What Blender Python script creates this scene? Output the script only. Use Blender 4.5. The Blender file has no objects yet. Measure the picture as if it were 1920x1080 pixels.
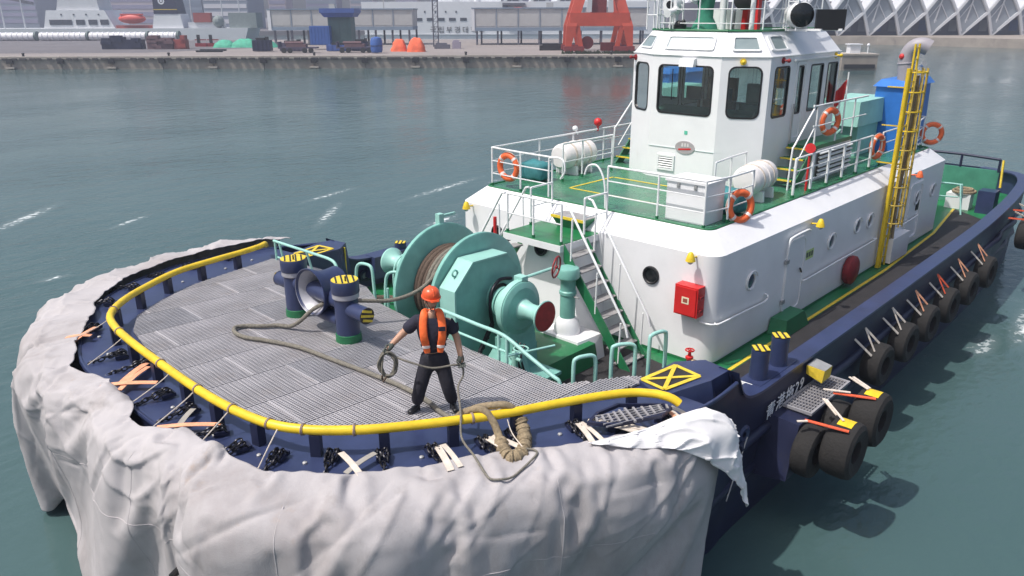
import bpy, bmesh, math, random
from mathutils import Vector, Matrix, noise
random.seed(7)
SC = bpy.context.scene
COL = SC.collection
R_ = math.radians
V = Vector

# ------------------------------------------------------------------ camera, light, exposure
cam_d = bpy.data.cameras.new('camera'); cam = bpy.data.objects.new('camera', cam_d); COL.objects.link(cam)
cam_d.sensor_width = 36; cam_d.lens = 27.23; cam_d.clip_start = 0.1; cam_d.clip_end = 6000
_th, _az, _ro = R_(19.616), R_(-136.495), R_(-0.177)
_f = V((math.cos(_az)*math.cos(_th), math.sin(_az)*math.cos(_th), -math.sin(_th)))
_r = V((math.sin(_az), -math.cos(_az), 0)); _u = _r.cross(_f)
_r, _u = math.cos(_ro)*_r+math.sin(_ro)*_u, -math.sin(_ro)*_r+math.cos(_ro)*_u
cam.matrix_world = Matrix(((_r.x, _u.x, -_f.x, 13.003), (_r.y, _u.y, -_f.y, 10.526), (_r.z, _u.z, -_f.z, 6.798), (0, 0, 0, 1)))
SC.camera = cam

SUN = V((0.42, -0.17, 0.82)).normalized()
sun_el = math.asin(SUN.z); sun_az = math.atan2(SUN.x, SUN.y)
world = bpy.data.worlds.new('World'); SC.world = world; world.use_nodes = True
nt = world.node_tree; nt.nodes.clear()
sky = nt.nodes.new('ShaderNodeTexSky'); sky.sky_type = 'NISHITA'; sky.sun_disc = False
sky.sun_elevation = sun_el; sky.sun_rotation = sun_az
sky.air_density = 1.2; sky.dust_density = 5.0; sky.ozone_density = 1.5; sky.altitude = 0
bgn = nt.nodes.new('ShaderNodeBackground'); bgn.inputs[1].default_value = 0.145
out = nt.nodes.new('ShaderNodeOutputWorld')
nt.links.new(sky.outputs[0], bgn.inputs[0]); nt.links.new(bgn.outputs[0], out.inputs[0])
sl = bpy.data.lights.new('sun', 'SUN'); sl.energy = 3.8; sl.angle = R_(0.8); sl.color = (1, .965, .91)
so = bpy.data.objects.new('sun', sl); COL.objects.link(so)
so.rotation_euler = SUN.to_track_quat('Z', 'Y').to_euler(); so.location = (0, 0, 60)
vs = SC.view_settings; vs.view_transform = 'Standard'; vs.look = 'None'; vs.gamma = 1; vs.use_curve_mapping = False
vs.exposure = 0.05
SC.render.engine = 'CYCLES'
SC.cycles.max_bounces = 8; SC.cycles.transparent_max_bounces = 12; SC.cycles.volume_bounces = 0

# ------------------------------------------------------------------ materials
MATS = {}
def mat(name, col, rough=.5, metal=0, var=.12, scale=2.5, bump=0, bscale=40, dirt=None, spec=.5, coat=0):
    if name in MATS: return MATS[name]
    m = bpy.data.materials.new(name); m.use_nodes = True; n = m.node_tree.nodes; l = m.node_tree.links
    b = n['Principled BSDF']; b.inputs['Roughness'].default_value = rough; b.inputs['Metallic'].default_value = metal
    b.inputs['Specular IOR Level'].default_value = spec; b.inputs['Coat Weight'].default_value = coat
    tc = n.new('ShaderNodeTexCoord')
    nz = n.new('ShaderNodeTexNoise'); nz.inputs['Scale'].default_value = scale; nz.inputs['Detail'].default_value = 7; nz.inputs['Roughness'].default_value = .62
    l.new(tc.outputs['Object'], nz.inputs['Vector'])
    mr = n.new('ShaderNodeMapRange'); mr.inputs[1].default_value = .3; mr.inputs[2].default_value = .7
    l.new(nz.outputs['Fac'], mr.inputs[0])
    mx = n.new('ShaderNodeMix'); mx.data_type = 'RGBA'
    mx.inputs[6].default_value = (*[c*(1-var) for c in col], 1); mx.inputs[7].default_value = (*[min(1, c*(1+var)) for c in col], 1)
    l.new(mr.outputs[0], mx.inputs[0]); last = mx.outputs[2]
    if dirt:
        for (dc, amt, ds, lo) in dirt:
            n2 = n.new('ShaderNodeTexNoise'); n2.inputs['Scale'].default_value = ds; n2.inputs['Detail'].default_value = 9; n2.inputs['Roughness'].default_value = .7
            mp = n.new('ShaderNodeMapping'); mp.inputs['Scale'].default_value = (1, 1, .45); mp.inputs['Location'].default_value = (ds, 3.1*ds, 1.7)
            l.new(tc.outputs['Object'], mp.inputs[0]); l.new(mp.outputs[0], n2.inputs['Vector'])
            r2 = n.new('ShaderNodeMapRange'); r2.inputs[1].default_value = lo; r2.inputs[2].default_value = lo+.16; r2.inputs[4].default_value = amt
            l.new(n2.outputs['Fac'], r2.inputs[0])
            m2 = n.new('ShaderNodeMix'); m2.data_type = 'RGBA'; m2.inputs[7].default_value = (*dc, 1)
            l.new(r2.outputs[0], m2.inputs[0]); l.new(last, m2.inputs[6]); last = m2.outputs[2]
    l.new(last, b.inputs['Base Color'])
    mr2 = n.new('ShaderNodeMapRange'); mr2.inputs[3].default_value = max(0.02, rough-.1); mr2.inputs[4].default_value = min(1, rough+.12)
    l.new(nz.outputs['Fac'], mr2.inputs[0]); l.new(mr2.outputs[0], b.inputs['Roughness'])
    if bump:
        n3 = n.new('ShaderNodeTexNoise'); n3.inputs['Scale'].default_value = bscale; n3.inputs['Detail'].default_value = 5 if bscale > 12 else 1.5
        l.new(tc.outputs['Object'], n3.inputs['Vector'])
        bp = n.new('ShaderNodeBump'); bp.inputs['Strength'].default_value = bump; bp.inputs['Distance'].default_value = .02
        l.new(n3.outputs['Fac'], bp.inputs['Height']); l.new(bp.outputs[0], b.inputs['Normal'])
    MATS[name] = m; return m

RUST = (.16, .07, .03)
white = mat('white_paint', (.78, .78, .8), .35, var=.05, scale=1.2, bump=.06, bscale=3, dirt=[((.5, .45, .4), .35, 1.1, .62), (RUST, .3, 5, .72)])
white2 = mat('white_trim', (.76, .77, .78), .4, var=.06, dirt=[((.45, .38, .3), .4, 6, .66)])
teal = mat('sea_green_paint', (.19, .43, .375), .38, var=.2, scale=1.8, bump=.08, bscale=6, dirt=[((.06, .15, .13), .55, 3, .62), (RUST, .5, 7, .7)])
teal2 = mat('pale_sea_green', (.30, .56, .50), .42, var=.1, dirt=[((.3, .26, .2), .4, 8, .66)])
green = mat('green_deck_paint', (.014, .155, .055), .36, var=.25, scale=1.5, bump=.1, bscale=8, dirt=[((.05, .06, .045), .6, 1.6, .6)])
greend = mat('green_coaming', (.016, .15, .06), .4, var=.2)
navy = mat('navy_paint', (.03, .042, .105), .34, var=.22, scale=2, bump=.1, bscale=5, dirt=[((.1, .11, .15), .55, 3, .62), (RUST, .5, 6, .73)])
navydk = mat('navy_hull_paint', (.012, .016, .048), .45, var=.25, scale=1, dirt=[((.03, .03, .038), .6, 2, .6)])
blue = mat('blue_funnel_paint', (.03, .16, .52), .4, var=.12)
yellow = mat('yellow_paint', (.72, .50, .02), .38, var=.15, scale=4, bump=.1, dirt=[((.22, .16, .06), .7, 5, .66), ((.8, .75, .5), .5, 3, .68)])
yelstripe = mat('yellow_stripe_paint', (.68, .5, .04), .55, var=.2, scale=9, dirt=[((.1, .09, .06), .8, 9, .6)])
black = mat('black_rubber', (.018, .018, .02), .6, var=.3, scale=5, bump=.3)
blackdeck = mat('black_deck_coat', (.022, .02, .022), .75, var=.35, scale=3, bump=.4, bscale=60, dirt=[((.06, .05, .05), .6, 2, .6)])
tyre_m = mat('tyre_rubber', (.014, .013, .013), .85, var=.4, scale=4, bump=.6, bscale=18, dirt=[((.045, .04, .036), .6, 3, .58)])
chain_m = mat('chain_iron', (.018, .018, .024), .35, .6, var=.4, scale=9, dirt=[((.08, .06, .05), .5, 8, .62)])
steel = mat('bare_steel', (.42, .42, .42), .45, .4, var=.2, dirt=[((.2, .14, .1), .5, 5, .62)])
galv = mat('galvanised_steel', (.38, .365, .38), .55, .1, var=.2, scale=.9, dirt=[((.25, .2, .17), .6, .8, .54), ((.16, .14, .13), .5, 2.6, .6)])
galvb = mat('galvanised_steel_dull', (.3, .295, .315), .55, .1, var=.16, scale=1.1, dirt=[((.2, .17, .15), .5, 1.3, .58)])
tread_m = mat('worn_tread', (.3, .29, .29), .6, .1, var=.25, scale=6)
red = mat('red_paint', (.56, .02, .02), .4, var=.1)
dkred = mat('dark_red_paint', (.24, .018, .022), .55, var=.25, scale=7)
orange = mat('orange_buoy', (.72, .13, .035), .5, var=.14, scale=6)
cloth = mat('grey_tarpaulin', (.41, .39, .4), .92, var=.09, scale=.7, bump=.2, bscale=60, spec=.25,
            dirt=[((.29, .265, .265), .7, .5, .48), ((.27, .245, .235), .6, 2.2, .56), ((.34, .21, .1), .7, .9, .64), ((.13, .125, .13), .8, 3.6, .67), ((.16, .155, .16), .6, 9, .68)])
_n, _l = cloth.node_tree.nodes, cloth.node_tree.links
_rt = _n.new('ShaderNodeTexNoise'); _rt.noise_type = 'RIDGED_MULTIFRACTAL'; _rt.inputs['Scale'].default_value = 1.7; _rt.inputs['Detail'].default_value = 3; _rt.inputs['Distortion'].default_value = .5
_mp = _n.new('ShaderNodeMapping'); _mp.inputs['Rotation'].default_value = (.5, .4, .6); _mp.inputs['Scale'].default_value = (1, 1.9, .8)
_b0 = [q for q in _n if q.type == 'BUMP'][0]; _b1 = _n.new('ShaderNodeBump'); _b1.inputs['Strength'].default_value = .12; _b1.inputs['Distance'].default_value = .03
_l.new([q for q in _n if q.type == 'TEX_COORD'][0].outputs['Object'], _mp.inputs[0]); _l.new(_mp.outputs[0], _rt.inputs['Vector']); _l.new(_rt.outputs['Fac'], _b1.inputs['Height']); _l.new(_b0.outputs[0], _b1.inputs['Normal']); _l.new(_b1.outputs[0], _n['Principled BSDF'].inputs['Normal'])
cloth2 = mat('white_tarpaulin', (.72, .71, .72), .8, var=.06, bump=.2, bscale=9, dirt=[((.5, .45, .42), .5, 2, .6)])
rope_m = mat('grey_hawser', (.2, .185, .155), .95, var=.35, scale=30, bump=.8, bscale=120)
rope2 = mat('tan_rope', (.3, .235, .15), .95, var=.35, scale=25, bump=.8, bscale=110)
rope3 = mat('brown_rope', (.12, .085, .065), .95, var=.4, scale=30, bump=.9, bscale=90)
strap_o = mat('orange_webbing', (.72, .34, .2), .85, var=.25, scale=9)
strap_w = mat('white_webbing', (.6, .53, .46), .85, var=.2, scale=9)
strap_r = mat('red_webbing', (.66, .1, .04), .85, var=.2, scale=9)
blacks = mat('black_paint', (.015, .015, .017), .4, var=.2)
gray = mat('grey_exhaust', (.31, .29, .32), .5, var=.12, dirt=[((.2, .15, .13), .5, 3, .6)])
bagm = mat('blue_green_canvas', (.04, .2, .22), .8, var=.3, scale=5, bump=.5, bscale=8)
raft_m = mat('white_fibreglass', (.74, .71, .7), .4, var=.06, dirt=[((.45, .38, .35), .4, 3, .62)])
skin = mat('skin', (.44, .25, .17), .55, var=.08, scale=12)
shirt = mat('navy_cloth', (.018, .018, .035), .9, var=.3, scale=9, bump=.4, bscale=30)
trous = mat('dark_trousers', (.017, .016, .025), .9, var=.35, scale=8, bump=.5, bscale=22, dirt=[((.05, .045, .045), .5, 6, .6)])
glove = mat('grey_glove', (.075, .085, .075), .9, var=.3, scale=25)
vestm = mat('orange_vest', (.9, .15, .03), .6, var=.1, scale=9, bump=.3, bscale=18)
reflm = mat('reflective_tape', (.7, .62, .6), .35, var=.06)
hatm = mat('orange_helmet_plastic', (.72, .1, .03), .32, var=.08, scale=8)
interior = mat('cabin_grey', (.5, .62, .58), .7, var=.2)
consol = mat('console_green', (.05, .12, .1), .5, var=.3)
screenb = mat('blue_panel', (.05, .25, .6), .4, var=.1)
brown = mat('brown_seat', (.17, .1, .06), .7, var=.3)
concrete = mat('quay_concrete', (.3, .26, .225), .9, var=.2, scale=.35, bump=.3, bscale=3, dirt=[((.14, .12, .11), .7, .5, .55), ((.1, .085, .075), .6, 1.4, .62)])
quaytop = mat('quay_surface', (.25, .22, .21), .9, var=.15, scale=.06, dirt=[((.2, .17, .17), .7, .12, .52)])
letter = mat('hull_lettering', (.78, .78, .8), .6, var=.2, scale=12)

def glassmat(name, tint, refl=.06, dark=.0):
    m = bpy.data.materials.new(name); m.use_nodes = True; n = m.node_tree.nodes; l = m.node_tree.links; n.clear()
    o = n.new('ShaderNodeOutputMaterial'); t = n.new('ShaderNodeBsdfTransparent'); t.inputs[0].default_value = (*tint, 1)
    g = n.new('ShaderNodeBsdfGlossy'); g.inputs['Roughness'].default_value = .03; g.inputs[0].default_value = (1, 1, 1, 1)
    fr = n.new('ShaderNodeFresnel'); fr.inputs[0].default_value = 1.52
    nz = n.new('ShaderNodeTexNoise'); nz.inputs['Scale'].default_value = 1.5
    ad = n.new('ShaderNodeMath'); ad.operation = 'MULTIPLY_ADD'; ad.inputs[1].default_value = .14; 
    l.new(nz.outputs['Fac'], ad.inputs[0]); l.new(fr.outputs[0], ad.inputs[2])
    mx = n.new('ShaderNodeMixShader'); l.new(ad.outputs[0], mx.inputs[0]); l.new(t.outputs[0], mx.inputs[1]); l.new(g.outputs[0], mx.inputs[2])
    l.new(mx.outputs[0], o.inputs[0]); return m
glass = glassmat('window_glass', (.74, .86, .83))
glassp = mat('frosted_pane', (.5, .56, .58), .12, var=.05, scale=1, spec=.9)
glassd = mat('grey_pane', (.22, .28, .29), .08, var=.1, scale=1, spec=.9)
portg = mat('porthole_glass', (.07, .09, .13), .06, var=.2, scale=2, spec=.9)
portk = mat('porthole_black', (.012, .014, .016), .15, var=.2)

# ------------------------------------------------------------------ mesh builder
def frame(d):
    d = V(d).normalized(); a = V((0, 0, 1)) if abs(d.z) < .9 else V((1, 0, 0))
    x = a.cross(d).normalized(); return x, d.cross(x)
def spline(pts, n=6, closed=False):
    P = [V(p) for p in pts]; o = []; N = len(P)
    for i in range(N if closed else N-1):
        if closed: a, b, c, d = P[(i-1) % N], P[i], P[(i+1) % N], P[(i+2) % N]
        else: a, b, c, d = P[max(i-1, 0)], P[i], P[i+1], P[min(i+2, N-1)]
        for k in range(n):
            t = k/n; o.append(.5*((2*b)+(c-a)*t+(2*a-5*b+4*c-d)*t*t+(3*b-a-3*c+d)*t**3))
    if not closed: o.append(P[-1])
    return o
class MB:
    def __init__(s): s.v = []; s.f = []
    def add(s, vs, fs):
        k = len(s.v); s.v += [V(p) for p in vs]; s.f += [tuple(i+k for i in f) for f in fs]; return s
    def hexa(s, b, t):
        n = len(b); return s.add(list(b)+list(t), [tuple(range(n))[::-1], tuple(range(n, 2*n))]+[(i, (i+1) % n, n+(i+1) % n, n+i) for i in range(n)])
    def box(s, x0, x1, y0, y1, z0, z1):
        return s.hexa([(x0, y0, z0), (x1, y0, z0), (x1, y1, z0), (x0, y1, z0)], [(x0, y0, z1), (x1, y0, z1), (x1, y1, z1), (x0, y1, z1)])
    def cbox(s, c, sx, sy, sz, rz=0):
        c = V(c); m = Matrix.Rotation(rz, 3, 'Z')
        q = [c+m @ V((a*sx/2, b*sy/2, h*sz/2)) for h in (-1, 1) for a, b in ((-1, -1), (1, -1), (1, 1), (-1, 1))]
        return s.hexa(q[:4], q[4:])
    def beam(s, p0, p1, w, h, up=None):
        p0, p1 = V(p0), V(p1); d = (p1-p0).normalized()
        if up is None: x, y = frame(d)
        else:
            x = d.cross(V(up)).normalized(); y = x.cross(d)
        q = [(x*a*w/2+y*b*h/2) for a, b in ((-1, -1), (1, -1), (1, 1), (-1, 1))]
        return s.hexa([p0+k for k in q], [p1+k for k in q])
    def cyl(s, p0, p1, r0, r1=None, seg=16, cap=True):
        if r1 is None: r1 = r0
        p0, p1 = V(p0), V(p1); x, y = frame(p1-p0)
        c = [x*math.cos(2*math.pi*i/seg)+y*math.sin(2*math.pi*i/seg) for i in range(seg)]
        fs = [(i, (i+1) % seg, seg+(i+1) % seg, seg+i) for i in range(seg)]
        if cap: fs += [tuple(range(seg))[::-1], tuple(range(seg, 2*seg))]
        return s.add([p0+k*r0 for k in c]+[p1+k*r1 for k in c], fs)
    def lathe(s, prof, p, ax, seg=32, cap=True):
        p = V(p); ax = V(ax).normalized(); x, y = frame(ax); vs = []; n = len(prof)
        for r, t in prof:
            for i in range(seg): vs.append(p+ax*t+(x*math.cos(2*math.pi*i/seg)+y*math.sin(2*math.pi*i/seg))*r)
        fs = [(k*seg+i, k*seg+(i+1) % seg, (k+1)*seg+(i+1) % seg, (k+1)*seg+i) for k in range(n-1) for i in range(seg)]
        if cap: fs += [tuple(range(seg))[::-1], tuple(range((n-1)*seg, n*seg))]
        return s.add(vs, fs)
    def tube(s, pts, r, seg=8, closed=False):
        P = [V(p) for p in pts]; N = len(P); vs = []
        rr = r if callable(r) else (lambda t: r)
        T = []
        for i in range(N):
            a = P[(i-1) % N] if (closed or i > 0) else P[i]; b = P[(i+1) % N] if (closed or i < N-1) else P[i]
            T.append((b-a).normalized())
        x, y = frame(T[0])
        for i in range(N):
            x = (x-T[i]*x.dot(T[i])).normalized(); y = T[i].cross(x); q = rr(i/max(1, N-1))
            vs += [P[i]+(x*math.cos(2*math.pi*k/seg)+y*math.sin(2*math.pi*k/seg))*q for k in range(seg)]
        fs = [(i*seg+k, i*seg+(k+1) % seg, ((i+1) % N)*seg+(k+1) % seg, ((i+1) % N)*seg+k) for i in range(N if closed else N-1) for k in range(seg)]
        if not closed: fs += [tuple(range(seg))[::-1], tuple(range((N-1)*seg, N*seg))]
        return s.add(vs, fs)
    def sphere(s, c, r, seg=16, rings=10, sc=(1, 1, 1), half=False):
        c = V(c); vs = []; fs = []; top = 0.5*math.pi
        lo = 0 if half else -math.pi/2
        for j in range(rings+1):
            a = lo+(top-lo)*j/rings
            for i in range(seg):
                b = 2*math.pi*i/seg; vs.append(c+V((math.cos(a)*math.cos(b)*r*sc[0], math.cos(a)*math.sin(b)*r*sc[1], math.sin(a)*r*sc[2])))
        fs = [(j*seg+i, j*seg+(i+1) % seg, (j+1)*seg+(i+1) % seg, (j+1)*seg+i) for j in range(rings) for i in range(seg)]
        return s.add(vs, fs)
    def torus(s, c, ax, R, r, seg=24, sub=8):
        c = V(c); x, y = frame(ax)
        return s.tube([c+(x*math.cos(2*math.pi*i/seg)+y*math.sin(2*math.pi*i/seg))*R for i in range(seg)], r, sub, True)
    def poly(s, pts): return s.add(pts, [tuple(range(len(pts)))])
    def xf(s, M):
        s.v = [M @ p for p in s.v]; return s

def mesh(name, mb, m, smooth=None, fill=False, fix=True):
    me = bpy.data.meshes.new(name); me.from_pydata([tuple(p) for p in mb.v], [], mb.f)
    bm = bmesh.new(); bm.from_mesh(me)
    if fix: bmesh.ops.recalc_face_normals(bm, faces=bm.faces[:])
    bm.to_mesh(me); bm.free()
    if m: me.materials.append(m)
    if smooth is not None:
        for p in me.polygons: p.use_smooth = True
        me.set_sharp_from_angle(angle=R_(smooth))
    return me
WL = {}
def wl(o): return WL.get(o.name, V((0, 0, 0))) if o else V((0, 0, 0))
def part(name, mb, m, parent=None, smooth=None, label=None, fix=True):
    """one mesh object; vertices given in the parent's unrotated scene position"""
    lo = V(map(min, zip(*[tuple(p) for p in mb.v]))); hi = V(map(max, zip(*[tuple(p) for p in mb.v])))
    c = (lo+hi)/2; c.z = lo.z
    mb.v = [p-c for p in mb.v]
    me = mesh(name, mb, m, smooth, fix=fix)
    o = bpy.data.objects.new(name, me); COL.objects.link(o)
    WL[o.name] = c
    if parent: o.parent = parent
    o.location = c-wl(parent)
    if label: o['label'] = label
    return o
def tag(o, label, cat, group=None, kind=None):
    if label: o['label'] = label
    if cat: o['category'] = cat
    if group: o['group'] = group
    if kind: o['kind'] = kind
    return o
def thing(name, label, cat, loc=(0, 0, 0), group=None):
    o = bpy.data.objects.new(name, None); COL.objects.link(o); o.location = loc; o.empty_display_size = .3
    WL[o.name] = V(loc); return tag(o, label, cat, group)
def struct(name, mb, m, smooth=None): return tag(part(name, mb, m, None, smooth), None, None, None, 'structure')
def inst(src, name, parent, loc, rot=None, scale=None):
    """another object that shares the mesh of src"""
    o = bpy.data.objects.new(name, src.data if hasattr(src, 'data') else src); COL.objects.link(o)
    o.parent = parent; o.location = V(loc)-wl(parent); WL[o.name] = V(loc)
    if rot: o.rotation_euler = rot
    if scale: o.scale = scale
    return o
def copy_tree(o, loc, rz, label=None, parent=None, top=True):
    c = o.copy(); COL.objects.link(c)
    if top:
        c.location = loc; c.rotation_euler = (0, 0, rz) if not hasattr(rz, '__len__') else rz
        if label: c['label'] = label
    else: c.parent = parent
    for k in list(o.children): copy_tree(k, None, 0, None, c, False)
    return c
def fillpoly(pts, holes=(), z=None):
    """flat polygon (list of 3d points) with holes -> MB of triangles"""
    bm = bmesh.new(); es = []
    for loop in [pts]+list(holes):
        vs_ = [bm.verts.new(p) for p in loop]
        es += [bm.edges.new((vs_[i], vs_[(i+1) % len(vs_)])) for i in range(len(vs_))]
    bmesh.ops.triangle_fill(bm, edges=es, use_beauty=True)
    bm.verts.index_update()
    mb = MB().add([v.co.copy() for v in bm.verts], [tuple(v.index for v in f.verts) for f in bm.faces]); bm.free(); return mb
def rrect(u0, u1, v0, v1, r, n=4):
    o = []
    for cx, cy, a in ((u1-r, v1-r, 0), (u0+r, v1-r, 90), (u0+r, v0+r, 180), (u1-r, v0+r, 270)):
        for k in range(n+1):
            b = R_(a+90*k/n); o.append((cx+r*math.cos(b), cy+r*math.sin(b)))
    return o
def ringplate(o2, i2, fn, t0, t1):
    """band between two 2d loops of equal length, thickness t0..t1 along the normal through fn(u,v,t)"""
    n = len(o2); mb = MB()
    vs_ = [fn(u, v, t) for t in (t0, t1) for (u, v) in o2]+[fn(u, v, t) for t in (t0, t1) for (u, v) in i2]
    f = []
    for k in range(n):
        j = (k+1) % n
        f += [(k, j, n+j, n+k), (2*n+k, 3*n+k, 3*n+j, 2*n+j), (n+k, n+j, 3*n+j, 3*n+k), (k, 2*n+k, 2*n+j, j)]
    return mb.add(vs_, f)

# ------------------------------------------------------------------ water and sky-side setting
WZ = -1.85
def water_mat():
    m = bpy.data.materials.new('harbour_water'); m.use_nodes = True; n = m.node_tree.nodes; l = m.node_tree.links
    b = n['Principled BSDF']; b.inputs['Roughness'].default_value = .1; b.inputs['IOR'].default_value = 1.33
    tc = n.new('ShaderNodeTexCoord')
    def nz(sc, det, mp=(1, 1, 1), rot=0):
        q = n.new('ShaderNodeTexNoise'); q.inputs['Scale'].default_value = sc; q.inputs['Detail'].default_value = det; q.inputs['Roughness'].default_value = .55
        k = n.new('ShaderNodeMapping'); k.inputs['Scale'].default_value = mp; k.inputs['Rotation'].default_value = (0, 0, rot)
        l.new(tc.outputs['Object'], k.inputs[0]); l.new(k.outputs[0], q.inputs['Vector']); return q
    a1 = nz(.5, 3, (1, 1.6, 1), .4); a2 = nz(2.4, 4, (1, 1.7, 1), .75); a3 = nz(.06, 2)
    ad = n.new('ShaderNodeMath'); ad.operation = 'MULTIPLY_ADD'; ad.inputs[1].default_value = .28
    l.new(a2.outputs['Fac'], ad.inputs[0]); l.new(a1.outputs['Fac'], ad.inputs[2])
    bp = n.new('ShaderNodeBump'); bp.inputs['Strength'].default_value = .42; bp.inputs['Distance'].default_value = .2
    l.new(ad.outputs[0], bp.inputs['Height']); l.new(bp.outputs[0], b.inputs['Normal'])
    sk = nz(.05, 4, (1, 1.8, 1), .75); sr = n.new('ShaderNodeMapRange'); sr.inputs[1].default_value = .38; sr.inputs[2].default_value = .62; sr.inputs[3].default_value = .16; sr.inputs[4].default_value = .6
    l.new(sk.outputs['Fac'], sr.inputs[0]); l.new(sr.outputs[0], bp.inputs['Strength'])
    mx = n.new('ShaderNodeMix'); mx.data_type = 'RGBA'; mx.inputs[6].default_value = (.046, .09, .093, 1); mx.inputs[7].default_value = (.066, .114, .115, 1)
    l.new(a3.outputs['Fac'], mx.inputs[0])
    # foam: churned patches broken up by fine noise
    last = mx.outputs[2]; tot = None
    sep = n.new('ShaderNodeSeparateXYZ'); l.new(tc.outputs['Object'], sep.inputs[0])
    f1 = nz(3.2, 10, (1, 1.5, 1), .7); f2 = nz(.35, 3)
    for (cx, cy, rx, ry, ang, lo) in FOAM:
        mp = n.new('ShaderNodeMapping'); mp.vector_type = 'TEXTURE'; mp.inputs['Location'].default_value = (cx, cy, 0); mp.inputs['Rotation'].default_value = (0, 0, ang); mp.inputs['Scale'].default_value = (rx, ry, 1)
        l.new(tc.outputs['Object'], mp.inputs[0])
        ln = n.new('ShaderNodeVectorMath'); ln.operation = 'LENGTH'; l.new(mp.outputs[0], ln.inputs[0])
        q = n.new('ShaderNodeMapRange'); q.inputs[1].default_value = 1; q.inputs[2].default_value = .2; l.new(ln.outputs['Value'], q.inputs[0])
        e = n.new('ShaderNodeMath'); e.operation = 'MULTIPLY_ADD'; e.inputs[1].default_value = .2; l.new(q.outputs[0], e.inputs[0]); l.new(f1.outputs['Fac'], e.inputs[2])
        g = n.new('ShaderNodeMapRange'); g.inputs[1].default_value = lo; g.inputs[2].default_value = lo+.16; l.new(e.outputs[0], g.inputs[0])
        h = n.new('ShaderNodeMath'); h.operation = 'MULTIPLY'; l.new(g.outputs[0], h.inputs[0]); l.new(q.outputs[0], h.inputs[1]); h.use_clamp = True
        wk = n.new('ShaderNodeMath'); wk.operation = 'MULTIPLY'; wk.inputs[1].default_value = .10; l.new(q.outputs[0], wk.inputs[0]); wx = n.new('ShaderNodeMath'); wx.operation = 'MAXIMUM'; l.new(wk.outputs[0], wx.inputs[0]); l.new(h.outputs[0], wx.inputs[1]); h = wx
        if tot is None: tot = h.outputs[0]
        else:
            mm = n.new('ShaderNodeMath'); mm.operation = 'MAXIMUM'; l.new(tot, mm.inputs[0]); l.new(h.outputs[0], mm.inputs[1]); tot = mm.outputs[0]
    mf = n.new('ShaderNodeMix'); mf.data_type = 'RGBA'; mf.inputs[7].default_value = (.62, .66, .67, 1)
    l.new(tot, mf.inputs[0]); l.new(last, mf.inputs[6]); l.new(mf.outputs[2], b.inputs['Base Color'])
    rr = n.new('ShaderNodeMapRange'); rr.inputs[3].default_value = .1; rr.inputs[4].default_value = .8; l.new(tot, rr.inputs[0]); l.new(rr.outputs[0], b.inputs['Roughness'])
    return m
FOAM = [(3.6, -28.5, 3.8, .55, .75, .64), (0.5, -24.5, 1.6, .3, .5, .63), (-8.5, -22.5, 2.6, .35, .25, .64), (-6.2, -19.2, 3.0, .4, .75, .645), (-8.8, -14.5, 1.8, .5, .3, .64), (-13.5, -19.5, 4.5, .45, .2, .65), (-18.5, -19, 3.5, .4, .1, .65),
        (5.5, -18.5, .7, .3, 0, .65), (6.8, -11.5, .8, .3, .2, .64), (-12.5, 7.0, 2.6, .45, .1, .62), (-10, 6.5, 1.2, .4, 0, .63), (-16, 8.5, 2.5, .4, .1, .65)]
struct('water', MB().poly([(-1500, -1500, WZ), (1500, -1500, WZ), (1500, 1500, WZ), (-1500, 1500, WZ)]), water_mat())

# ------------------------------------------------------------------ the tug
tug = thing('tugboat', 'white and navy harbour tug with green decks seen bow on in the foreground', 'tugboat', (-5, 0, WZ))
zg = lambda x: 1.5+.04*(x-4.8)
# bow deck edge, port -> starboard
EDGE = [(2.75, 5.6), (3.79, 5.67), (4.94, 5.47), (6.07, 5.08), (7.28, 4.54), (8.36, 3.83), (9.03, 3.26), (9.5, 2.54), (9.62, 1.96), (9.69, .27), (9.67, -1.71), (9.34, -2.91), (8.78, -4.17), (7.86, -5.23), (6.63, -6.02), (5.18, -6.3), (3.9, -6.1), (2.75, -5.75)]
edge = [V((p.x, p.y, zg(p.x)-.05)) for p in spline([(x, y, 0) for x, y in EDGE], 5)]
SIDE = [(1.9, 5.56, .84), (2.2, 5.56, .9), (2.45, 5.57, 1.05), (2.62, 5.58, 1.3)]
AFTP = [(-22.6, 0, .86), (-22.5, 3.0, .86), (-22.0, 4.3, .86), (-20.8, 4.85, .85), (-19, 5.12, .84), (-16.5, 5.32, .82), (-13.5, 5.47, .82), (-11, 5.53, .82), (-7, 5.56, .82), (-3, 5.57, .82), (.5, 5.56, .82), (1.5, 5.56, .82)]
port = [V(p) for p in AFTP+SIDE]
star = [V((x, -y, z)) for x, y, z in (AFTP[1:]+SIDE)][::-1]
loop = port+edge+star
mb = MB(); n = len(loop); rings = []
def inset(p, k):
    bow = max(0, min(1, (p.x-3)/5)); c = V((-5, 0, 0)); s = 1
    dx = -k*(.25+1.5*bow) if p.x > 0 else k*.15*(1 if p.x < -15 else 0)
    return V((p.x+dx, p.y*(1-k*(.035+.16*bow)), 0))
for k, zf in enumerate((lambda p: p.z, lambda p: p.z-.28, lambda p: -.15+.5*max(0, min(1, (p.x-2)/5)), lambda p: -1.0, lambda p: -2.6)):
    kk = (0, 0, .25, .6, 1.1)[k]
    rings.append([V((*inset(p, kk)[:2], zf(p))) for p in loop])
for k in range(4):
    mb.add(rings[k]+rings[k+1], [(i, (i+1) % n, n+(i+1) % n, n+i) for i in range(n)])
hull = part('hull', mb, navydk, tug, 40)
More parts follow.
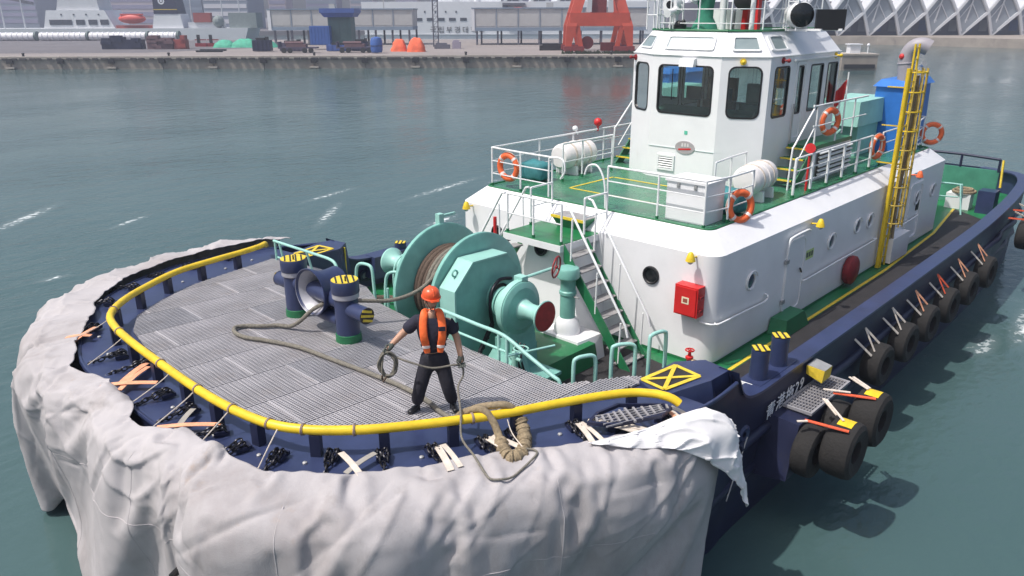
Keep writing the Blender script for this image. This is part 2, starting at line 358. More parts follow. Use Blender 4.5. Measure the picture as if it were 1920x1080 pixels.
# rubbing strakes
def sidepath(z, off, xs=(-20, 2.4), sgn=1):
    o = []
    for i in range(26):
        x = xs[0]+(xs[1]-xs[0])*i/25
        q = min(range(len(port)), key=lambda j: abs(port[j].x-x)); y = port[q].y
        o.append((x, sgn*(y+off), z))
    return spline(o, 2)
part('rubbing_strake', MB().tube(sidepath(.02, .0), .09, 8), navydk, hull, 60)
part('rubbing_strake', MB().tube(sidepath(-.75, -.12, (-20, 4.2)), .11, 8), navydk, hull, 60)
# bulwark cap and inner face
def bulwark(sgn):
    P = [V((x, sgn*y, z)) for x, y, z in (AFTP[1:]+SIDE)]+[V((2.72, sgn*5.58, 1.49))]
    P = spline(P, 3); mb = MB(); vs_ = []; N = len(P)
    for i, p in enumerate(P):
        t = (P[min(i+1, N-1)]-P[max(i-1, 0)]); t.z = 0; t.normalize(); nn = V((-t.y, t.x, 0))*(1 if sgn > 0 else -1)
        if nn.y*sgn > 0: nn = -nn
        a = p-nn*.035+V((0, 0, .03)); b = p+nn*.32+V((0, 0, .03))
        vs_ += [a, b, b-V((0, 0, .05)), p+nn*.1-V((0, 0, .02)), V((p.x, p.y, -.02))+nn*.1, V((p.x, p.y, -.02))-nn*.01, a-V((0, 0, .05))]
    for i in range(N-1):
        for k in range(7):
            if k == 4 or k == 5: continue
            mb.f.append((i*7+k, i*7+(k+1) % 7, (i+1)*7+(k+1) % 7, (i+1)*7+k))
    mb.v = vs_
    b = part('bulwark', mb, navy, tug, 35)
    return b
bwp = bulwark(1); bws = bulwark(-1)
# bow shoulder blocks with the yellow crossed box
def shoulder(s):
    t = [(3.95, 4.6, 1.5), (3.0, 4.62, 1.5), (2.6, 4.95, 1.5), (2.68, 5.42, 1.5), (3.2, 5.4, 1.5), (4.05, 5.15, 1.49)]
    b = [(3.95, 4.55, .0), (2.9, 4.55, .0), (2.4, 4.95, .0), (2.42, 5.5, .0), (3.25, 5.58, .9), (4.2, 5.52, 1.36)]
    t = [(x, s*y, z) for x, y, z in t]; b = [(x, s*y, z) for x, y, z in b]
    o = part('shoulder_block', MB().hexa(b, t), navy, tug)
    c = [V((3.9, s*4.62, 1.504)), V((3.12, s*4.72, 1.504)), V((3.2, s*5.2, 1.504)), V((3.95, s*5.05, 1.504))]
    part('dark_panel', MB().poly([c[0]+V((.02, 0, 0)), c[1], c[2], c[3]]), blackdeck, o)
    mb = MB()
    for i in range(4): mb.beam(c[i]+V((0, 0, .006)), c[(i+1) % 4]+V((0, 0, .006)), .07, .006, (0, 0, 1))
    part('yellow_border', mb, yelstripe, o)
    part('yellow_cross', MB().beam(c[0]+V((0, 0, .011)), c[2]+V((0, 0, .011)), .065, .004, (0, 0, 1)).beam(c[1]+V((0, 0, .016)), c[3]+V((0, 0, .016)), .065, .004, (0, 0, 1)), yelstripe, o)
    return o
shoulder(1); shoulder(-1)
# decks
deckpts = [(p.x, p.y*.985, 0) for p in port]+[(2.9, 5.3, 0), (4.86, 5.0, 0), (4.86, -5.0, 0), (2.9, -5.3, 0)]+[(p.x, p.y*.985, 0) for p in star]
deck = part('main_deck', fillpoly(deckpts), green, tug)
part('anti_slip_strip', MB().poly([(2.0, 4.03, .004), (2.0, 5.2, .004), (-9, 5.25, .004), (-16.5, 5.0, .004), (-18, 3.3, .004), (-14, 3.8, .004), (-9, 4.03, .004)]), blackdeck, deck)
part('anti_slip_strip', MB().poly([(3.2, 1.86, .004), (3.2, 4.4, .004), (.55, 3.6, .004), (.3, 1.9, .004), (.6, .9, .004), (1.25, 1.2, .004), (1.25, 1.86, .004)]), blackdeck, deck)
part('yellow_line', MB().poly([(1.0, 3.93, .008), (1.0, 4.01, .008), (-9, 4.01, .008), (-14, 3.79, .008), (-18, 3.3, .008), (-18, 3.22, .008), (-14, 3.71, .008), (-9, 3.93, .008)]), yelstripe, deck)
part('winch_foundation', MB().hexa([(1.3, -2.3, 0), (4.7, -2.3, 0), (4.7, 1.85, 0), (1.3, 1.85, 0)], [(1.36, -2.25, .45), (4.7, -2.25, .45), (4.7, 1.8, .45), (1.36, 1.8, .45)]), green, tug)
# fore deck plate
fp = [p.copy() for p in edge if p.x > 3.75]
aft = [(3.72, -5.0), (4.3, -4.9), (4.12, -3.7), (4.12, -2.9), (4.55, -1.0), (4.9, 1.9), (4.86, 3.8), (3.8, 4.4)]
fpoly = fp+[V((x, y, zg(x)-.05)) for x, y in aft]
foredeck = part('fore_deck', fillpoly([tuple(p) for p in fpoly]), navy, tug)
mb = MB(); q = [V((x, y, zg(x)-.05)) for x, y in aft]
for i in range(len(q)-1): mb.poly([q[i], q[i+1], V((q[i+1].x, q[i+1].y, 0)), V((q[i].x, q[i].y, 0))])
part('deck_step', mb, greend, foredeck)
part('deck_edge_lip', MB().tube([p+V((0, 0, -.01)) for p in edge], .035, 6), navy, foredeck, 60)
# fender tube under the tarpaulin
def outward(i, L):
    a, b = L[max(i-1, 0)], L[min(i+1, len(L)-1)]; t = b-a; t.z = 0; t.normalize(); return V((t.y, -t.x, 0)) if (t.y*L[i].x-t.x*L[i].y) > 0 else V((-t.y, t.x, 0))
ed = [p for p in edge if p.x > 3.6]
fpath = []
for i, p in enumerate(ed):
    o = outward(i, ed)
    fpath.append(p+o*.1+V((0, 0, -.62)))
part('bow_fender', MB().tube(fpath, .2, 14), mat('fender_rubber', (.10, .10, .115), .7, var=.25, bump=.3), tug, 60)
# pipe rail
PIPE = [(4.36, -5.6), (4.6, -5.32), (5.1, -5.12), (6.0, -4.88), (6.9, -4.58), (7.7, -4.05), (8.35, -3.5), (8.8, -2.9), (8.97, -2.25), (9.04, -1.4), (9.07, -.3), (9.08, .89), (9.03, 1.75), (8.9, 2.43), (8.68, 2.85), (8.36, 3.2), (7.95, 3.52), (7.2, 3.97), (6.55, 4.3), (5.81, 4.6), (5.22, 4.86), (4.85, 5.08), (4.66, 5.3), (4.48, 5.62)]
pp = [V((p.x, p.y, zg(p.x)+.3)) for p in spline([(x, y, 0) for x, y in PIPE], 6)]
for k in range(7): pp[k].z -= (.1, .07, .04, .02, .01, 0, 0)[k]; pp[-1-k].z -= (.1, .07, .04, .02, .01, 0, 0)[k]
pipe = part('pipe_rail', MB().tube(pp, .062, 14), yellow, tug, 60)
acc = 0
for i in range(6, len(pp)-6):
    acc += (pp[i]-pp[i-1]).length
    if acc > .82:
        acc = 0; t = (pp[i+1]-pp[i-1]); a = math.atan2(t.y, t.x)
        p = pp[i]; part('rail_post', MB().cbox((p.x, p.y, p.z-.21), .13, .12, .32, a), navydk, pipe)
lash = mat('thin_cord', (.3, .22, .18), .9, var=.3)
for i in (40, 50, 60, 66, 72, 78, 84, 92, 104):
    t = (pp[i+1]-pp[i-1]).normalized(); part('cord_lashing', MB().torus(pp[i], t, .069, .011, 12, 5).torus(pp[i]+t*.02, t+V((.1, 0, .1)), .069, .009, 12, 5), lash, pipe, 60)

# grating panels
GR = [(4.5, -5.15), (5.5, -4.85), (6.6, -4.5), (7.5, -3.98), (8.2, -3.4), (8.55, -2.7), (8.7, -1.8), (8.74, -.6), (8.74, .99), (8.58, 1.75), (8.2, 2.45), (7.5, 3.1), (6.45, 3.68), (5.6, 4.03), (4.7, 4.48), (3.9, 4.62), (3.72, 4.5), (3.83, 4.36), (4.86, 3.8), (4.92, 1.9), (4.58, -1.0), (4.16, -2.0), (4.14, -3.7), (4.3, -4.9)]
def cuts(val, axis):
    o = []
    for i in range(len(GR)):
        a, b = GR[i], GR[(i+1) % len(GR)]
        if (a[axis] <= val) != (b[axis] <= val): o.append(a[1-axis]+(b[1-axis]-a[1-axis])*(val-a[axis])/(b[axis]-a[axis]))
    o.sort(); return [(o[i], o[i+1]) for i in range(0, len(o)-1, 2)]
grp = 0
for iy in range(11):
    y0 = -5.2+.93*iy; y1 = y0+.915; off = (0, .9, .35, 1.2)[iy % 4]
    xs = [3.6+off+1.75*k-1.75 for k in range(6)]
    for ix in range(len(xs)):
        x0 = xs[ix]; x1 = x0+1.735; mb = MB()
        k = 0; y = y0+.02
        alt = (iy*3+ix*5) % 7 == 0
        while y < y1:
            for a, b in cuts(y, 1):
                a, b = max(a, x0), min(b, x1)
                if b-a > .06:
                    za, zb = zg(a), zg(b); w = .0115
                    q = [(a, y-w, za-.035), (b, y-w, zb-.035), (b, y+w, zb-.035), (a, y+w, za-.035)]
                    t = [(a, y-w, za), (b, y-w, zb), (b, y+w, zb), (a, y+w, za)]
                    mb.hexa(q, t)
            y += .046
        x = x0+.03
        while x < x1:
            for a, b in cuts(x, 0):
                a, b = max(a, y0), min(b, y1)
                if b-a > .05:
                    w = .009; z = zg(x)-.004
                    mb.hexa([(x-w, a, z-.02), (x+w, a, z-.02), (x+w, b, z-.02), (x-w, b, z-.02)], [(x-w, a, z), (x+w, a, z), (x+w, b, z), (x-w, b, z)])
            x += .072
        # banding bars on the panel ends
        for xe in (x0, x1):
            for a, b in cuts(min(max(xe, 3.75), 8.7), 0):
                a, b = max(a, y0), min(b, y1)
                if b-a > .08 and 3.75 < xe < 8.7: mb.box(xe-.01, xe+.01, a, b, zg(xe)-.04, zg(xe)+.002)
        if len(mb.v) > 60:
            part('grating_panel', mb, galvb if alt else galv, foredeck, fix=False); grp += 1
mb = fillpoly([(x, y, zg(x)-.046) for x, y in GR]); part('under_plate', mb, mat('under_plate', (.06, .055, .065), .8, var=.2), foredeck)

# low sea-green guard rails and hoops around the winch
def hoop(pts, r=.026): return MB().tube(spline(pts, 5), r, 8)
def lowrail(base, top, mids, name='guard_rail'):
    g = part(name, MB().tube(top, .032, 8), teal2, tug, 60)
    for a, b in base: part('post', MB().cyl(a, b, .026, seg=8), teal2, g, 60)
    for a, b in mids: part('mid_bar', MB().cyl(a, b, .022, seg=8), teal2, g, 60)
    return g
lowrail([((4.46, -4.98, 1.3), (4.46, -4.98, 1.93)), ((4.4, -4.75, 1.4), (4.46, -4.8, 1.93)), ((4.3, -3.75, 1.4), (4.42, -3.75, 1.93))],
        spline([(4.46, -5.02, 1.93), (4.44, -4.4, 1.93), (4.42, -3.4, 1.94), (4.42, -2.85, 1.94), (4.42, -2.66, 1.86), (4.42, -2.6, 1.65), (4.42, -2.58, 1.4)], 4), [((4.44, -4.98, 1.55), (4.44, -4.8, 1.55))])
lowrail([], spline([(4.3, -2.15, 1.3), (4.3, -2.12, 1.8), (4.3, -2.0, 2.0), (4.3, -1.7, 2.05), (4.3, -1.58, 1.98), (4.3, -1.55, 1.7), (4.3, -1.53, 1.3)], 4), [])
lowrail([((4.3, -1.1, 1.3), (4.3, -1.1, 1.7))], spline([(4.3, -1.2, 1.3), (4.25, -1.2, 1.85), (4.2, -1.1, 2.0), (4.1, -.9, 2.02)], 4), [])
lowrail([((4.86, 1.2, 1.4), (4.86, 1.2, 1.95)), ((4.86, 2.5, 1.4), (4.86, 2.5, 1.96)), ((4.86, 2.68, 1.4), (4.86, 2.68, 1.95))],
        spline([(4.86, .92, 1.4), (4.86, .94, 1.85), (4.86, 1.05, 1.98), (4.86, 1.3, 1.99), (4.86, 2.0, 1.97), (4.86, 2.6, 1.95), (4.84, 3.1, 1.76), (4.82, 3.6, 1.56), (4.8, 3.72, 1.5), (4.8, 3.76, 1.35)], 4),
        [((4.86, 1.2, 1.7), (4.86, 2.7, 1.68)), ((4.86, 2.7, 1.62), (4.0, 2.95, 1.6))])
for a, b, h in (((4.54, 3.79), (4.2, 3.95), .33), ((3.92, 4.05), (3.62, 4.28), .45), ((3.44, 4.42), (3.1, 4.5), .6)):
    za, zb = zg(a[0])-.3, zg(b[0])-.3; zt = zg(a[0])+h
    d = V((b[0]-a[0], b[1]-a[1], 0))
    lowrail([], spline([(a[0], a[1], za), (a[0], a[1], zt-.12), (a[0]+d.x*.12, a[1]+d.y*.12, zt-.02), (a[0]+d.x*.5, a[1]+d.y*.5, zt), (a[0]+d.x*.88, a[1]+d.y*.88, zt-.02), (b[0], b[1], zt-.14), (b[0], b[1], zb)], 4), [], 'step_hoop')

# ------------------------------------------------------------------ deckhouse
HW, HA, HB, HC, HL = 3.63, 2.32, 2.69, .44, 14.6
def rring(hw, x0, x1, r, z, n=5):
    pts = []
    for cx, cy, a in ((x0-r, hw-r, 0), (x1+r, hw-r, 90), (x1+r, -hw+r, 180), (x0-r, -hw+r, 270)):
        for k in range(n+1):
            b = R_(a+90*k/n); pts.append(V((cx+r*math.cos(b), cy+r*math.sin(b), z)))
    return pts
rs = [rring(HW, 0, -HL, .33, -.02), rring(HW, 0, -HL, .33, HA), rring(HW-HC, -HC, -HL+HC, .22, HB)]
mb = MB(); n = len(rs[0])
for k in range(2): mb.add(rs[k]+rs[k+1], [(i, (i+1) % n, n+(i+1) % n, n+i) for i in range(n)])
house = part('deckhouse', mb, white, tug, 22)
part('boat_deck', fillpoly([tuple(p-V((0, 0, .004))) for p in rs[2]]), mat('green_deck_sky_sheen', (.04, .175, .095), .26, var=.25, scale=1.2, bump=.06, bscale=5, dirt=[((.09, .15, .11), .6, 1.4, .55), ((.05, .06, .05), .5, 4, .64)]), house)  # deck green lightened, with the sky's reflection put into the colour
part('deck_rim', MB().tube([p+V((0, 0, .0)) for p in rring(HW-HC-.03, -HC-.03, -HL+HC+.03, .22, HB+.01)], .022, 6, True), greend, house)
part('house_plinth', MB().add(rring(HW+.012, .012, -HL, .33, .0)+rring(HW+.012, .012, -HL, .33, .07), [(i, (i+1) % n, n+(i+1) % n, n+i) for i in range(n)]), green, house)
def porthole(p, nrm, r, m, fr=white2, parent=house):
    nrm = V(nrm); p = V(p)
    o = part('porthole', MB().lathe([(r+.045, -.01), (r+.045, .035), (r+.02, .045), (r, .03), (r, .004)], p, nrm, 24, False), fr, parent, 40)
    part('porthole_glass', MB().lathe([(r, 0), (0.001, .004)], p+nrm*.006, nrm, 24), m, o, 40)
    if abs(nrm.y) > .5:  # rain brow
        part('brow', MB().tube([p+V((math.cos(a)*(r+.07), .05*nrm.y, math.sin(a)*(r+.07))) for a in [R_(20+14*k) for k in range(11)]], .016, 6), fr, o, 60)
porthole((0, 2.16, 1.66), (1, 0, 0), .15, portk, blacks); porthole((0, -2.29, 1.72), (1, 0, 0), .15, portk, blacks)
for x, z, m in ((-1.48, 1.5, portg), (-5.6, 1.48, portg), (-7.25, 1.55, portg), (-8.1, 1.52, portg)): porthole((x, HW, z), (0, 1, 0), .155, m)
porthole((-11.9, HW, 1.5), (0, 1, 0), .155, portg); porthole((-13.4, HW, 1.5), (0, 1, 0), .155, portg)
# side door
dr = part('door', ringplate(rrect(-4.05, -3.12, .25, 2.0, .18), rrect(-4.0, -3.17, .3, 1.95, .15), lambda u, v, t: V((u, HW+t, v)), -.005, .05), white2, house, 30)
part('door_leaf', MB().hexa([(u, HW+.012, v) for u, v in rrect(-4.0, -3.17, .3, 1.95, .15)], [(u, HW+.03, v) for u, v in rrect(-4.0, -3.17, .3, 1.95, .15)]), white, dr)
part('door_brow', MB().tube(spline([(-3.05, HW+.06, 1.7), (-3.06, HW+.07, 2.02), (-3.2, HW+.08, 2.1), (-3.9, HW+.08, 2.12), (-4.1, HW+.07, 2.08)], 4), .028, 8), white2, dr, 60)
for z in (.55, 1.5): part('hinge', MB().box(-3.17, -3.03, HW+.02, HW+.07, z, z+.09), steel, dr)
part('door_handle', MB().beam((-3.78, HW+.07, 1.25), (-3.88, HW+.07, 1.13), .03, .03), blacks, dr)
sg = part('notice_sign', MB().box(-4.6, -4.2, HW+.004, HW+.012, 1.32, 1.55), mat('sign_lime', (.5, .62, .25), .6), house)
for k in range(3): part('pictogram', MB().box(-4.55+.13*k, -4.46+.13*k, HW+.013, HW+.017, 1.38, 1.5), mat('sign_dark', (.08, .11, .08), .6), sg)
# handrails along the house
def handrail(pts, parent=house):
    o = part('handrail', MB().tube(spline(pts, 4), .022, 8), white2, parent, 60); return o
handrail([(-.1, HW+.01, .96), (-.15, HW+.09, .96), (-1.2, HW+.09, .93), (-2.1, HW+.09, .9), (-2.2, HW+.09, 1.0), (-2.22, HW+.01, 1.02)])
handrail([(-4.1, HW+.01, .88), (-4.15, HW+.09, .88), (-6, HW+.09, .9), (-8.5, HW+.09, .92), (-8.6, HW+.01, .92)])
handrail([(-10.5, HW+.01, .92), (-10.6, HW+.09, .92), (-12, HW+.09, .96), (-12.1, HW+.01, .96)])
handrail([(.01, 3.38, .98), (.06, 3.42, .97), (.05, 3.6, .97), (-.03, HW+.04, .96)])
part('access_door', ringplate(rrect(-12.4, -11.2, .2, 2.0, .15), rrect(-12.3, -11.3, .3, 1.9, .12), lambda u, v, t: V((u, HW+t, v)), -.005, .04), white2, house, 30)
part('vent_box', MB().box(-10.9, -9.5, HW, HW+.28, .05, .75), white, house)
part('fuse_plate', MB().box(-12.2, -12.0, HW+.005, HW+.03, 1.1, 1.4), blacks, house)
part('mooring_box', MB().hexa([(-3.7, 3.66, .01), (-2.5, 3.66, .01), (-2.5, 4.1, .01), (-3.7, 4.1, .01)], [(-3.6, 3.66, .36), (-2.62, 3.66, .36), (-2.65, 4.02, .36), (-3.55, 4.02, .36)]), greend, tug)
# wall lamps
def walllamp(p, d, m=yellow, n2=None):
    p, d = V(p), V(d)
    o = part('wall_lamp', MB().cyl(p, p+d*.22, .02, seg=8), m, house, 50)
    q = p+d*.22
    part('lamp_shade', MB().lathe([(.03, .12), (.05, .1), (.085, 0), (.1, -.06), (.09, -.065)], q, (0, 0, 1) if n2 is None else n2, 14), m, o, 50)
    part('bulb_cage', MB().sphere(q-V((0, 0, .07)), .06, 10, 6), glassp, o, 60)
walllamp((0, 3.17, 2.27), (1, 0, .1)); walllamp((0, -3.15, 2.26), (1, 0, .1)); walllamp((-4.26, HW, 2.2), (0, 1, .1)); walllamp((-11.1, HW, 2.32), (0, 1, .1), orange)
# fire hose box
fb = part('fire_box', MB().box(.0, .26, 2.9, 3.42, 1.1, 1.72), red, house)
part('fire_box_door', MB().box(.262, .285, 2.93, 3.39, 1.13, 1.69), red, fb)
part('fire_box_label', MB().box(.286, .289, 3.08, 3.24, 1.36, 1.5), mat('cream_label', (.75, .68, .5), .6), fb)
part('label_mark', MB().box(.29, .292, 3.11, 3.21, 1.39, 1.47), mat('label_red', (.3, .08, .05), .6), fb)
for z in (1.22, 1.5): part('hinge', MB().box(.1, .22, 3.42, 3.47, z, z+.05), dkred, fb)
hy = part('fire_hydrant', MB().lathe([(.09, 0), (.09, .03), (.05, .05), (.05, .22), (.08, .24), (.08, .28), (.04, .3), (.025, .4)], (.28, 3.35, .0), (0, 0, 1), 14), red, tug, 40)
part('hand_wheel', MB().torus((.28, 3.35, .42), (0, 0, 1), .085, .015, 16, 6).cyl((.2, 3.35, .42), (.36, 3.35, .42), .01, seg=6).cyl((.28, 3.27, .42), (.28, 3.43, .42), .01, seg=6), red, hy, 60)
part('outlet', MB().cyl((.28, 3.35, .2), (.28, 3.55, .2), .05, .045, 12).cyl((.28, 3.55, .2), (.28, 3.6, .2), .06, seg=12), mat('brass', (.3, .22, .12), .4, .6), hy, 40)
part('hose_reel', MB().lathe([(.05, -.1), (.34, -.1), (.38, -.04), (.38, .06), (.33, .1), (.05, .12)], (-6.95, HW+.12, .45), (0, 1, 0), 22), dkred, tug, 40)
# trunk under the front landing + stairs
tr = part('stair_trunk', MB().hexa([(0, -1.0, 0), (.95, -.95, 0), (.95, 1.1, 0), (0, 1.15, 0)], [(0, -.62, 2.2), (.72, -.55, 2.2), (.72, .5, 2.2), (0, .55, 2.2)]), white, house)
porthole((.775, -.2, 1.93), V((.99, 0, .1)), .13, portk, blacks, house)
LZ = 2.28
ld = part('landing', MB().box(-.3, 1.3, -.85, .78, LZ-.14, LZ), white2, house)
part('landing_top', MB().box(-.32, 1.28, -.83, .76, LZ+.001, LZ+.012), green, ld)
part('step_box', MB().hexa([(-.3, -.3, LZ+.012), (.1, -.3, LZ+.012), (.1, .4, LZ+.012), (-.3, .4, LZ+.012)], [(-.3, -.42, LZ+.26), (.2, -.42, LZ+.26), (.2, .52, LZ+.26), (-.3, .52, LZ+.26)]), greend, ld)
part('step_tread', MB().box(-.28, .18, -.4, .5, LZ+.262, LZ+.275), tread_m, ld); part('step_edge', MB().box(.19, .215, -.42, .52, LZ+.22, LZ+.28), yelstripe, ld)
def stair(s):
    y0, y1 = (.8, 2.35) if s > 0 else (-.87, -2.3); xo, xi = 1.18, .42
    st = part('stair', MB().hexa([(xo, y0, LZ-.34), (xo+.03, y0, LZ-.34), (xo+.03, y1-.04*s, .0), (xo, y1-.04*s, .0)], [(xo, y0, LZ+.02), (xo+.03, y0, LZ+.02), (xo+.03, y1+.22*s, .0), (xo, y1+.22*s, .0)]), greend, house)
    part('stringer', MB().hexa([(xi, y0, LZ-.2), (xi+.03, y0, LZ-.2), (xi+.03, y1, .0), (xi, y1, .0)], [(xi, y0, LZ), (xi+.03, y0, LZ), (xi+.03, y1+.14*s, .0), (xi, y1+.14*s, .0)]), greend, st)
    N = 8
    for k in range(N):
        t = (k+.6)/N; y = y0+(y1-y0)*t; z = LZ*(1-t)-.05
        part('tread', MB().box(xi+.03, xo, y-.13, y+.13, z-.025, z), tread_m, st)
    for x in (xo+.02, xi+.01):
        top = [(x, y0-.0*s, LZ+.85), (x, y0+.1*s, LZ+.83), (x, y1+.05*s, .95), (x, y1+.12*s, .72)]
        part('stair_rail', MB().tube(top, .026, 8), white2, st, 60)
        for t in (.12, .55, .95):
            y = y0+(y1-y0)*t; z = LZ*(1-t); part('stair_post', MB().cyl((x, y, z-.02), (x, y+.02*s, z+.86), .02, seg=8), white2, st, 60)
stair(1); stair(-1)
# landing rails
def railing(P, h=.98, bars=(.33, .66), r=.024, parent=house, name='railing', closed=False, post=.024, skip=(), mtl=white2, base=True):
    P = [V(p) for p in P]; mb = MB().tube([p+V((0, 0, h)) for p in P], r, 8, closed)
    for b in bars: mb.tube([p+V((0, 0, h*b)) for p in P], r*.62, 6, closed)
    o = part(name, mb, mtl, parent, 60)
    for i, p in enumerate(P):
        if i in skip: continue
        part('post', MB().cyl(p, p+V((0, 0, h)), post, seg=8), mtl, o, 60)
        if base: part('post_foot', MB().cyl(p, p+V((0, 0, .07)), post*1.5, seg=8), greend, o, 60)
    return o
railing([(1.2, -.8, LZ), (1.2, -.05, LZ), (1.2, .72, LZ)], .85, (.5,))
railing([(.45, -.8, LZ), (-.3, -.82, LZ)], .85, (.5,)); railing([(.45, .72, LZ), (-.3, .74, LZ)], .85, (.5,))
# ventilator by the trunk
vt = part('ventilator', MB().lathe([(.16, 0), (.16, .5), (.18, .52), (.18, .58), (.16, .6), (.16, .8), (.21, .86), (.235, .88), (.235, 1.04), (.21, 1.08), (.02, 1.12)], (1.35, 1.05, .82), (0, 0, 1), 22), teal, tug, 40)
part('ventilator_base', MB().hexa([(.95, .5, .0), (1.75, .5, 0), (1.75, 1.75, 0), (.95, 1.75, 0)], [(.95, .55, .5), (1.68, .6, .5), (1.68, 1.6, .5), (.95, 1.65, .5)]), white, vt)
part('ventilator_collar', MB().lathe([(.28, 0), (.28, .1), (.24, .24), (.17, .33)], (1.35, 1.05, .5), (0, 0, 1), 20), white, vt, 40)
part('latch', MB().cyl((1.35, 1.2, 1.3), (1.35, 1.34, 1.3), .02, seg=8), steel, vt)

# ------------------------------------------------------------------ wheelhouse
FX, SX, BX, Q, S_, EZ, RZ = -4.34, -4.91, -9.0, .96, 1.94, 5.78, 6.33
plan = [V((FX, -Q, 0)), V((FX, Q, 0)), V((SX, S_, 0)), V((BX, S_, 0)), V((BX, -S_, 0)), V((SX, -S_, 0))]

def wallfn(A, B, zb=0.0, A2=None, B2=None, zt=None):
    """(u, v, t) -> point; u metres from A towards B, v height (or slope length), t outward"""
    A, B = V(A), V(B); e = (B-A).normalized(); nn = V((e.y, -e.x, 0))
    mid = (A+B)/2
    if nn.dot(mid-V((-7, 0, 0))) < 0: nn = -nn
    return (lambda u, v, t: A+e*u+nn*t+V((0, 0, v))), (B-A).length
WB = []                                   # wall mesh pieces
wins = []                                 # (fn, u0,u1,v0,v1,r)
def wall(A, B, holes, th=.07):
    fn, L = wallfn(A, B)
    hs = [[fn(u, v, 0) for u, v in rrect(*h)] for h in holes]
    m_ = fillpoly([fn(0, HB-.1, 0), fn(L, HB-.1, 0), fn(L, EZ, 0), fn(0, EZ, 0)], hs)
    WB.append(m_)
    for h in holes:                       # reveal of the opening
        k = rrect(*h); N = len(k)
        WB.append(MB().add([fn(u, v, 0) for u, v in k]+[fn(u, v, -.09) for u, v in k], [(i, (i+1) % N, N+(i+1) % N, N+i) for i in range(N)]))
        wins.append((fn, h))
wall(plan[0], plan[1], [(.19, 1.73, 4.36, 5.54, .13)])
wall(plan[1], plan[2], [(.2, .96, 4.35, 5.55, .16)])
wall(plan[5], plan[0], [(.17, .93, 4.35, 5.55, .16)])
wall(plan[2], plan[3], [(.27, 1.05, 4.34, 5.53, .1), (1.55, 1.85, 4.34, 5.5, .05), (2.3, 3.05, 4.34, 5.5, .05), (3.35, 3.98, 4.4, 5.5, .05)])
wall(plan[4], plan[5], [(.15, 1.6, 4.2, 5.55, .08), (1.75, 2.8, 4.2, 5.55, .08), (3.04, 3.8, 4.34, 5.53, .1)])
wall(plan[3], plan[4], [(.2, 1.75, 4.2, 5.55, .08), (2.1, 3.65, 4.2, 5.55, .08)])
INS = .42
rp = [V((FX-INS*.75, -Q*.93, RZ)), V((FX-INS*.75, Q*.93, RZ)), V((SX-INS*.45, S_-INS, RZ)), V((BX+.25, S_-INS, RZ)), V((BX+.25, -S_+INS, RZ)), V((SX-INS*.45, -S_+INS, RZ))]
ep = [V((p.x, p.y, EZ)) for p in plan]
mb = MB()
for m_ in WB: mb.add(m_.v, m_.f)
for i in range(6): j = (i+1) % 6; mb.add([ep[i], ep[j], rp[j], rp[i]], [(0, 1, 2, 3)])
mb.poly(rp)
wh = part('wheelhouse', mb, white, tug, fix=True)
part('eave_lip', MB().tube([p+(p-V((-7, 0, EZ))).normalized()*.012 for p in ep], .02, 6, True), white2, wh)
part('roof_edge', MB().tube([p+V((0, 0, .03)) for p in rp], .03, 6, True), greend, wh)
part('roof_deck', MB().poly([p+V((0, 0, .012)) for p in rp]), greend, wh)
for fn, h in wins:
    u0, u1, v0, v1, r = h
    f_ = part('window_frame', ringplate(rrect(u0-.015, u1+.015, v0-.015, v1+.015, r+.01), rrect(u0+.025, u1-.025, v0+.025, v1-.025, max(.02, r-.02)), fn, -.03, .012), blacks, wh, 30)
    part('window_pane', MB().poly([fn(u, v, -.02) for u, v in rrect(u0+.01, u1-.01, v0+.01, v1-.01, r)]), glass, wh)
# skylights on the sloped band
def skylight(i, a0, a1, b0, b1, m_):
    j = (i+1) % 6; A, B, C_, D = ep[i], ep[j], rp[j], rp[i]
    nn = (B-A).cross(D-A).normalized()
    if nn.z < 0: nn = -nn
    def P(a, b, t=0): return (A.lerp(B, a)).lerp(D.lerp(C_, a), b)+nn*t
    o2 = rrect(a0, a1, b0, b1, .06, 3); k = .035
    i2 = rrect(a0+k, a1-k, b0+k*1.6, b1-k*1.6, .04, 3)
    part('skylight_frame', ringplate(o2, i2, lambda u, v, t: P(u, v, t), 0, .045), white2, wh, 30)
    part('skylight_pane', MB().poly([P(u, v, .02) for u, v in i2]), m_, wh)
skylight(0, .13, .87, .22, .8, glassp); skylight(1, .2, .84, .22, .8, glassd); skylight(5, .16, .8, .22, .8, glassd)
skylight(2, .03, .27, .2, .82, glassd); skylight(4, .73, .97, .2, .82, glassd)
# door on the side
fn, L = wallfn(plan[2], plan[3])
part('wheelhouse_door', ringplate(rrect(1.42, 2.02, HB+.95, 5.6, .04), rrect(1.5, 1.92, HB+1.05, 5.54, .04), fn, .0, .03), white2, wh)
part('door_rail', MB().cyl(fn(1.4, 3.6, .05), fn(1.4, 4.6, .05), .02, seg=8), steel, wh)
part('gutter', MB().beam(fn(1.2, 5.66, .04), fn(4.1, 5.66, .04), .05, .04, (0, 0, 1)), white2, wh)
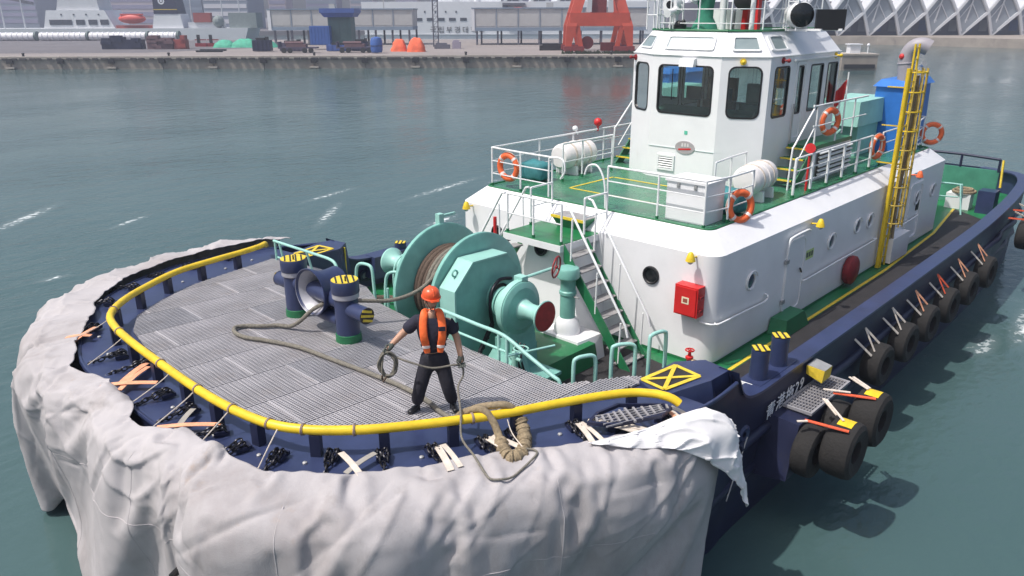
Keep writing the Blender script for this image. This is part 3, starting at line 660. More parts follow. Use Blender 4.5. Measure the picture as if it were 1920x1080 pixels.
# fittings on the front
fn, L = wallfn(plan[0], plan[1])
part('wiper_box', MB().hexa([fn(.85, 5.52, 0), fn(1.25, 5.52, 0), fn(1.25, 5.52, .16), fn(.85, 5.52, .16)], [fn(.85, 5.72, 0), fn(1.25, 5.72, 0), fn(1.25, 5.7, .12), fn(.85, 5.7, .12)]), white2, wh)
part('wiper_arm', MB().beam(fn(.62, 5.45, .03), fn(.62, 4.7, .03), .018, .018), blacks, wh)
pq = part('oval_plaque', MB().hexa([fn(1.1+.28*math.cos(a), 3.54+.165*math.sin(a), 0) for a in [R_(12*k) for k in range(30)]], [fn(1.1+.28*math.cos(a), 3.54+.165*math.sin(a), .02) for a in [R_(12*k) for k in range(30)]]), mat('plaque_grey', (.36, .33, .34), .5), wh)
part('plaque_mark', MB().hexa([fn(*q, .021) for q in ((.92, 3.46), (1.28, 3.5), (1.28, 3.54), (.92, 3.5))], [fn(*q, .026) for q in ((.92, 3.46), (1.28, 3.5), (1.28, 3.54), (.92, 3.5))]), red, wh)
mb = MB()
for k in range(3):
    mb.hexa([fn(1.0+.08*k+a, 3.56+b, .021) for a, b in ((0, 0), (.06, 0), (.05, .09), (.01, .09))], [fn(1.0+.08*k+a, 3.56+b, .026) for a, b in ((0, 0), (.06, 0), (.05, .09), (.01, .09))])
part('plaque_mark', mb, mat('plaque_light', (.6, .57, .58), .5), wh)
part('green_badge', MB().hexa([fn(*q, 0) for q in ((1.05, 3.87), (1.14, 3.87), (1.14, 3.96), (1.05, 3.96))], [fn(*q, .008) for q in ((1.05, 3.87), (1.14, 3.87), (1.14, 3.96), (1.05, 3.96))]), mat('badge_green', (.1, .5, .35), .5), wh)
lv = part('louvre_frame', ringplate([(.3, 2.9), (.82, 2.9), (.82, 3.3), (.3, 3.3)], [(.35, 2.95), (.77, 2.95), (.77, 3.25), (.35, 3.25)], fn, 0, .04), white2, wh)
part('louvre_back', MB().poly([fn(*q, .004) for q in ((.35, 2.95), (.77, 2.95), (.77, 3.25), (.35, 3.25))]), blacks, wh)
for k in range(5): part('louvre_slat', MB().beam(fn(.35, 2.98+.06*k, .025), fn(.77, 2.98+.06*k, .025), .035, .012, fn(0, 0, 1)-fn(0, -.6, 0)), white2, wh)
fn1, L1 = wallfn(plan[1], plan[2]); fn2, L2 = wallfn(plan[2], plan[3]); fn5, L5 = wallfn(plan[5], plan[0])
def lamp2(fn, u, v, m_):
    o = part('eave_lamp', MB().cyl(fn(u, v, 0), fn(u, v, .14), .025, seg=8).sphere(fn(u, v, .15), .05, 10, 6), m_, wh, 50)
    part('lamp_base', MB().cyl(fn(u, v, 0), fn(u, v, .03), .075, seg=14), m_, wh, 50)
lamp2(fn1, .5, 5.67, yellow); lamp2(fn2, .62, 5.68, dkred); lamp2(fn2, 3.75, 5.68, yellow); lamp2(fn5, .12, 5.66, dkred)
# cabin inside
part('cabin_floor', MB().poly([(p.x*.995, p.y*.97, 3.5) for p in plan]), interior, wh)
part('console', MB().hexa([(-5.2, -1.5, 3.5), (-4.7, -.8, 3.5), (-4.7, .8, 3.5), (-5.2, 1.5, 3.5), (-5.7, 1.5, 3.5), (-5.7, -1.5, 3.5)], [(-5.1, -1.5, 4.36), (-4.55, -.75, 4.36), (-4.55, .75, 4.36), (-5.1, 1.5, 4.36), (-5.6, 1.3, 4.42), (-5.6, -1.3, 4.42)]), consol, wh)
part('cabin_panel', MB().box(-8.6, -8.5, .35, .95, 4.75, 5.35), screenb, wh)
part('helm_seat', MB().box(-6.8, -6.3, -.75, .15, 3.9, 4.5).box(-6.9, -6.75, -.72, .12, 4.5, 5.1), brown, wh, 30)
part('helm_seat', MB().box(-6.6, -6.2, .55, 1.15, 3.9, 4.5).box(-6.7, -6.55, .55, 1.15, 4.5, 5.0), consol, wh, 30)
part('cabin_screen', MB().box(-5.5, -5.44, .3, .7, 4.64, 4.95).box(-5.5, -5.44, -.6, -.15, 4.64, 4.95), blacks, wh)
part('cabin_post', MB().cyl((-6.0, -.45, 3.5), (-6.0, -.45, 5.7), .03, seg=8), steel, wh)
# roof equipment
rz = RZ+.02
rail_pts = [(-8.7, -1.4, rz), (-7.6, -1.45, rz), (-6.4, -1.45, rz), (-5.3, -1.45, rz), (-4.85, -.85, rz), (-4.8, .0, rz), (-4.85, .85, rz), (-5.3, 1.45, rz), (-6.4, 1.45, rz), (-7.6, 1.45, rz), (-8.7, 1.4, rz)]
railing(rail_pts, 1.0, (.17, .5), .022, wh, 'roof_railing', post=.02, base=False)
def lat(p, w, d, h, nm, nb=3):
    mb = MB(); p = V(p)
    for a in (-w/2, w/2):
        for b in (-d/2, d/2): mb.cyl(p+V((b, a, 0)), p+V((b, a, h)), .022, seg=6)
    for k in range(1, nb+1):
        z = h*k/nb
        for b in (-d/2, d/2): mb.cyl(p+V((b, -w/2, z)), p+V((b, w/2, z)), .016, seg=6)
        for a in (-w/2, w/2): mb.cyl(p+V((-d/2, a, z)), p+V((d/2, a, z)), .016, seg=6)
    return part(nm, mb, white2, wh, 60)
lat((-5.35, -1.62, rz), .32, .32, 1.1, 'ladder_frame')
def searchlight(p, d, r, m_, lens):
    p, d = V(p), V(d).normalized()
    o = part('searchlight', MB().lathe([(.02, -.32), (r*.75, -.26), (r, -.1), (r, .2), (r*.93, .22)], p, d, 22), m_, wh, 40)
    part('lens', MB().lathe([(r*.93, 0), (.01, .02)], p+d*.21, d, 22), lens, wh, 40)
    part('yoke', MB().cyl(p-V((0, 0, r+.25)), p-V((0, 0, r)), .05, seg=10).tube(spline([p+V((-.0, -r-.05, 0)), p+V((0, -r-.05, -r*.8)), p+V((0, 0, -r-.06)), p+V((0, r+.05, -r*.8)), p+V((0, r+.05, 0))], 4), .025, 6), m_, wh, 50)
searchlight((-5.1, -.95, rz+.62), (1, .15, -.05), .2, white2, portk)
searchlight((-5.55, -.45, rz+.95), (1, -.1, 0), .26, white2, glassp)
mon = part('fire_monitor', MB().tube(spline([(-5.0, -.8, rz), (-5.0, -.8, rz+.35), (-4.95, -.75, rz+.5), (-4.75, -.72, rz+.45)], 4), .07, 10).cyl((-4.75, -.72, rz+.45), (-4.45, -.7, rz+.4), .06, .1, 12), white2, wh, 50)
part('monitor_knob', MB().sphere((-4.98, -.95, rz+.5), .07, 10, 8).sphere((-4.9, -.5, rz+.2), .06, 10, 8), blacks, wh, 50)
part('monitor_foot', MB().cyl((-4.95, -.62, rz), (-4.95, -.62, rz+.14), .16, seg=14).sphere((-4.9, -.62, rz+.12), .12), blacks, wh, 50)
part('mast', MB().cyl((-5.75, .12, rz), (-5.7, .12, rz+4.5), .085, seg=14), white2, wh, 60)
cm = part('covered_compass', MB().lathe([(.34, 0), (.3, .12), (.2, .3), (.2, .55), (.24, .8), (.22, 1.25), (.12, 1.45)], (-5.6, -.3, rz), (0, 0, 1), 14), mat('green_canvas', (.03, .2, .13), .85, var=.3, bump=.6, bscale=6), wh, 40)
rm = part('red_mast_leg', MB().beam((-6.0, .9, rz), (-6.1, .78, rz+3.6), .17, .17), red, wh)
part('red_mast_leg', MB().beam((-6.6, .3, rz), (-6.2, .6, rz+3.6), .15, .15), red, wh)
part('mast_speaker', MB().lathe([(.12, -.25), (.26, -.1), (.28, .1), (.25, .12)], (-5.9, .62, rz+.75), (1, .2, 0), 18), blacks, wh, 40)
part('mast_platform', MB().box(-6.6, -5.4, -.8, 1.3, rz+2.4, rz+2.46), white2, wh)
part('white_post', MB().cyl((-5.3, 1.15, rz), (-5.3, 1.15, rz+2.2), .06, seg=10), white2, wh, 60)
part('life_ring_light', MB().torus((-5.5, 1.35, rz+.85), (1, 1, 0), .13, .05, 16, 8), dkred, wh, 60)
fl = part('floodlight', MB().lathe([(.18, -.4), (.26, -.36), (.31, -.2), (.31, .16), (.285, .2)], (-6.4, 1.82, rz+.36), (.75, .66, 0), 22), white2, wh, 40)
part('flood_lens', MB().lathe([(.285, 0), (.2, .05), (.01, .08)], V((-6.4, 1.82, rz+.36))+V((.75, .66, 0)).normalized()*.235, (.75, .66, 0), 22), portk, wh, 40)
part('flood_bracket', MB().box(-6.5, -6.3, 1.2, 2.1, rz-.02, rz+.04).cyl((-6.4, 2.0, rz), (-6.4, 2.0, rz+.2), .06, seg=8), white2, wh)
sb = part('signal_board', MB().cbox((-6.6, 2.52, rz+.25), .12, .68, .47, R_(38)), blacks, wh)
part('board_bracket', MB().beam((-6.7, 1.4, rz+.02), (-6.7, 2.8, rz+.02), .05, .05).beam((-6.6, 1.4, rz+.02), (-6.2, 2.5, rz+.02), .05, .05), white2, wh)
lat((-6.3, 1.75, rz), .25, .25, 1.0, 'ladder_frame')
for k, (x, y, h) in enumerate(((-7.4, -.9, 1.6), (-7.2, 1.0, 2.0), (-8.2, -.3, 2.4))): part('whip_aerial', MB().cyl((x, y, rz), (x, y, rz+h), .02, .008, 8), white2, wh, 60)
part('radar_pedestal', MB().cyl((-7.0, 0, rz), (-7.0, 0, rz+.9), .2, .16, 14), white2, wh, 50)
part('roof_locker', MB().box(-7.6, -6.8, -.9, -.2, rz, rz+.5), white2, wh)
# ------------------------------------------------------------------ boat deck fittings
z0 = HB
YB = HW-HC-.12
railing([(-13.6, -YB, z0), (-12.2, -YB, z0), (-10.8, -YB, z0), (-9.4, -YB, z0), (-8.0, -YB, z0), (-6.6, -YB, z0), (-5.2, -YB, z0), (-3.8, -YB, z0), (-2.4, -YB, z0), (-.62, -YB, z0), (-.56, -2.05, z0), (-.56, -1.05, z0)], .95)
railing([(-.56, .55, z0), (-.56, 1.85, z0), (-.56, 2.95, z0), (-1.3, YB, z0), (-2.3, YB, z0)], .95)
railing([(-4.35, YB, z0), (-5.3, YB, z0), (-6.25, YB, z0), (-7.2, YB, z0), (-8.15, YB, z0), (-9.1, YB, z0)], .92, (.33, .66), .024, post=.035)
railing([(-9.9, YB, z0), (-11.2, YB, z0), (-12.4, YB, z0)], .92)
railing([(-14.0, 1.2, z0), (-14.05, 2.9, z0), (-13.0, YB, z0)], .95)
railing([(-4.3, -2.1, z0), (-3.0, -2.1, z0), (-2.2, -2.1, z0)], .95, (.5,))
railing([(-2.5, 2.05, z0), (-3.4, 1.95, z0), (-4.2, 1.9, z0)], .95, (.5,))
part('gate_hoop', MB().tube(spline([(-.5, -1.1, z0), (-.5, -1.1, z0+.8), (-.5, -1.05, z0+.95), (-.5, -.7, z0+.95), (-.5, -.62, z0+.7), (-.5, -.75, z0+.5)], 4), .022, 8), white2, house, 60)
part('gate_hoop', MB().tube(spline([(-.5, .55, z0), (-.5, .5, z0+.6), (-.5, .3, z0+.93), (-.5, .05, z0+.9), (-.5, -.05, z0+.7)], 4), .022, 8), white2, house, 60)
mb = MB().beam((-1.7, -1.45, z0+.002), (-1.7, 1.05, z0+.002), .06, .006, (0, 0, 1)); part('yellow_line', mb, yelstripe, house)
mb = MB().beam((-3.5, -1.45, z0+.002), (-1.75, -1.45, z0+.002), .06, .006, (0, 0, 1)); part('yellow_line', mb, yelstripe, house)
mb = MB().beam((-3.5, -1.4, z0+.002), (-3.5, .9, z0+.002), .06, .006, (0, 0, 1)); part('yellow_line', mb, yelstripe, house)
# boat deck stairs beside the wheelhouse
def bstair(s):
    y0, y1 = s*2.02, s*2.62; st = part('deck_stair', MB().hexa([(-5.2, y1, z0), (-5.2, y1+.03*s, z0), (-5.6, y1+.03*s, z0), (-5.6, y1, z0)], [(-6.2, y1, 3.6), (-6.2, y1+.03*s, 3.6), (-6.6, y1+.03*s, 3.6), (-6.6, y1, 3.6)]), greend, house)
    for k in range(4):
        x = -5.35-.28*k; z = z0+.2+.22*k
        part('tread', MB().box(x-.13, x+.13, min(y0, y1), max(y0, y1), z-.03, z), greend, st)
        part('tread_nosing', MB().box(x+.1, x+.135, min(y0, y1), max(y0, y1), z-.028, z+.008), yelstripe, st)
    part('side_deck', MB().box(-8.8, -6.3, min(s*1.96, y1), max(s*1.96, y1), 3.5, 3.6), greend, house)
    part('deck_trunk', MB().box(-8.8, -6.5, min(s*1.96, y1)+.02, max(s*1.96, y1)-.02, z0, 3.5), white, house)
    part('stair_rail', MB().tube(spline([(-5.05, y1, z0), (-5.1, y1, z0+.95), (-5.2, y1, z0+1.08), (-6.1, y1, 4.55), (-6.3, y1, 4.6), (-9.6, y1, 4.6)], 4), .024, 8), white2, house, 60)
    part('stair_rail', MB().tube(spline([(-5.3, y1, z0+.5), (-6.2, y1, 4.05), (-6.4, y1, 4.1), (-9.6, y1, 4.1)], 4), .016, 8), white2, house, 60)
    for x, zz in ((-6.3, 3.6), (-7.6, 3.6), (-8.7, 3.6)): part('post', MB().cyl((x, y1, zz), (x, y1, 4.6), .022, seg=8), white2, house, 60)
    return st
bstair(1); bstair(-1)
gr = part('vent_grille', MB().box(-8.7, -6.6, 2.645, 2.66, z0+.1, 3.42), blacks, house)
for k in range(6): part('grille_slat', MB().beam((-8.7, 2.69, z0+.16+.11*k), (-6.6, 2.69, z0+.16+.11*k), .06, .03, (0, .6, 1)), white2, house)
part('air_horn', MB().lathe([(.03, -.15), (.06, 0), (.12, .2), (.11, .2)], (-5.35, 2.95, 3.72), (.8, .3, .1), 14), red, house, 40); part('horn_post', MB().cyl((-5.35, 2.95, z0), (-5.35, 2.95, 3.65), .03, seg=8).sphere((-5.4, 2.95, 3.68), .11, 10, 8), red, house, 40)
part('alarm_lamp', MB().sphere((-4.9, -YB, z0+1.15), .12, 12, 8).cyl((-4.9, -YB, z0+.9), (-4.9, -YB, z0+1.1), .03, seg=8), red, house, 40)
part('white_lamp', MB().sphere((-4.0, -YB-.1, z0+1.05), .08, 12, 8).cyl((-4.0, -YB, z0+.9), (-4.0, -YB-.1, z0+1.05), .02, seg=8), white2, house, 40)
# mint deckhouse block and funnel
mt = part('vent_trunk', MB().box(-13.0, -10.9, .9, 2.0, z0, 3.62), teal2, house)
part('vent_head', MB().hexa([(-13.2, .75, 3.6), (-10.5, .75, 3.6), (-10.5, 2.12, 3.6), (-13.2, 2.12, 3.6)], [(-13.2, .8, 4.3), (-10.6, .8, 4.3), (-10.6, 2.08, 4.3), (-13.2, 2.08, 4.3)]), teal2, house)
part('pipe_stack', MB().tube(spline([(-10.4, .9, z0), (-10.4, .9, 3.5), (-10.3, .8, 3.9), (-10.3, .5, 4.0)], 4), .06, 8).tube(spline([(-10.5, 1.4, z0), (-10.4, 1.5, 3.2), (-10.4, 1.7, 3.5)], 4), .05, 8), teal2, house, 60)
part('funnel', MB().hexa([(-15.2, 1.75, z0), (-12.5, 1.75, z0), (-12.5, 2.62, z0), (-15.2, 2.62, z0)], [(-15.0, 1.8, 4.62), (-12.5, 1.8, 4.62), (-12.5, 2.62, 4.62), (-15.0, 2.62, 4.62)]), blue, house)
part('funnel_cap', MB().hexa([(-15.15, 1.72, 4.62), (-12.42, 1.72, 4.62), (-12.42, 2.7, 4.62), (-15.15, 2.7, 4.62)], [(-15.0, 1.85, 4.82), (-12.7, 1.85, 4.82), (-12.7, 2.55, 4.82), (-15.0, 2.55, 4.82)]), blue, house)
ex = part('exhaust_pipe', MB().tube(spline([(-12.9, 2.5, 4.6), (-12.9, 2.46, 5.0), (-12.9, 2.42, 5.35), (-12.9, 2.46, 5.6), (-12.9, 2.6, 5.78), (-12.95, 2.8, 5.82), (-13.0, 2.98, 5.75)], 6), .23, 18), gray, house, 60)
part('exhaust_flange', MB().torus((-12.9, 2.42, 5.3), (0, -.1, 1), .23, .025, 18, 6), gray, house, 60)
part('exhaust_patch', MB().sphere((-12.72, 2.34, 5.5), .09, 10, 8), red, house, 60)
part('whistle', MB().cyl((-14.2, 2.5, 4.8), (-14.2, 2.5, 5.15), .03, seg=8).lathe([(.03, -.1), (.1, .1)], (-14.2, 2.5, 5.2), (.3, .5, .2), 12), steel, house, 50)
part('radome', MB().sphere((-15.8, 2.0, 4.1), .33, 16, 10).cyl((-15.8, 2.0, z0), (-15.8, 2.0, 3.9), .06, seg=8), white2, house, 40)
# yellow vertical ladder with hoses
lx, ly = -9.25, 3.78
la = part('ladder', MB().cyl((lx+.16, ly, .02), (lx+.16, ly, 6.0), .028, seg=8).cyl((lx-.16, ly, .02), (lx-.16, ly, 6.0), .028, seg=8), yellow, tug, 60)
r0 = part('rung', MB().cyl((lx-.16, ly, .3), (lx+.16, ly, .3), .014, seg=6), yellow, la, 60)
for k in range(1, 21): inst(r0, 'rung', la, WL[r0.name]+V((0, 0, .28*k)))
part('ladder_pipe', MB().cyl((lx+.26, ly-.04, .02), (lx+.24, ly-.04, 5.4), .055, seg=10), yellow, la, 60)
for k, (dx, dy) in enumerate(((-.3, .0), (-.4, .05), (-.5, .0))):
    part('bundled_rope', MB().tube(spline([(lx+dx, ly+dy, .5), (lx+dx+.04, ly+dy-.03, 2), (lx+dx-.03, ly+dy+.02, 3.5), (lx+dx+.1, ly+dy, 5.2)], 6), .04, 8), rope2, la, 60)
for z in (.9, 1.9, 2.9, 3.9, 4.9): part('standoff', MB().beam((lx-.5, ly, z), (lx+.25, ly, z), .03, .03).beam((lx, ly, z), (lx, 3.2 if z > 2.4 else HW, z), .03, .03), yellow, la)
cage = mat('faded_yellow_paint', (.46, .33, .06), .6, var=.3, scale=5, dirt=[(RUST, .7, 4, .56)])
for k in range(9):
    z = 1.3+.5*k; part('cage_hoop', MB().tube([(lx+.17+.2*math.sin(R_(0)), ly, z)]+[(lx-.09+.3*math.cos(R_(a)), ly+.32*math.sin(R_(a)), z) for a in range(15, 166, 15)]+[(lx-.4, ly-.02, z)], .02, 6), cage if k < 5 else yellow, la, 60)
for a in (25, 60, 95, 130, 160): part('cage_strip', MB().beam((lx-.09+.3*math.cos(R_(a)), ly+.32*math.sin(R_(a)), 1.2), (lx-.09+.3*math.cos(R_(a)), ly+.32*math.sin(R_(a)), 5.4), .03, .03), cage, la)
# flag
part('flag_staff', MB().cyl((-9.0, 2.25, 3.6), (-9.07, 2.2, 5.24), .022, seg=8), white2, house, 60)
mb = MB(); vs_ = []
for i in range(7):
    for j in range(5): vs_.append((-9.06+.012*j+.03*math.sin(i*1.4), 2.19-.055*i, 5.05-.13*j-.07*i))
mb.add(vs_, [(i*5+j, (i+1)*5+j, (i+1)*5+j+1, i*5+j+1) for i in range(6) for j in range(4)])
part('flag', mb, red, house, 60)
# bulwark bollards on the port and starboard side
def bollard(x, y, s):
    zb = 0 if s > 0 else -.38
    o = part('bollard', MB().lathe([(.16, 0), (.15, .46), (.155, .48), (.155, .56), (.02, .57)], (x, y, .83+zb), (0, 0, 1), 22), navy, tug, 40)
    part('bollard_top', MB().cyl((x, y, 1.402+zb), (x, y, 1.408+zb), .152, seg=22), blacks, o)
    for k in (-1, 0, 1):
        w = math.sqrt(.15**2-(k*.1)**2); d = V((.75, .66, 0)); e = V((.66, -.75, 0)); c = V((x, y, 1.412+zb))+e*k*.1
        part('yellow_stripe', MB().beam(c-d*w, c+d*w, .058, .006, (0, 0, 1)), yelstripe, o)
for s in (1, -1):
    part('bollard_plinth', MB().hexa([(1.75, s*5.05, .3), (.2, s*5.05, .3), (.2, s*5.5, .3), (1.75, s*5.5, .3)], [(1.65, s*5.1, .86), (.25, s*5.1, .86), (.25, s*5.5, .86), (1.65, s*5.5, .86)]), navy, tug)
    bollard(1.35 if s > 0 else .65, s*5.3, s); bollard(.6 if s > 0 else -.1, s*5.3, s)
part('sunlit_plinth_end', MB().hexa([(1.775, 5.02, .35), (1.755, 5.02, .35), (1.755, 5.32, .35), (1.775, 5.32, .35)], [(1.68, 5.1, .855), (1.66, 5.1, .855), (1.66, 5.36, .855), (1.68, 5.36, .855)]), white2, tug)  # white plate added to make the plinth's end face look sunlit
# boarding grate, yellow chock and fender bracket on the port side
bg_ = part('boarding_grate', ringplate([(.95, 5.62), (-.75, 5.62), (-.75, 6.15), (.95, 6.15)], [(.91, 5.66), (-.71, 5.66), (-.71, 6.11), (.91, 6.11)], lambda u, v, t: V((u, v, .3+t)), -.04, .01), galvb, tug)
for k in range(14): part('grate_bar', MB().box(-.71+.117*k, -.69+.117*k, 5.66, 6.11, .27, .305), galvb, bg_)
mb = MB()
for k in range(8): mb.box(-.71, .91, 5.68+.055*k, 5.69+.055*k, .272, .301)
part('cross_bar', mb, galvb, bg_)
part('fender_bracket', MB().hexa([(1.6, 5.2, -.9), (-.9, 5.2, -.9), (-.9, 6.1, -.75), (1.6, 6.1, -.75)], [(1.3, 5.2, .24), (-.8, 5.2, .24), (-.8, 6.1, .2), (1.3, 6.1, .2)]), navydk, tug)
part('chock', MB().hexa([(.0, 5.6, .55), (-.38, 5.6, .55), (-.38, 5.9, .45), (.0, 5.9, .45)], [(.02, 5.6, .72), (-.4, 5.6, .72), (-.36, 5.92, .68), (-.02, 5.92, .68)]), yelstripe, tug)
part('chock_top', MB().hexa([(.0, 5.6, .722), (-.38, 5.6, .722), (-.35, 5.92, .684), (-.03, 5.92, .684)], [(.0, 5.6, .73), (-.38, 5.6, .73), (-.35, 5.92, .69), (-.03, 5.92, .69)]), steel, tug)
part('hull_eye', MB().lathe([(.05, 0), (.17, 0), (.17, .04), (.12, .07), (.05, .05)], (2.2, 5.52, .2), (.1, 1, 0), 18, False), navy, tug, 40)
part('eye_wire', MB().cyl((2.2, 5.62, .18), (3.0, 5.75, -.6), .01, seg=6), steel, tug)
# starboard fairlead opening in the bulwark
part('fairlead', ringplate(rrect(1.35, 1.95, .2, .5, .14), rrect(1.42, 1.88, .26, .44, .085), lambda u, v, t: V((u, -5.42+t, v)), -.02, .05), navydk, tug, 30)
part('painted_daylight', MB().poly([(u, -5.435, v) for u, v in rrect(1.42, 1.88, .26, .44, .085)]), galv, tug)  # pale sheet painted in as daylight showing through the opening
part('striped_plate', MB().box(2.75, 2.78, -5.0, -4.75, .7, 1.45), yelstripe, tug)
part('deck_gear', MB().tube(spline([(2.6, -4.4, .1), (2.9, -3.6, .2), (2.5, -3.1, .15), (2.1, -3.9, .2), (2.6, -4.5, .12)], 5), .06, 8), rope3, tug, 60)
# aft deck
part('stern_wall', MB().box(-19.35, -19.27, -4.1, 4.2, 0, 1.33), mat('green_bulwark_paint', (.06, .24, .16), .4, var=.2, scale=2, dirt=[((.05, .1, .08), .5, 3, .6)]), tug)
railing([(-19.3, -4.0, 1.33), (-19.3, -2.3, 1.33), (-19.3, -.5, 1.33), (-19.3, 1.3, 1.33), (-19.3, 2.9, 1.33), (-19.1, 4.2, 1.3)], .46, (), .05, tug, 'stern_rail', post=.045, mtl=navydk, base=False)
part('stern_winch', MB().lathe([(.4, 0), (.4, .1), (.2, .15), (.2, .6), (.4, .65), (.4, .75)], (-17.2, .2, .2), (0, 1, 0), 20).box(-17.6, -16.8, 0, 1.2, 0, .35), teal2, tug, 40)
part('stern_capstan', MB().lathe([(.24, 0), (.17, .1), (.15, .6), (.24, .68), (.24, .75), (.02, .77)], (-16.9, 2.7, 0), (0, 0, 1), 18), teal2, tug, 40)
part('stern_frame', MB().tube(spline([(-17.2, 2.6, 0), (-17.25, 2.6, .8), (-17.3, 2.7, 1.0), (-17.5, 3.4, 1.0), (-17.55, 3.5, .9), (-17.7, 3.55, 0)], 4), .035, 8).cyl((-17.2, 3.7, 0), (-17.5, 3.45, 1.0), .03, seg=8).cyl((-17.25, 2.65, .55), (-17.5, 3.45, .55), .025, seg=8), teal2, tug, 60)
part('stern_bollard', MB().box(-18.5, -17.9, 3.95, 4.5, 0, .8), navy, tug)
part('white_chest', MB().box(-18.6, -18.1, 2.9, 3.7, 0, .55), white2, tug)
part('stern_post', MB().beam((-18.9, 4.4, .8), (-19.1, 4.3, 1.75), .06, .12), yelstripe, tug)
part('stern_coil', MB().torus((-18.4, 3.4, .62), (0, 0, 1), .36, .05, 20, 6).torus((-18.4, 3.4, .69), (0, 0, 1), .26, .05, 18, 6), rope2, tug, 60)
# name on the hull
def lettering(txt, size, name, m_, parent, p, xdir, ydir, extr=.004, space=1.0):
    cu = bpy.data.curves.new(name, 'FONT'); cu.body = txt; cu.size = size; cu.extrude = extr; cu.space_character = space; cu.align_x = 'LEFT'
    t = bpy.data.objects.new(name, cu); COL.objects.link(t)
    bpy.context.view_layer.update(); dg = bpy.context.evaluated_depsgraph_get()
    me = bpy.data.meshes.new_from_object(t.evaluated_get(dg)); bpy.data.objects.remove(t)
    o = bpy.data.objects.new(name, me); COL.objects.link(o); me.materials.clear(); me.materials.append(m_)
    X = V(xdir).normalized(); Z = X.cross(V(ydir)).normalized(); Y = Z.cross(X)
    pl = wl(parent); o.parent = parent
    o.matrix_local = Matrix(((X.x, Y.x, Z.x, p[0]-pl.x), (X.y, Y.y, Z.y, p[1]-pl.y), (X.z, Y.z, Z.z, p[2]-pl.z), (0, 0, 0, 1)))
    return o
lettering('青港拖29', .34, 'hull_name', letter, tug, (1.52, 5.59, .2), (-1, 0, .06), (0, .06, 1), .004, 1.18)

# ------------------------------------------------------------------ winch
wn = thing('deck_winch', 'large sea green rope winch with two big drum flanges in front of the stairs', 'winch', (3.4, 0, .45))
AX = (3.4, 0, 1.74); yv = (0, 1, 0)
def at(y, dx=0, dz=0): return V((3.4+dx, y, 1.74+dz))
for y in (-.56, .46):
    o = part('drum_flange', MB().lathe([(.3, 0), (1.17, 0), (1.2, .015), (1.2, .085), (1.17, .1), (.3, .1)], at(y), yv, 64), teal, wn, 40)
part('drum', MB().cyl(at(-.46), at(.46), .5, seg=32), dkred, wn, 40)
dr_ = None
for lay, r in ((0, .68), (1, .76)):
    for k in range(9):
        y = -.42+.105*k+.04*lay
        if y > .45: continue
        if dr_ is None: dr_ = part('rope_turn', MB().torus((0, 0, 0), yv, 1, .088, 32, 7), rope3, wn, 60); dr_.scale = (.57, .6, .57)
        o = inst(dr_, 'rope_turn', wn, at(y, .01*math.sin(k*2.1), -1.088*r)); o.scale = (r, .62, r)
dr_.location = at(-.42, 0, -1.088*.6)-wl(wn); dr_.scale = (.6, .6, .6)
# lighter hawser turns lying on top
for k in range(4): part('hawser_turn', MB().torus(at(.0+.11*k), (.04, 1, .06),   .82+.015*k, .043, 40, 7), rope_m, wn, 60)
# octagonal gear case beside the right flange
oc = [(-.62, -1.25), (1.02, -1.25), (1.02, .42), (.56, .86), (-.3, .84), (-.62, .5)]
cs = part('gear_case', MB().hexa([at(.62, a, b) for a, b in oc], [at(.98, a, b) for a, b in oc]), teal, wn)
rim = [(a*1.0, b) for a, b in oc]
part('case_rim', MB().hexa([at(.6, 1.03, -1.25), at(.6, 1.03, .42), at(.6, .57, .875), at(.6, -.31, .855), at(.6, -.31, .825), at(.6, .55, .845), at(.6, .99, .41), at(.6, .99, -1.25)],
     [at(1.0, 1.03, -1.25), at(1.0, 1.03, .42), at(1.0, .57, .875), at(1.0, -.31, .855), at(1.0, -.31, .825), at(1.0, .55, .845), at(1.0, .99, .41), at(1.0, .99, -1.25)]), teal2, wn)
part('lifting_eye', MB().torus(at(.8, .83, .68), (0, 1, 0), .06, .018, 14, 6), teal, wn, 60)
part('case_opening', MB().lathe([(.34, 0), (.34, .03), (.26, .03), (.26, .0)], at(.985, -.1, .05), yv, 28, False), teal, wn, 40)
part('opening_shade_disc', MB().lathe([(.27, 0), (.01, .001)], at(.984, -.1, .05), yv, 24), blacks, wn)  # flat black disc; the shade inside the opening is put in as colour
part('main_shaft', MB().cyl(at(.9, -.0), at(1.5, -.0), .13, seg=20), teal, wn, 40)
part('clutch_guard', MB().lathe([(.2, 0), (.3, .02), (.3, .1), (.22, .12)], at(1.12), yv, 28), teal, wn, 40)
part('clutch_disc', MB().lathe([(.2, 0), (.33, .0), (.35, .03), (.35, .1), (.2, .12)], at(1.28), yv, 30), teal2, wn, 40)
bd = part('brake_housing', MB().lathe([(.2, 0), (.48, .0), (.5, .02), (.5, .17), (.48, .19), (.4, .2), (.39, .21), (.2, .22)], at(1.47, .0, .0), yv, 44), teal, wn, 40)
part('brake_band', MB().lathe([(.505, .03), (.515, .03), (.515, .15), (.505, .15)], at(1.47), yv, 44), teal2, wn, 40)
wr = part('warping_head', MB().lathe([(.2, 0), (.18, .05), (.15, .15), (.145, .3), (.17, .4), (.24, .47), (.285, .5), (.285, .52), (.27, .53)], at(1.69), yv, 36), teal2, wn, 40)
part('warping_face', MB().lathe([(.272, .0), (.25, -.012), (.08, -.03), (.01, -.03)], at(2.222), yv, 36), mat('dull_red_paint', (.36, .03, .03), .5, var=.25, scale=7), wn, 40)
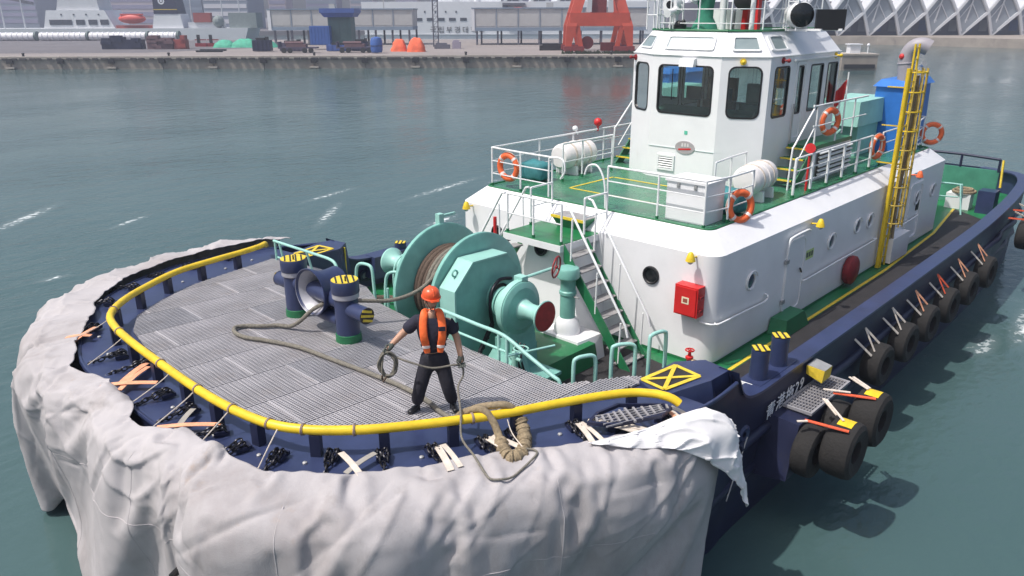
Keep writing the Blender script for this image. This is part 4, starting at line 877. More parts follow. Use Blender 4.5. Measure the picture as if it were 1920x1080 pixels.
# support stand under the brake, bearing pedestal, base
part('pedestal', MB().hexa([at(1.5, -.45, -1.3), at(1.5, .5, -1.3), at(1.66, .5, -1.3), at(1.66, -.45, -1.3)], [at(1.5, -.3, -.1), at(1.5, .3, -.1), at(1.66, .3, -.1), at(1.66, -.3, -.1)]), teal, wn)
part('pedestal_foot', MB().hexa([at(1.3, .1, -1.3), at(1.3, .95, -1.3), at(2.05, .95, -1.3), at(2.05, .1, -1.3)], [at(1.4, .2, -.75), at(1.4, .5, -.7), at(1.9, .5, -.75), at(1.9, .2, -.75)]), teal, wn)
part('foot_plate', MB().hexa([at(1.3, .3, -1.3), at(1.3, .34, -1.3), at(2.25, .34, -1.3), at(2.25, .3, -1.3)], [at(1.3, .3, -.55), at(1.3, .34, -.55), at(1.8, .34, -.55), at(1.8, .3, -.55)]), teal, wn)
for k in range(3): part('hydraulic_line', MB().tube(spline([at(2.0-.1*k, .3, -.5), at(2.05-.1*k, .45, -.7), at(2.1-.1*k, .4, -1.0), at(2.0-.1*k, .3, -1.28)], 5), .022, 6), blacks, wn, 60)
part('drain_ring', MB().torus(at(2.05, .45, -.52), (0, 0, 1), .13, .015, 16, 5), teal2, wn, 60)
part('control_valve', MB().cyl(at(1.95, .5, -1.0), at(1.95, .5, -.6), .06, seg=12).cyl(at(1.85, .5, -.72), at(2.1, .5, -.72), .035, seg=10), teal2, wn, 40)
part('brake_screw', MB().cyl(at(1.5, -.1, .5), at(1.75, -.75, .62), .03, seg=8).cbox(at(1.52, -.12, .5), .16, .2, .14), teal2, wn, 40)
hwl = part('hand_wheel', MB().torus(at(1.78, -.8, .63), (-.35, 1, -.1), .2, .018, 28, 7), dkred, wn, 60)
mb = MB(); hx, hy_ = frame((-.35, 1, -.1)); hc = at(1.78, -.8, .63)
for a in (90, 210, 330): mb.cyl(hc, hc+(hx*math.cos(R_(a))+hy_*math.sin(R_(a)))*.2, .013, seg=6)
part('wheel_spokes', mb.sphere(hc, .035, 8, 6), dkred, wn, 60)
part('brake_lever', MB().beam(at(1.15, .25, -.35), at(1.2, .78, -1.0), .05, .08), chain_m, wn)
part('lever_foot', MB().beam(at(1.2, .7, -.95), at(1.2, 1.0, -1.18), .07, .1), steel, wn)
part('band_link', MB().tube(spline([at(1.1, -.3, .38), at(1.1, .0, .42), at(1.14, .25, .25), at(1.15, .3, -.1), at(1.15, .25, -.35)], 5), .035, 8), chain_m, wn, 60)
mb = MB()
for k in range(7): mb.torus(at(1.15+.008*k, .28+.065*k, -.42-.075*k), (0, 1, (-1)**k*.8), .04, .013, 10, 5)
part('brake_chain', mb, chain_m, wn, 60)
part('inner_column', MB().cyl(at(1.2, -.2, -1.28), at(1.2, -.2, -.2), .12, seg=14), teal, wn, 40)
# left (starboard) side
part('bearing_stand', MB().hexa([at(-.95, -.4, -1.3), at(-.95, .45, -1.3), at(-.75, .45, -1.3), at(-.75, -.4, -1.3)], [at(-.95, -.25, .15), at(-.95, .25, .15), at(-.75, .25, .15), at(-.75, -.25, .15)]), teal, wn)
part('shaft_end', MB().cyl(at(-1.75), at(-.5), .13, seg=18), teal, wn, 40)
part('brake_rings', MB().lathe([(.2, 0), (.42, 0), (.42, .05), (.3, .06), (.3, .1), (.42, .11), (.42, .17), (.2, .18)], at(-1.35), yv, 36), teal, wn, 40)
wl2 = part('warping_head', MB().lathe([(.28, -.62), (.285, -.58), (.24, -.53), (.17, -.45), (.145, -.33), (.16, -.15), (.2, 0)], at(-1.5, 0, .1), yv, 36), teal2, wn, 40)
for k in range(3): part('brake_strap', MB().tube(spline([at(-1.3-.1*k, .3, -1.2), at(-1.3-.1*k, .42, -.4), at(-1.3-.1*k, .42, .1), at(-1.3-.1*k, .25, .36), at(-1.3-.1*k, -.1, .42)], 5), .02, 6), teal2, wn, 60)
part('stand_leg', MB().cyl(at(-1.5, .35, -1.3), at(-1.5, .3, -.3), .06, seg=10).cyl(at(-1.25, .35, -1.3), at(-1.25, .3, -.3), .05, seg=10), teal2, wn, 40)
part('oil_pan', MB().beam(at(-1.6, .85, -.62), at(-2.1, .6, -.58), .2, .05), steel, wn)
part('top_bracket', MB().box(3.3, 3.42, -.62, -.5, 2.9, 3.12).box(2.95, 3.3, -.6, -.55, 3.03, 3.08), teal2, wn)
part('red_pin', MB().cyl((2.75, .35, 2.65), (2.75, .35, 3.1), .035, seg=10).cyl((2.75, .35, 2.62), (2.75, .35, 2.72), .07, seg=12), red, wn, 50)
part('winch_bed', MB().box(2.3, 4.5, -1.05, 1.05, .44, .58).box(2.9, 4.3, 1.2, 2.2, .44, .5), teal, wn)

# ------------------------------------------------------------------ towing bitt
def zz(x): return zg(x)+.004
tb = thing('towing_bitt', 'navy double post towing bitt with a grey funnel shaped eye between the posts', 'towing bitt', (6.1, -.67, 1.55))
P1, P2 = V((6.12, .17, zz(6.12))), V((6.06, -1.5, zz(6.06)))
silver = mat('worn_silver_paint', (.38, .38, .42), .45, .2, var=.2, dirt=[((.05, .06, .15), .6, 6, .6)])
def post(p, tip, striped):
    o = part('post', MB().lathe([(.21, .0), (.2, .1), (.2, .78)], p, (0, 0, 1), 28), navy, tb, 40)
    part('green_foot', MB().lathe([(.222, 0), (.215, .13), (.205, .135)], p, (0, 0, 1), 28), greend, o, 40)
    part('silver_band', MB().lathe([(.2, .76), (.225, .78), (.225, .86), (.21, .87)], p, (0, 0, 1), 28), silver, o, 40)
    part('post_cap', MB().lathe([(.23, .86), (.235, .87), (.235, 1.06), (.225, 1.08), (.01, 1.081)], p, (0, 0, 1), 32), navy, o, 40)
    part('cap_top', MB().cyl(p+V((0, 0, 1.079)), p+V((0, 0, 1.086)), .222, seg=30), yelstripe, o)
    for k in (-1.5, -.5, .5, 1.5):
        w = math.sqrt(max(0, .215**2-(k*.095)**2)); d = V((.5, .87, 0)); e = V((.87, -.5, 0)); c = p+V((0, 0, 1.089))+e*k*.095
        part('cap_stripe', MB().beam(c-d*w, c+d*w, .028, .005, (0, 0, 1)), blacks, o)
    part('peg', MB().cyl(p+V((.05, .1, 1.08)), p+V((.05, .1, 1.17)), .014, seg=6), blacks, o)
    c = p+V((0, 0, .58))
    part('cross_bar', MB().cyl(c, c+V((0, tip, 0)), .135, seg=26), navy, o, 40)
    part('bar_end', MB().lathe([(.14, 0), (.14, .012), (.01, .013)], c+V((0, tip, 0)), (0, math.copysign(1, tip), 0), 26), blacks, o, 40)
    mb = MB(); yy = c.y+tip+math.copysign(.018, tip)
    for k in range(-1, 2):
        w = math.sqrt(.125**2-(k*.08)**2)
        mb.beam((c.x-w*.95, yy, c.z+k*.08-.03), (c.x+w*.95, yy, c.z+k*.08+.03), .006, .04, (0, 0, 1))
    part('end_stripes', mb, yelstripe, o)
post(P1, .56, 1); post(P2, -.52, 1)
part('tie_beam', MB().cyl(P1+V((-.02, 0, .66)), P2+V((-.02, 0, .66)), .16, seg=24), navy, tb, 40)
hc = V((6.02, -.6, zz(6.1)+.72))
part('funnel_eye', MB().lathe([(.27, -.28), (.25, -.1), (.27, .1), (.36, .26), (.40, .32), (.42, .32), (.42, .29), (.33, .1), (.31, -.1), (.33, -.28), (.27, -.28)], hc, (1, .06, .02), 40, False), navy, tb, 40)
part('eye_lining', MB().lathe([(.255, -.2), (.245, -.08), (.262, .1), (.35, .25), (.408, .325)], hc, (1, .06, .02), 40, False), silver, tb, 40)
part('eye_roller', MB().cyl(hc+V((.1, .0, -.42)), hc+V((.1, .55, -.42)), .11, seg=20), navy, tb, 40)
part('eye_bracket', MB().box(5.95, 6.05, -.95, -.3, zz(6)+.2, zz(6)+.42), navy, tb)

# ------------------------------------------------------------------ ropes
h = .055
tow = [(3.5, .12, 2.46), (3.9, .1, 2.33), (4.4, .08, 2.02), (5.0, .0, 1.93), (5.6, -.3, 2.0), (6.0, -.45, 2.06), (6.34, -.5, 2.0), (6.5, -.66, 1.8), (6.58, -.9, 1.64), (6.7, -1.12, 1.63), (6.93, -1.28, 1.64), (7.12, -1.5, 1.64), (7.3, -1.52, 1.65), (7.4, -1.3, 1.65), (7.38, -1.0, 1.65), (7.2, -.64, 1.64), (6.97, -.03, 1.63), (6.86, .73, 1.62), (6.76, 1.55, 1.62), (6.7, 2.26, 1.62), (6.72, 2.84, 1.62), (6.82, 3.3, 1.62), (6.93, 3.72, 1.68)]
tw = tag(part('towing_hawser', MB().tube(spline(tow, 8), lambda t: .036+.0012*math.sin(t*900), 10), rope_m, None, 60), 'long grey hawser running from the winch through the bitt and across the grating', 'rope')
eye = [(6.95, 3.74, 1.72), (6.95, 3.92, 1.9), (6.84, 4.12, 1.975), (6.78, 4.26, 1.85), (6.8, 4.4, 1.68), (6.95, 4.64, 1.61), (6.97, 4.8, 1.6), (6.75, 4.78, 1.6), (6.48, 4.54, 1.63), (6.38, 4.36, 1.78), (6.5, 4.28, 1.95), (6.66, 4.16, 1.975), (6.8, 3.98, 1.92), (6.9, 3.76, 1.76)]
ey = thing('rope_eye', 'thick frayed spliced eye of the hawser hanging over the yellow rail', 'rope eye', (6.6, 4.2, 1.6))
sp = spline(eye, 8)
part('eye_loop', MB().tube(sp, lambda t: .05, 10), rope2, ey, 60)
part('splice', MB().tube([p+V((.004*math.sin(i*3), .004*math.cos(i*2), 0)) for i, p in enumerate(sp[34:72])], lambda t: .082+.012*math.sin(t*60)+.01*math.sin(t*143), 12), rope2, ey, 60)
mb = MB()
for i in range(36, 72, 3):
    t = (sp[i+1]-sp[i-1]).normalized(); mb.torus(sp[i], t+V((.2, .1, .1)), .088, .012, 12, 5)
part('whipping', mb, rope2, ey, 60)
part('splice_cord', MB().tube(spline([(6.6, 4.36, 1.82), (6.66, 4.5, 1.7), (6.8, 4.82, 1.68)], 4), .008, 5), strap_w, ey)

# ------------------------------------------------------------------ grey tarpaulin round the bow
def cr(P, t):
    n_ = len(P)-1; f = min(max(t, 0), .99999)*n_; i = int(f); u = f-i
    a, b, c, d = P[max(i-1, 0)], P[i], P[i+1], P[min(i+2, n_)]
    return .5*((2*b)+(c-a)*u+(2*a-5*b+4*c-d)*u*u+(3*b-a-3*c+d)*u**3)
# draped sheet, 180 x 34 points in steps of 5 mm, written as differences down each fall of the cloth
CW, CD = 180, 34
FALLS = (816,-1,-1,-2,-1,2,1,0,-1,0,-1,0,-1,-1,0,-1,-1,0,-1,-1,-1,-1,-1,-1,-1,-1,-1,-1,-1,-1,-1,-1,-1,-1,1148,18,14,16,12,1,4,3,2,-2,-1,-2,-2,-2,-2,-2,-2,-2,-2,-2,-2,-2,-1,-2,-1,-1,-1,-1,-1,-1,0,-1,0,-1,294,12,-18,-16,-20,-23,-23,-22,-23,-23,-23,-22,-23,-23,-23,-22,-23,-23,-22,-23,-23,-23,-22,-23,-23,-22,-23,-23,-22,-23,-23,-22,-23,-23,
839,-1,-2,0,0,1,1,0,0,-1,0,-1,0,0,-1,-1,0,-1,-1,-1,-1,-1,-1,-2,-1,-1,-1,-1,-1,-1,-1,-1,-1,-1,1147,22,19,16,10,2,4,4,2,-1,-1,-2,-4,-3,-4,-3,-3,-3,-3,-4,-2,-3,-3,-2,-2,-2,-1,-1,-1,-1,-1,0,-1,0,296,7,-11,-17,-21,-23,-22,-23,-23,-23,-22,-23,-23,-23,-22,-23,-22,-23,-23,-22,-23,-22,-23,-23,-22,-23,-23,-22,-23,-23,-23,-22,-23,-23,
856,5,-4,3,1,1,1,0,-1,0,0,-1,0,-1,0,0,-1,0,-1,-1,-1,-2,-1,-2,-1,-2,-1,-1,-2,-1,-1,-1,-1,-1,1148,22,16,22,10,4,4,5,3,-1,-2,-2,-4,-4,-4,-4,-4,-4,-4,-5,-4,-3,-4,-3,-3,-3,-2,-2,-1,-1,-1,-1,0,-1,297,1,-16,-5,-20,-23,-23,-22,-23,-23,-23,-23,-23,-22,-23,-23,-22,-22,-23,-22,-23,-22,-23,-22,-23,-23,-22,-23,-23,-23,-22,-23,-23,-23,
868,11,2,4,1,2,0,0,0,-1,0,-1,-1,0,0,-1,0,0,-1,-1,-1,-1,-2,-1,-2,-2,-1,-2,-2,-1,-1,-2,-1,-1,1148,15,23,20,16,3,5,5,4,-1,-1,-2,-2,-4,-4,-4,-5,-5,-6,-5,-5,-5,-5,-4,-4,-4,-3,-3,-2,-2,-1,-1,0,-1,297,-11,2,-12,-16,-24,-22,-23,-23,-23,-23,-23,-23,-23,-22,-23,-22,-23,-22,-22,-23,-22,-22,-23,-22,-23,-22,-23,-23,-23,-22,-23,-23,-23,
884,15,7,4,2,1,1,0,0,-1,-1,-1,0,-1,0,-1,0,0,-1,-1,-1,-1,-1,-2,-2,-2,-1,-2,-2,-2,-1,-2,-1,-1,1147,17,20,20,19,4,5,5,5,0,-1,0,-3,-4,-3,-5,-4,-6,-5,-6,-5,-6,-6,-5,-5,-5,-5,-4,-3,-3,-2,-1,-1,-1,298,-1,-10,-10,-14,-24,-23,-23,-22,-24,-23,-23,-23,-22,-23,-23,-22,-23,-22,-22,-23,-22,-22,-22,-23,-22,-23,-22,-23,-23,-22,-23,-23,-23,
913,10,7,5,2,2,1,0,0,-1,-1,-1,-2,-3,2,0,0,0,0,-1,-1,-2,-1,-2,-2,-1,-2,-2,-2,-2,-2,-2,-1,-2,1141,19,21,21,19,6,5,5,4,1,-2,-3,-8,-7,-1,0,-2,-3,-3,-5,-5,-6,-6,-6,-6,-5,-5,-5,-5,-4,-3,-2,-2,-1,300,-6,-7,-10,-13,-24,-22,-23,-23,-23,-23,-22,-22,-22,-23,-23,-23,-23,-23,-22,-23,-22,-22,-22,-23,-22,-22,-23,-22,-23,-23,-23,-23,-23,
943,6,5,5,3,2,1,1,-1,0,-2,0,-3,-2,-3,0,1,1,1,0,-1,-1,-2,-2,-1,-2,-2,-2,-2,-2,-3,-1,-2,-2,1137,21,21,21,19,6,6,5,4,1,-6,-1,-8,-9,-9,-2,0,0,0,-2,-3,-4,-5,-6,-6,-5,-6,-5,-5,-5,-5,-3,-3,-2,301,-6,-7,-10,-13,-23,-23,-22,-23,-23,-22,-23,-22,-21,-21,-23,-23,-23,-23,-24,-23,-22,-23,-22,-23,-22,-22,-23,-22,-23,-22,-23,-23,-23,
973,1,4,6,4,2,1,0,0,-1,-1,-1,-2,-3,-3,-2,-2,1,2,1,1,-1,-1,-1,-2,-2,-2,-2,-2,-3,-2,-2,-2,-2,1135,21,22,20,18,6,6,5,5,2,-2,-10,-4,-11,-10,-9,-3,-1,1,1,1,-2,-3,-4,-5,-5,-6,-5,-5,-5,-5,-5,-4,-3,302,-6,-4,-12,-14,-22,-23,-23,-22,-24,-23,-21,-22,-21,-20,-22,-23,-23,-23,-23,-24,-23,-23,-23,-22,-23,-22,-23,-22,-23,-23,-22,-23,-23,
1004,-6,4,5,4,1,1,1,0,2,-1,-2,-2,-2,-3,-3,-3,-2,0,1,2,2,0,-1,-2,-1,-2,-2,-3,-2,-2,-2,-3,-2,1133,20,22,23,9,4,4,6,5,9,2,-4,-13,-11,-10,-9,-9,-5,-1,1,2,1,0,-2,-3,-5,-4,-5,-5,-6,-5,-4,-5,-5,302,-11,-3,0,-21,-23,-23,-23,-22,-22,-23,-23,-19,-21,-21,-21,-22,-23,-23,-23,-23,-24,-23,-23,-23,-23,-23,-23,-23,-22,-23,-23,-23,-22,
1019,-1,6,5,7,1,1,1,0,-1,1,0,-3,-2,-3,-2,-3,-3,-2,-1,0,2,2,0,0,-1,-2,-2,-2,-2,-3,-2,-2,-3,1128,23,21,15,20,2,2,3,4,3,8,2,-5,-12,-12,-12,-11,-10,-6,-3,1,2,2,1,-1,-3,-4,-4,-5,-5,-5,-5,-5,-5,305,1,-7,-18,-9,-24,-23,-24,-23,-23,-22,-23,-23,-21,-19,-21,-20,-21,-23,-23,-24,-23,-23,-24,-23,-24,-23,-23,-23,-23,-23,-22,-23,-23,
1029,12,7,5,4,5,1,0,1,-1,0,-1,0,-2,-3,-3,-3,-2,-3,-3,-2,1,1,2,1,0,-1,-2,-2,-2,-2,-3,-2,-3,1122,20,21,19,12,18,5,3,2,0,-3,3,2,-7,-11,-12,-13,-12,-11,-7,-4,0,2,2,1,0,-2,-4,-4,-5,-5,-5,-5,-5,305,3,-8,-13,-20,-14,-23,-23,-24,-24,-23,-24,-23,-23,-20,-21,-19,-20,-21,-23,-23,-24,-23,-24,-23,-24,-24,-23,-23,-23,-23,-23,-23,-23,
1052,9,8,7,4,6,1,1,1,0,-1,0,-1,-2,-2,-3,-3,-3,-3,-3,-3,-2,0,1,2,1,0,-1,-1,-3,-2,-2,-3,-2,1107,21,22,21,19,13,6,5,4,3,2,-1,-3,-5,-8,-10,-12,-13,-12,-12,-8,-5,0,1,2,2,0,-2,-4,-4,-4,-5,-5,-6,307,-7,-2,-8,-14,-19,-23,-23,-24,-24,-24,-23,-24,-23,-23,-21,-20,-20,-20,-21,-22,-24,-23,-24,-24,-24,-23,-24,-24,-23,-23,-23,-24,-23,
1075,8,7,7,6,2,1,2,1,1,2,1,-1,-2,-2,-3,-2,-3,-3,-3,-3,-3,-3,0,1,2,1,0,-2,-1,-3,-2,-2,-3,1094,21,21,22,23,5,6,5,5,5,5,5,-4,-5,-6,-8,-10,-11,-13,-12,-12,-9,-5,-1,1,3,1,0,-2,-4,-4,-4,-5,-6,308,-7,-8,-8,-3,-24,-23,-23,-23,-23,-24,-23,-24,-23,-23,-23,-22,-21,-20,-20,-21,-22,-23,-24,-24,-23,-24,-24,-24,-24,-23,-24,-23,-23,
1098,7,7,7,6,5,2,2,1,1,1,1,-1,-2,-2,-2,-3,-3,-3,-3,-3,-3,-3,-3,0,1,1,1,0,-2,-2,-2,-3,-3,1082,22,23,22,20,18,5,5,4,4,3,1,-3,-5,-6,-6,-8,-9,-11,-12,-13,-12,-9,-6,-1,2,2,2,-1,-2,-4,-4,-4,-7,308,-6,-5,-5,-13,-15,-23,-24,-24,-23,-24,-24,-24,-24,-23,-23,-23,-22,-21,-21,-20,-21,-21,-24,-24,-24,-24,-24,-24,-24,-23,-24,-24,-22,
1121,6,7,7,8,5,3,2,2,1,0,0,-1,-1,-2,-2,-3,-2,-3,-3,-3,-4,-3,-3,-3,0,1,1,0,-1,-2,-2,-3,-5,1072,23,22,22,23,17,8,6,5,2,-1,-1,-2,-4,-5,-6,-6,-8,-8,-11,-12,-12,-12,-10,-5,0,2,2,1,-2,-2,-3,-5,-9,309,-6,-7,-7,-6,-17,-22,-24,-23,-24,-24,-25,-24,-23,-24,-23,-24,-22,-23,-21,-21,-20,-21,-22,-24,-24,-24,-24,-24,-24,-24,-24,-23,-22,
1144,5,7,8,8,6,4,3,2,1,0,0,-1,-2,-2,-2,-3,-2,-3,-3,-3,-3,-4,-4,-3,-2,-1,1,1,-1,-2,-2,-6,-7,1063,23,23,22,22,18,9,7,5,3,-1,-1,-3,-6,-5,-6,-6,-7,-7,-8,-10,-12,-12,-12,-9,-5,1,2,2,0,-2,-3,-9,-11,309,-4,-5,-7,-8,-16,-23,-23,-24,-24,-24,-25,-24,-24,-23,-24,-23,-23,-23,-23,-22,-21,-20,-21,-22,-24,-24,-24,-24,-24,-24,-24,-22,-20,
1155,13,9,9,9,7,5,3,2,2,-1,0,-1,-2,-2,-2,-3,-2,-3,-2,-4,-3,-4,-4,-4,-3,-2,0,0,0,-2,-7,-15,-23,1058,19,22,22,22,19,9,8,5,4,-2,-1,-3,-6,-5,-6,-6,-6,-7,-7,-9,-10,-11,-12,-11,-9,-3,1,3,1,-2,-8,-12,0,308,-10,-2,-3,-7,-15,-22,-23,-24,-25,-24,-25,-24,-24,-24,-23,-24,-23,-24,-23,-22,-22,-21,-21,-21,-23,-24,-24,-24,-24,-24,-22,-14,-11,
1170,17,11,10,10,8,4,4,2,2,0,-1,0,-2,-3,-2,-2,-3,-2,-3,-3,-3,-4,-4,-4,-4,-4,-1,0,-1,-3,-9,-17,-11,1054,17,21,20,20,19,9,9,4,4,-1,-2,-2,-6,-5,-5,-6,-6,-6,-7,-7,-9,-9,-12,-11,-11,-7,-1,2,1,-3,-11,-12,4,309,2,-6,-7,-11,-14,-23,-23,-24,-24,-24,-25,-24,-24,-24,-24,-24,-23,-24,-23,-23,-23,-22,-21,-21,-21,-23,-24,-25,-24,-24,-19,-12,-20,
1192,14,12,10,11,9,5,4,3,1,0,0,-2,-2,-2,-2,-2,-2,-2,-3,-3,-3,-3,-4,-4,-5,-4,-3,-1,-1,-4,-12,-12,-6,1040,19,20,20,21,19,8,10,4,4,-2,-1,-4,-5,-5,-5,-5,-5,-6,-5,-7,-7,-8,-9,-11,-12,-10,-5,1,1,-4,-13,-9,5,311,-4,-4,-10,-8,-11,-23,-22,-24,-24,-24,-25,-24,-24,-23,-24,-24,-24,-24,-23,-24,-23,-23,-22,-21,-21,-22,-24,-24,-24,-24,-16,-18,-22,
1216,12,12,11,10,10,5,4,4,0,-1,-1,0,-4,-2,-3,-1,-2,-2,-2,-2,-2,-3,-4,-4,-4,-5,-4,-2,-1,-5,-11,-10,-4,1027,20,21,21,21,18,7,9,9,-2,-2,-1,-2,-8,-5,-5,-5,-5,-4,-5,-5,-5,-7,-7,-10,-10,-12,-8,-2,0,-5,-13,-8,5,312,-4,-6,-6,-7,-13,-24,-22,-22,-25,-24,-24,-24,-23,-24,-24,-24,-24,-24,-24,-24,-23,-24,-23,-22,-21,-22,-22,-24,-25,-23,-17,-20,-23,
1241,10,11,11,10,10,7,4,3,2,-1,-2,-2,-3,-3,-3,-3,-2,-2,-1,-2,-2,-2,-2,-4,-4,-4,-5,-3,-2,-5,-10,-8,-2,1015,21,22,20,20,20,11,7,6,5,0,-8,-6,-6,-7,-6,-5,-6,-4,-5,-4,-4,-5,-6,-7,-8,-11,-11,-6,-1,-6,-12,-7,5,314,-4,-6,-9,-9,-9,-21,-23,-24,-24,-24,-23,-24,-23,-24,-23,-24,-24,-24,-24,-24,-24,-24,-24,-23,-23,-21,-22,-23,-24,-23,-19,-22,-22,
1268,8,9,11,10,10,3,2,3,2,5,0,-2,-3,-3,-3,-4,-3,-3,-2,-3,-2,-1,-2,-2,-3,-4,-4,-5,-3,-5,-7,-7,-1,1004,23,22,21,22,17,4,5,5,5,8,3,-5,-8,-9,-8,-8,-8,-6,-6,-6,-4,-5,-4,-5,-6,-8,-10,-9,-5,-6,-11,-7,5,315,-4,-4,-5,-7,-15,-24,-24,-23,-24,-23,-25,-23,-23,-23,-23,-23,-23,-24,-23,-24,-24,-24,-24,-24,-24,-23,-22,-22,-24,-23,-20,-22,-23,
1295,4,10,10,10,7,8,1,2,2,1,2,2,-3,-3,-3,-3,-4,-3,-3,-4,-3,-2,-3,-1,-2,-3,-3,-4,-4,-5,-6,-6,-1,994,25,22,22,19,12,15,0,5,4,2,4,5,-5,-7,-9,-9,-9,-8,-9,-8,-6,-6,-5,-5,-5,-5,-8,-9,-8,-7,-10,-7,4,316,2,-4,-5,-12,-20,-18,-24,-24,-24,-24,-24,-24,-24,-24,-23,-22,-23,-23,-22,-24,-23,-24,-24,-24,-24,-24,-23,-22,-23,-23,-21,-22,-24,
1310,9,11,10,12,7,6,4,3,2,1,1,0,-1,-2,-3,-3,-3,-4,-3,-4,-3,-3,-4,-3,-2,-2,-2,-4,-4,-4,-5,-5,0,988,21,22,22,21,11,10,9,12,3,1,0,-1,-3,-4,-6,-8,-8,-9,-9,-10,-9,-8,-8,-6,-6,-5,-6,-8,-8,-8,-10,-7,3,318,-10,-2,-5,0,-20,-22,-22,-21,-25,-24,-25,-25,-24,-24,-24,-23,-23,-23,-23,-22,-23,-23,-23,-24,-23,-24,-24,-24,-23,-22,-22,-22,-24,
1323,17,11,11,11,10,5,5,2,0,0,-1,0,0,0,0,-3,-3,-3,-3,-3,-4,-3,-4,-3,-3,-3,-3,-3,-3,-4,-4,-4,0,983,18,21,21,19,21,11,10,3,-2,-1,-1,-2,-2,-1,-1,-6,-7,-7,-8,-8,-9,-9,-9,-9,-9,-7,-7,-6,-8,-8,-10,-8,3,319,1,-5,-7,-13,-8,-21,-22,-25,-24,-25,-24,-25,-25,-24,-25,-24,-23,-24,-23,-23,-23,-22,-23,-23,-23,-23,-24,-24,-23,-23,-22,-22,-24,
1345,14,12,11,12,9,8,4,3,1,0,0,0,-1,-1,-1,-3,-2,-2,-3,-3,-3,-3,-4,-3,-4,-3,-3,-3,-4,-3,-4,-3,1,966,20,21,21,22,18,14,9,6,2,0,-1,-2,-3,-4,-5,-5,-6,-6,-6,-7,-8,-8,-8,-9,-9,-9,-9,-7,-9,-9,-10,-8,2,320,-5,-4,-5,-4,-15,-18,-23,-23,-25,-25,-25,-24,-25,-24,-24,-24,-24,-24,-24,-24,-23,-23,-23,-23,-23,-23,-23,-23,-24,-22,-22,-23,-23,
1367,11,12,12,11,11,6,7,3,2,0,0,-1,-2,-2,-2,-2,-2,-2,-2,-3,-2,-3,-3,-3,-3,-3,-4,-3,-3,-3,-3,-3,2,949,21,21,22,20,21,12,12,5,4,0,-1,-3,-5,-5,-5,-5,-5,-5,-6,-6,-7,-7,-8,-7,-8,-9,-8,-9,-9,-10,-10,-8,1,323,-6,-5,-5,-8,-7,-21,-21,-24,-24,-25,-25,-25,-24,-24,-24,-24,-24,-25,-24,-23,-24,-24,-23,-24,-23,-23,-23,-24,-23,-22,-22,-22,-24,
1390,10,10,12,11,12,8,6,3,2,1,-1,0,-3,-2,-2,-2,-2,-3,-2,-2,-3,-3,-2,-3,-3,-3,-3,-2,-3,-3,-3,-2,3,934,21,22,21,21,21,14,11,5,5,1,-1,-2,-6,-6,-6,-5,-6,-5,-6,-6,-6,-7,-7,-7,-8,-7,-8,-7,-9,-11,-11,-9,1,324,-6,-3,-6,-8,-7,-19,-22,-24,-24,-25,-25,-25,-24,-24,-24,-24,-24,-24,-24,-24,-24,-24,-24,-23,-24,-23,-24,-24,-23,-22,-21,-23,-23,
1414,9,10,11,11,12,9,6,3,2,2,-1,-1,-1,-2,-2,-3,-2,-2,-2,-3,-2,-3,-3,-3,-3,-3,-3,-2,-3,-3,-2,-1,3,922,22,23,20,21,21,15,10,6,5,2,-2,-2,-4,-5,-5,-5,-6,-6,-5,-6,-7,-7,-7,-7,-7,-8,-8,-7,-9,-13,-12,-10,0,325,-6,0,-9,-8,-7,-18,-22,-24,-24,-25,-25,-25,-24,-25,-24,-24,-24,-24,-25,-24,-23,-24,-24,-24,-23,-24,-23,-24,-23,-21,-21,-22,-24,
1441,4,11,11,12,11,9,6,4,2,1,1,-1,-1,-2,-2,-2,-2,-3,-2,-2,-3,-3,-3,-3,-3,-3,-3,-2,-3,-4,-2,1,4,913,24,22,22,20,19,15,10,6,4,3,1,0,-3,-4,-5,-5,-5,-5,-6,-6,-6,-7,-7,-7,-7,-8,-9,-10,-11,-14,-15,-10,-2,325,3,-5,-7,-9,-11,-18,-22,-24,-25,-25,-25,-25,-24,-25,-24,-25,-24,-24,-24,-25,-23,-24,-24,-24,-23,-24,-23,-23,-22,-20,-19,-22,-24,
1452,11,13,13,12,12,9,6,4,2,1,1,0,-1,-1,-2,-2,-2,-2,-3,-2,-3,-3,-2,-3,-3,-3,-3,-4,-3,-3,-2,2,5,908,20,21,21,20,21,14,10,6,4,3,1,1,0,-2,-3,-4,-5,-5,-5,-6,-6,-6,-7,-7,-8,-8,-11,-11,-13,-13,-18,-14,-3,324,-10,-2,-2,-6,-8,-18,-22,-24,-25,-24,-25,-25,-25,-25,-25,-24,-25,-24,-25,-24,-24,-24,-24,-23,-24,-23,-23,-22,-21,-21,-16,-21,-22,
1464,19,14,14,12,12,9,6,5,2,1,0,0,0,0,-2,-1,-2,-2,-2,-3,-3,-2,-3,-3,-3,-3,-3,-4,-3,-3,-2,2,9,901,16,21,21,20,18,15,10,9,4,1,1,1,1,0,-2,-2,-4,-4,-4,-5,-6,-6,-6,-7,-7,-9,-12,-13,-12,-14,-17,-20,-6,326,-4,-3,-4,-6,-13,-18,-22,-23,-24,-25,-25,-25,-25,-25,-25,-25,-25,-24,-25,-24,-24,-25,-24,-23,-24,-23,-22,-21,-22,-20,-19,-14,-21,
1490,15,13,13,13,13,6,7,5,5,2,0,0,0,-1,-1,-1,-2,-2,-2,-2,-3,-2,-3,-3,-3,-3,-3,-4,-3,-2,-2,1,14,884,19,20,21,21,21,10,10,9,10,4,0,1,0,0,-2,-1,-3,-3,-4,-4,-5,-6,-5,-6,-7,-8,-10,-11,-15,-15,-17,-19,-18,327,-4,-7,-5,-6,-6,-21,-22,-23,-22,-25,-25,-25,-25,-25,-25,-25,-25,-25,-25,-25,-24,-24,-25,-24,-24,-23,-23,-22,-20,-20,-18,-16,-13,
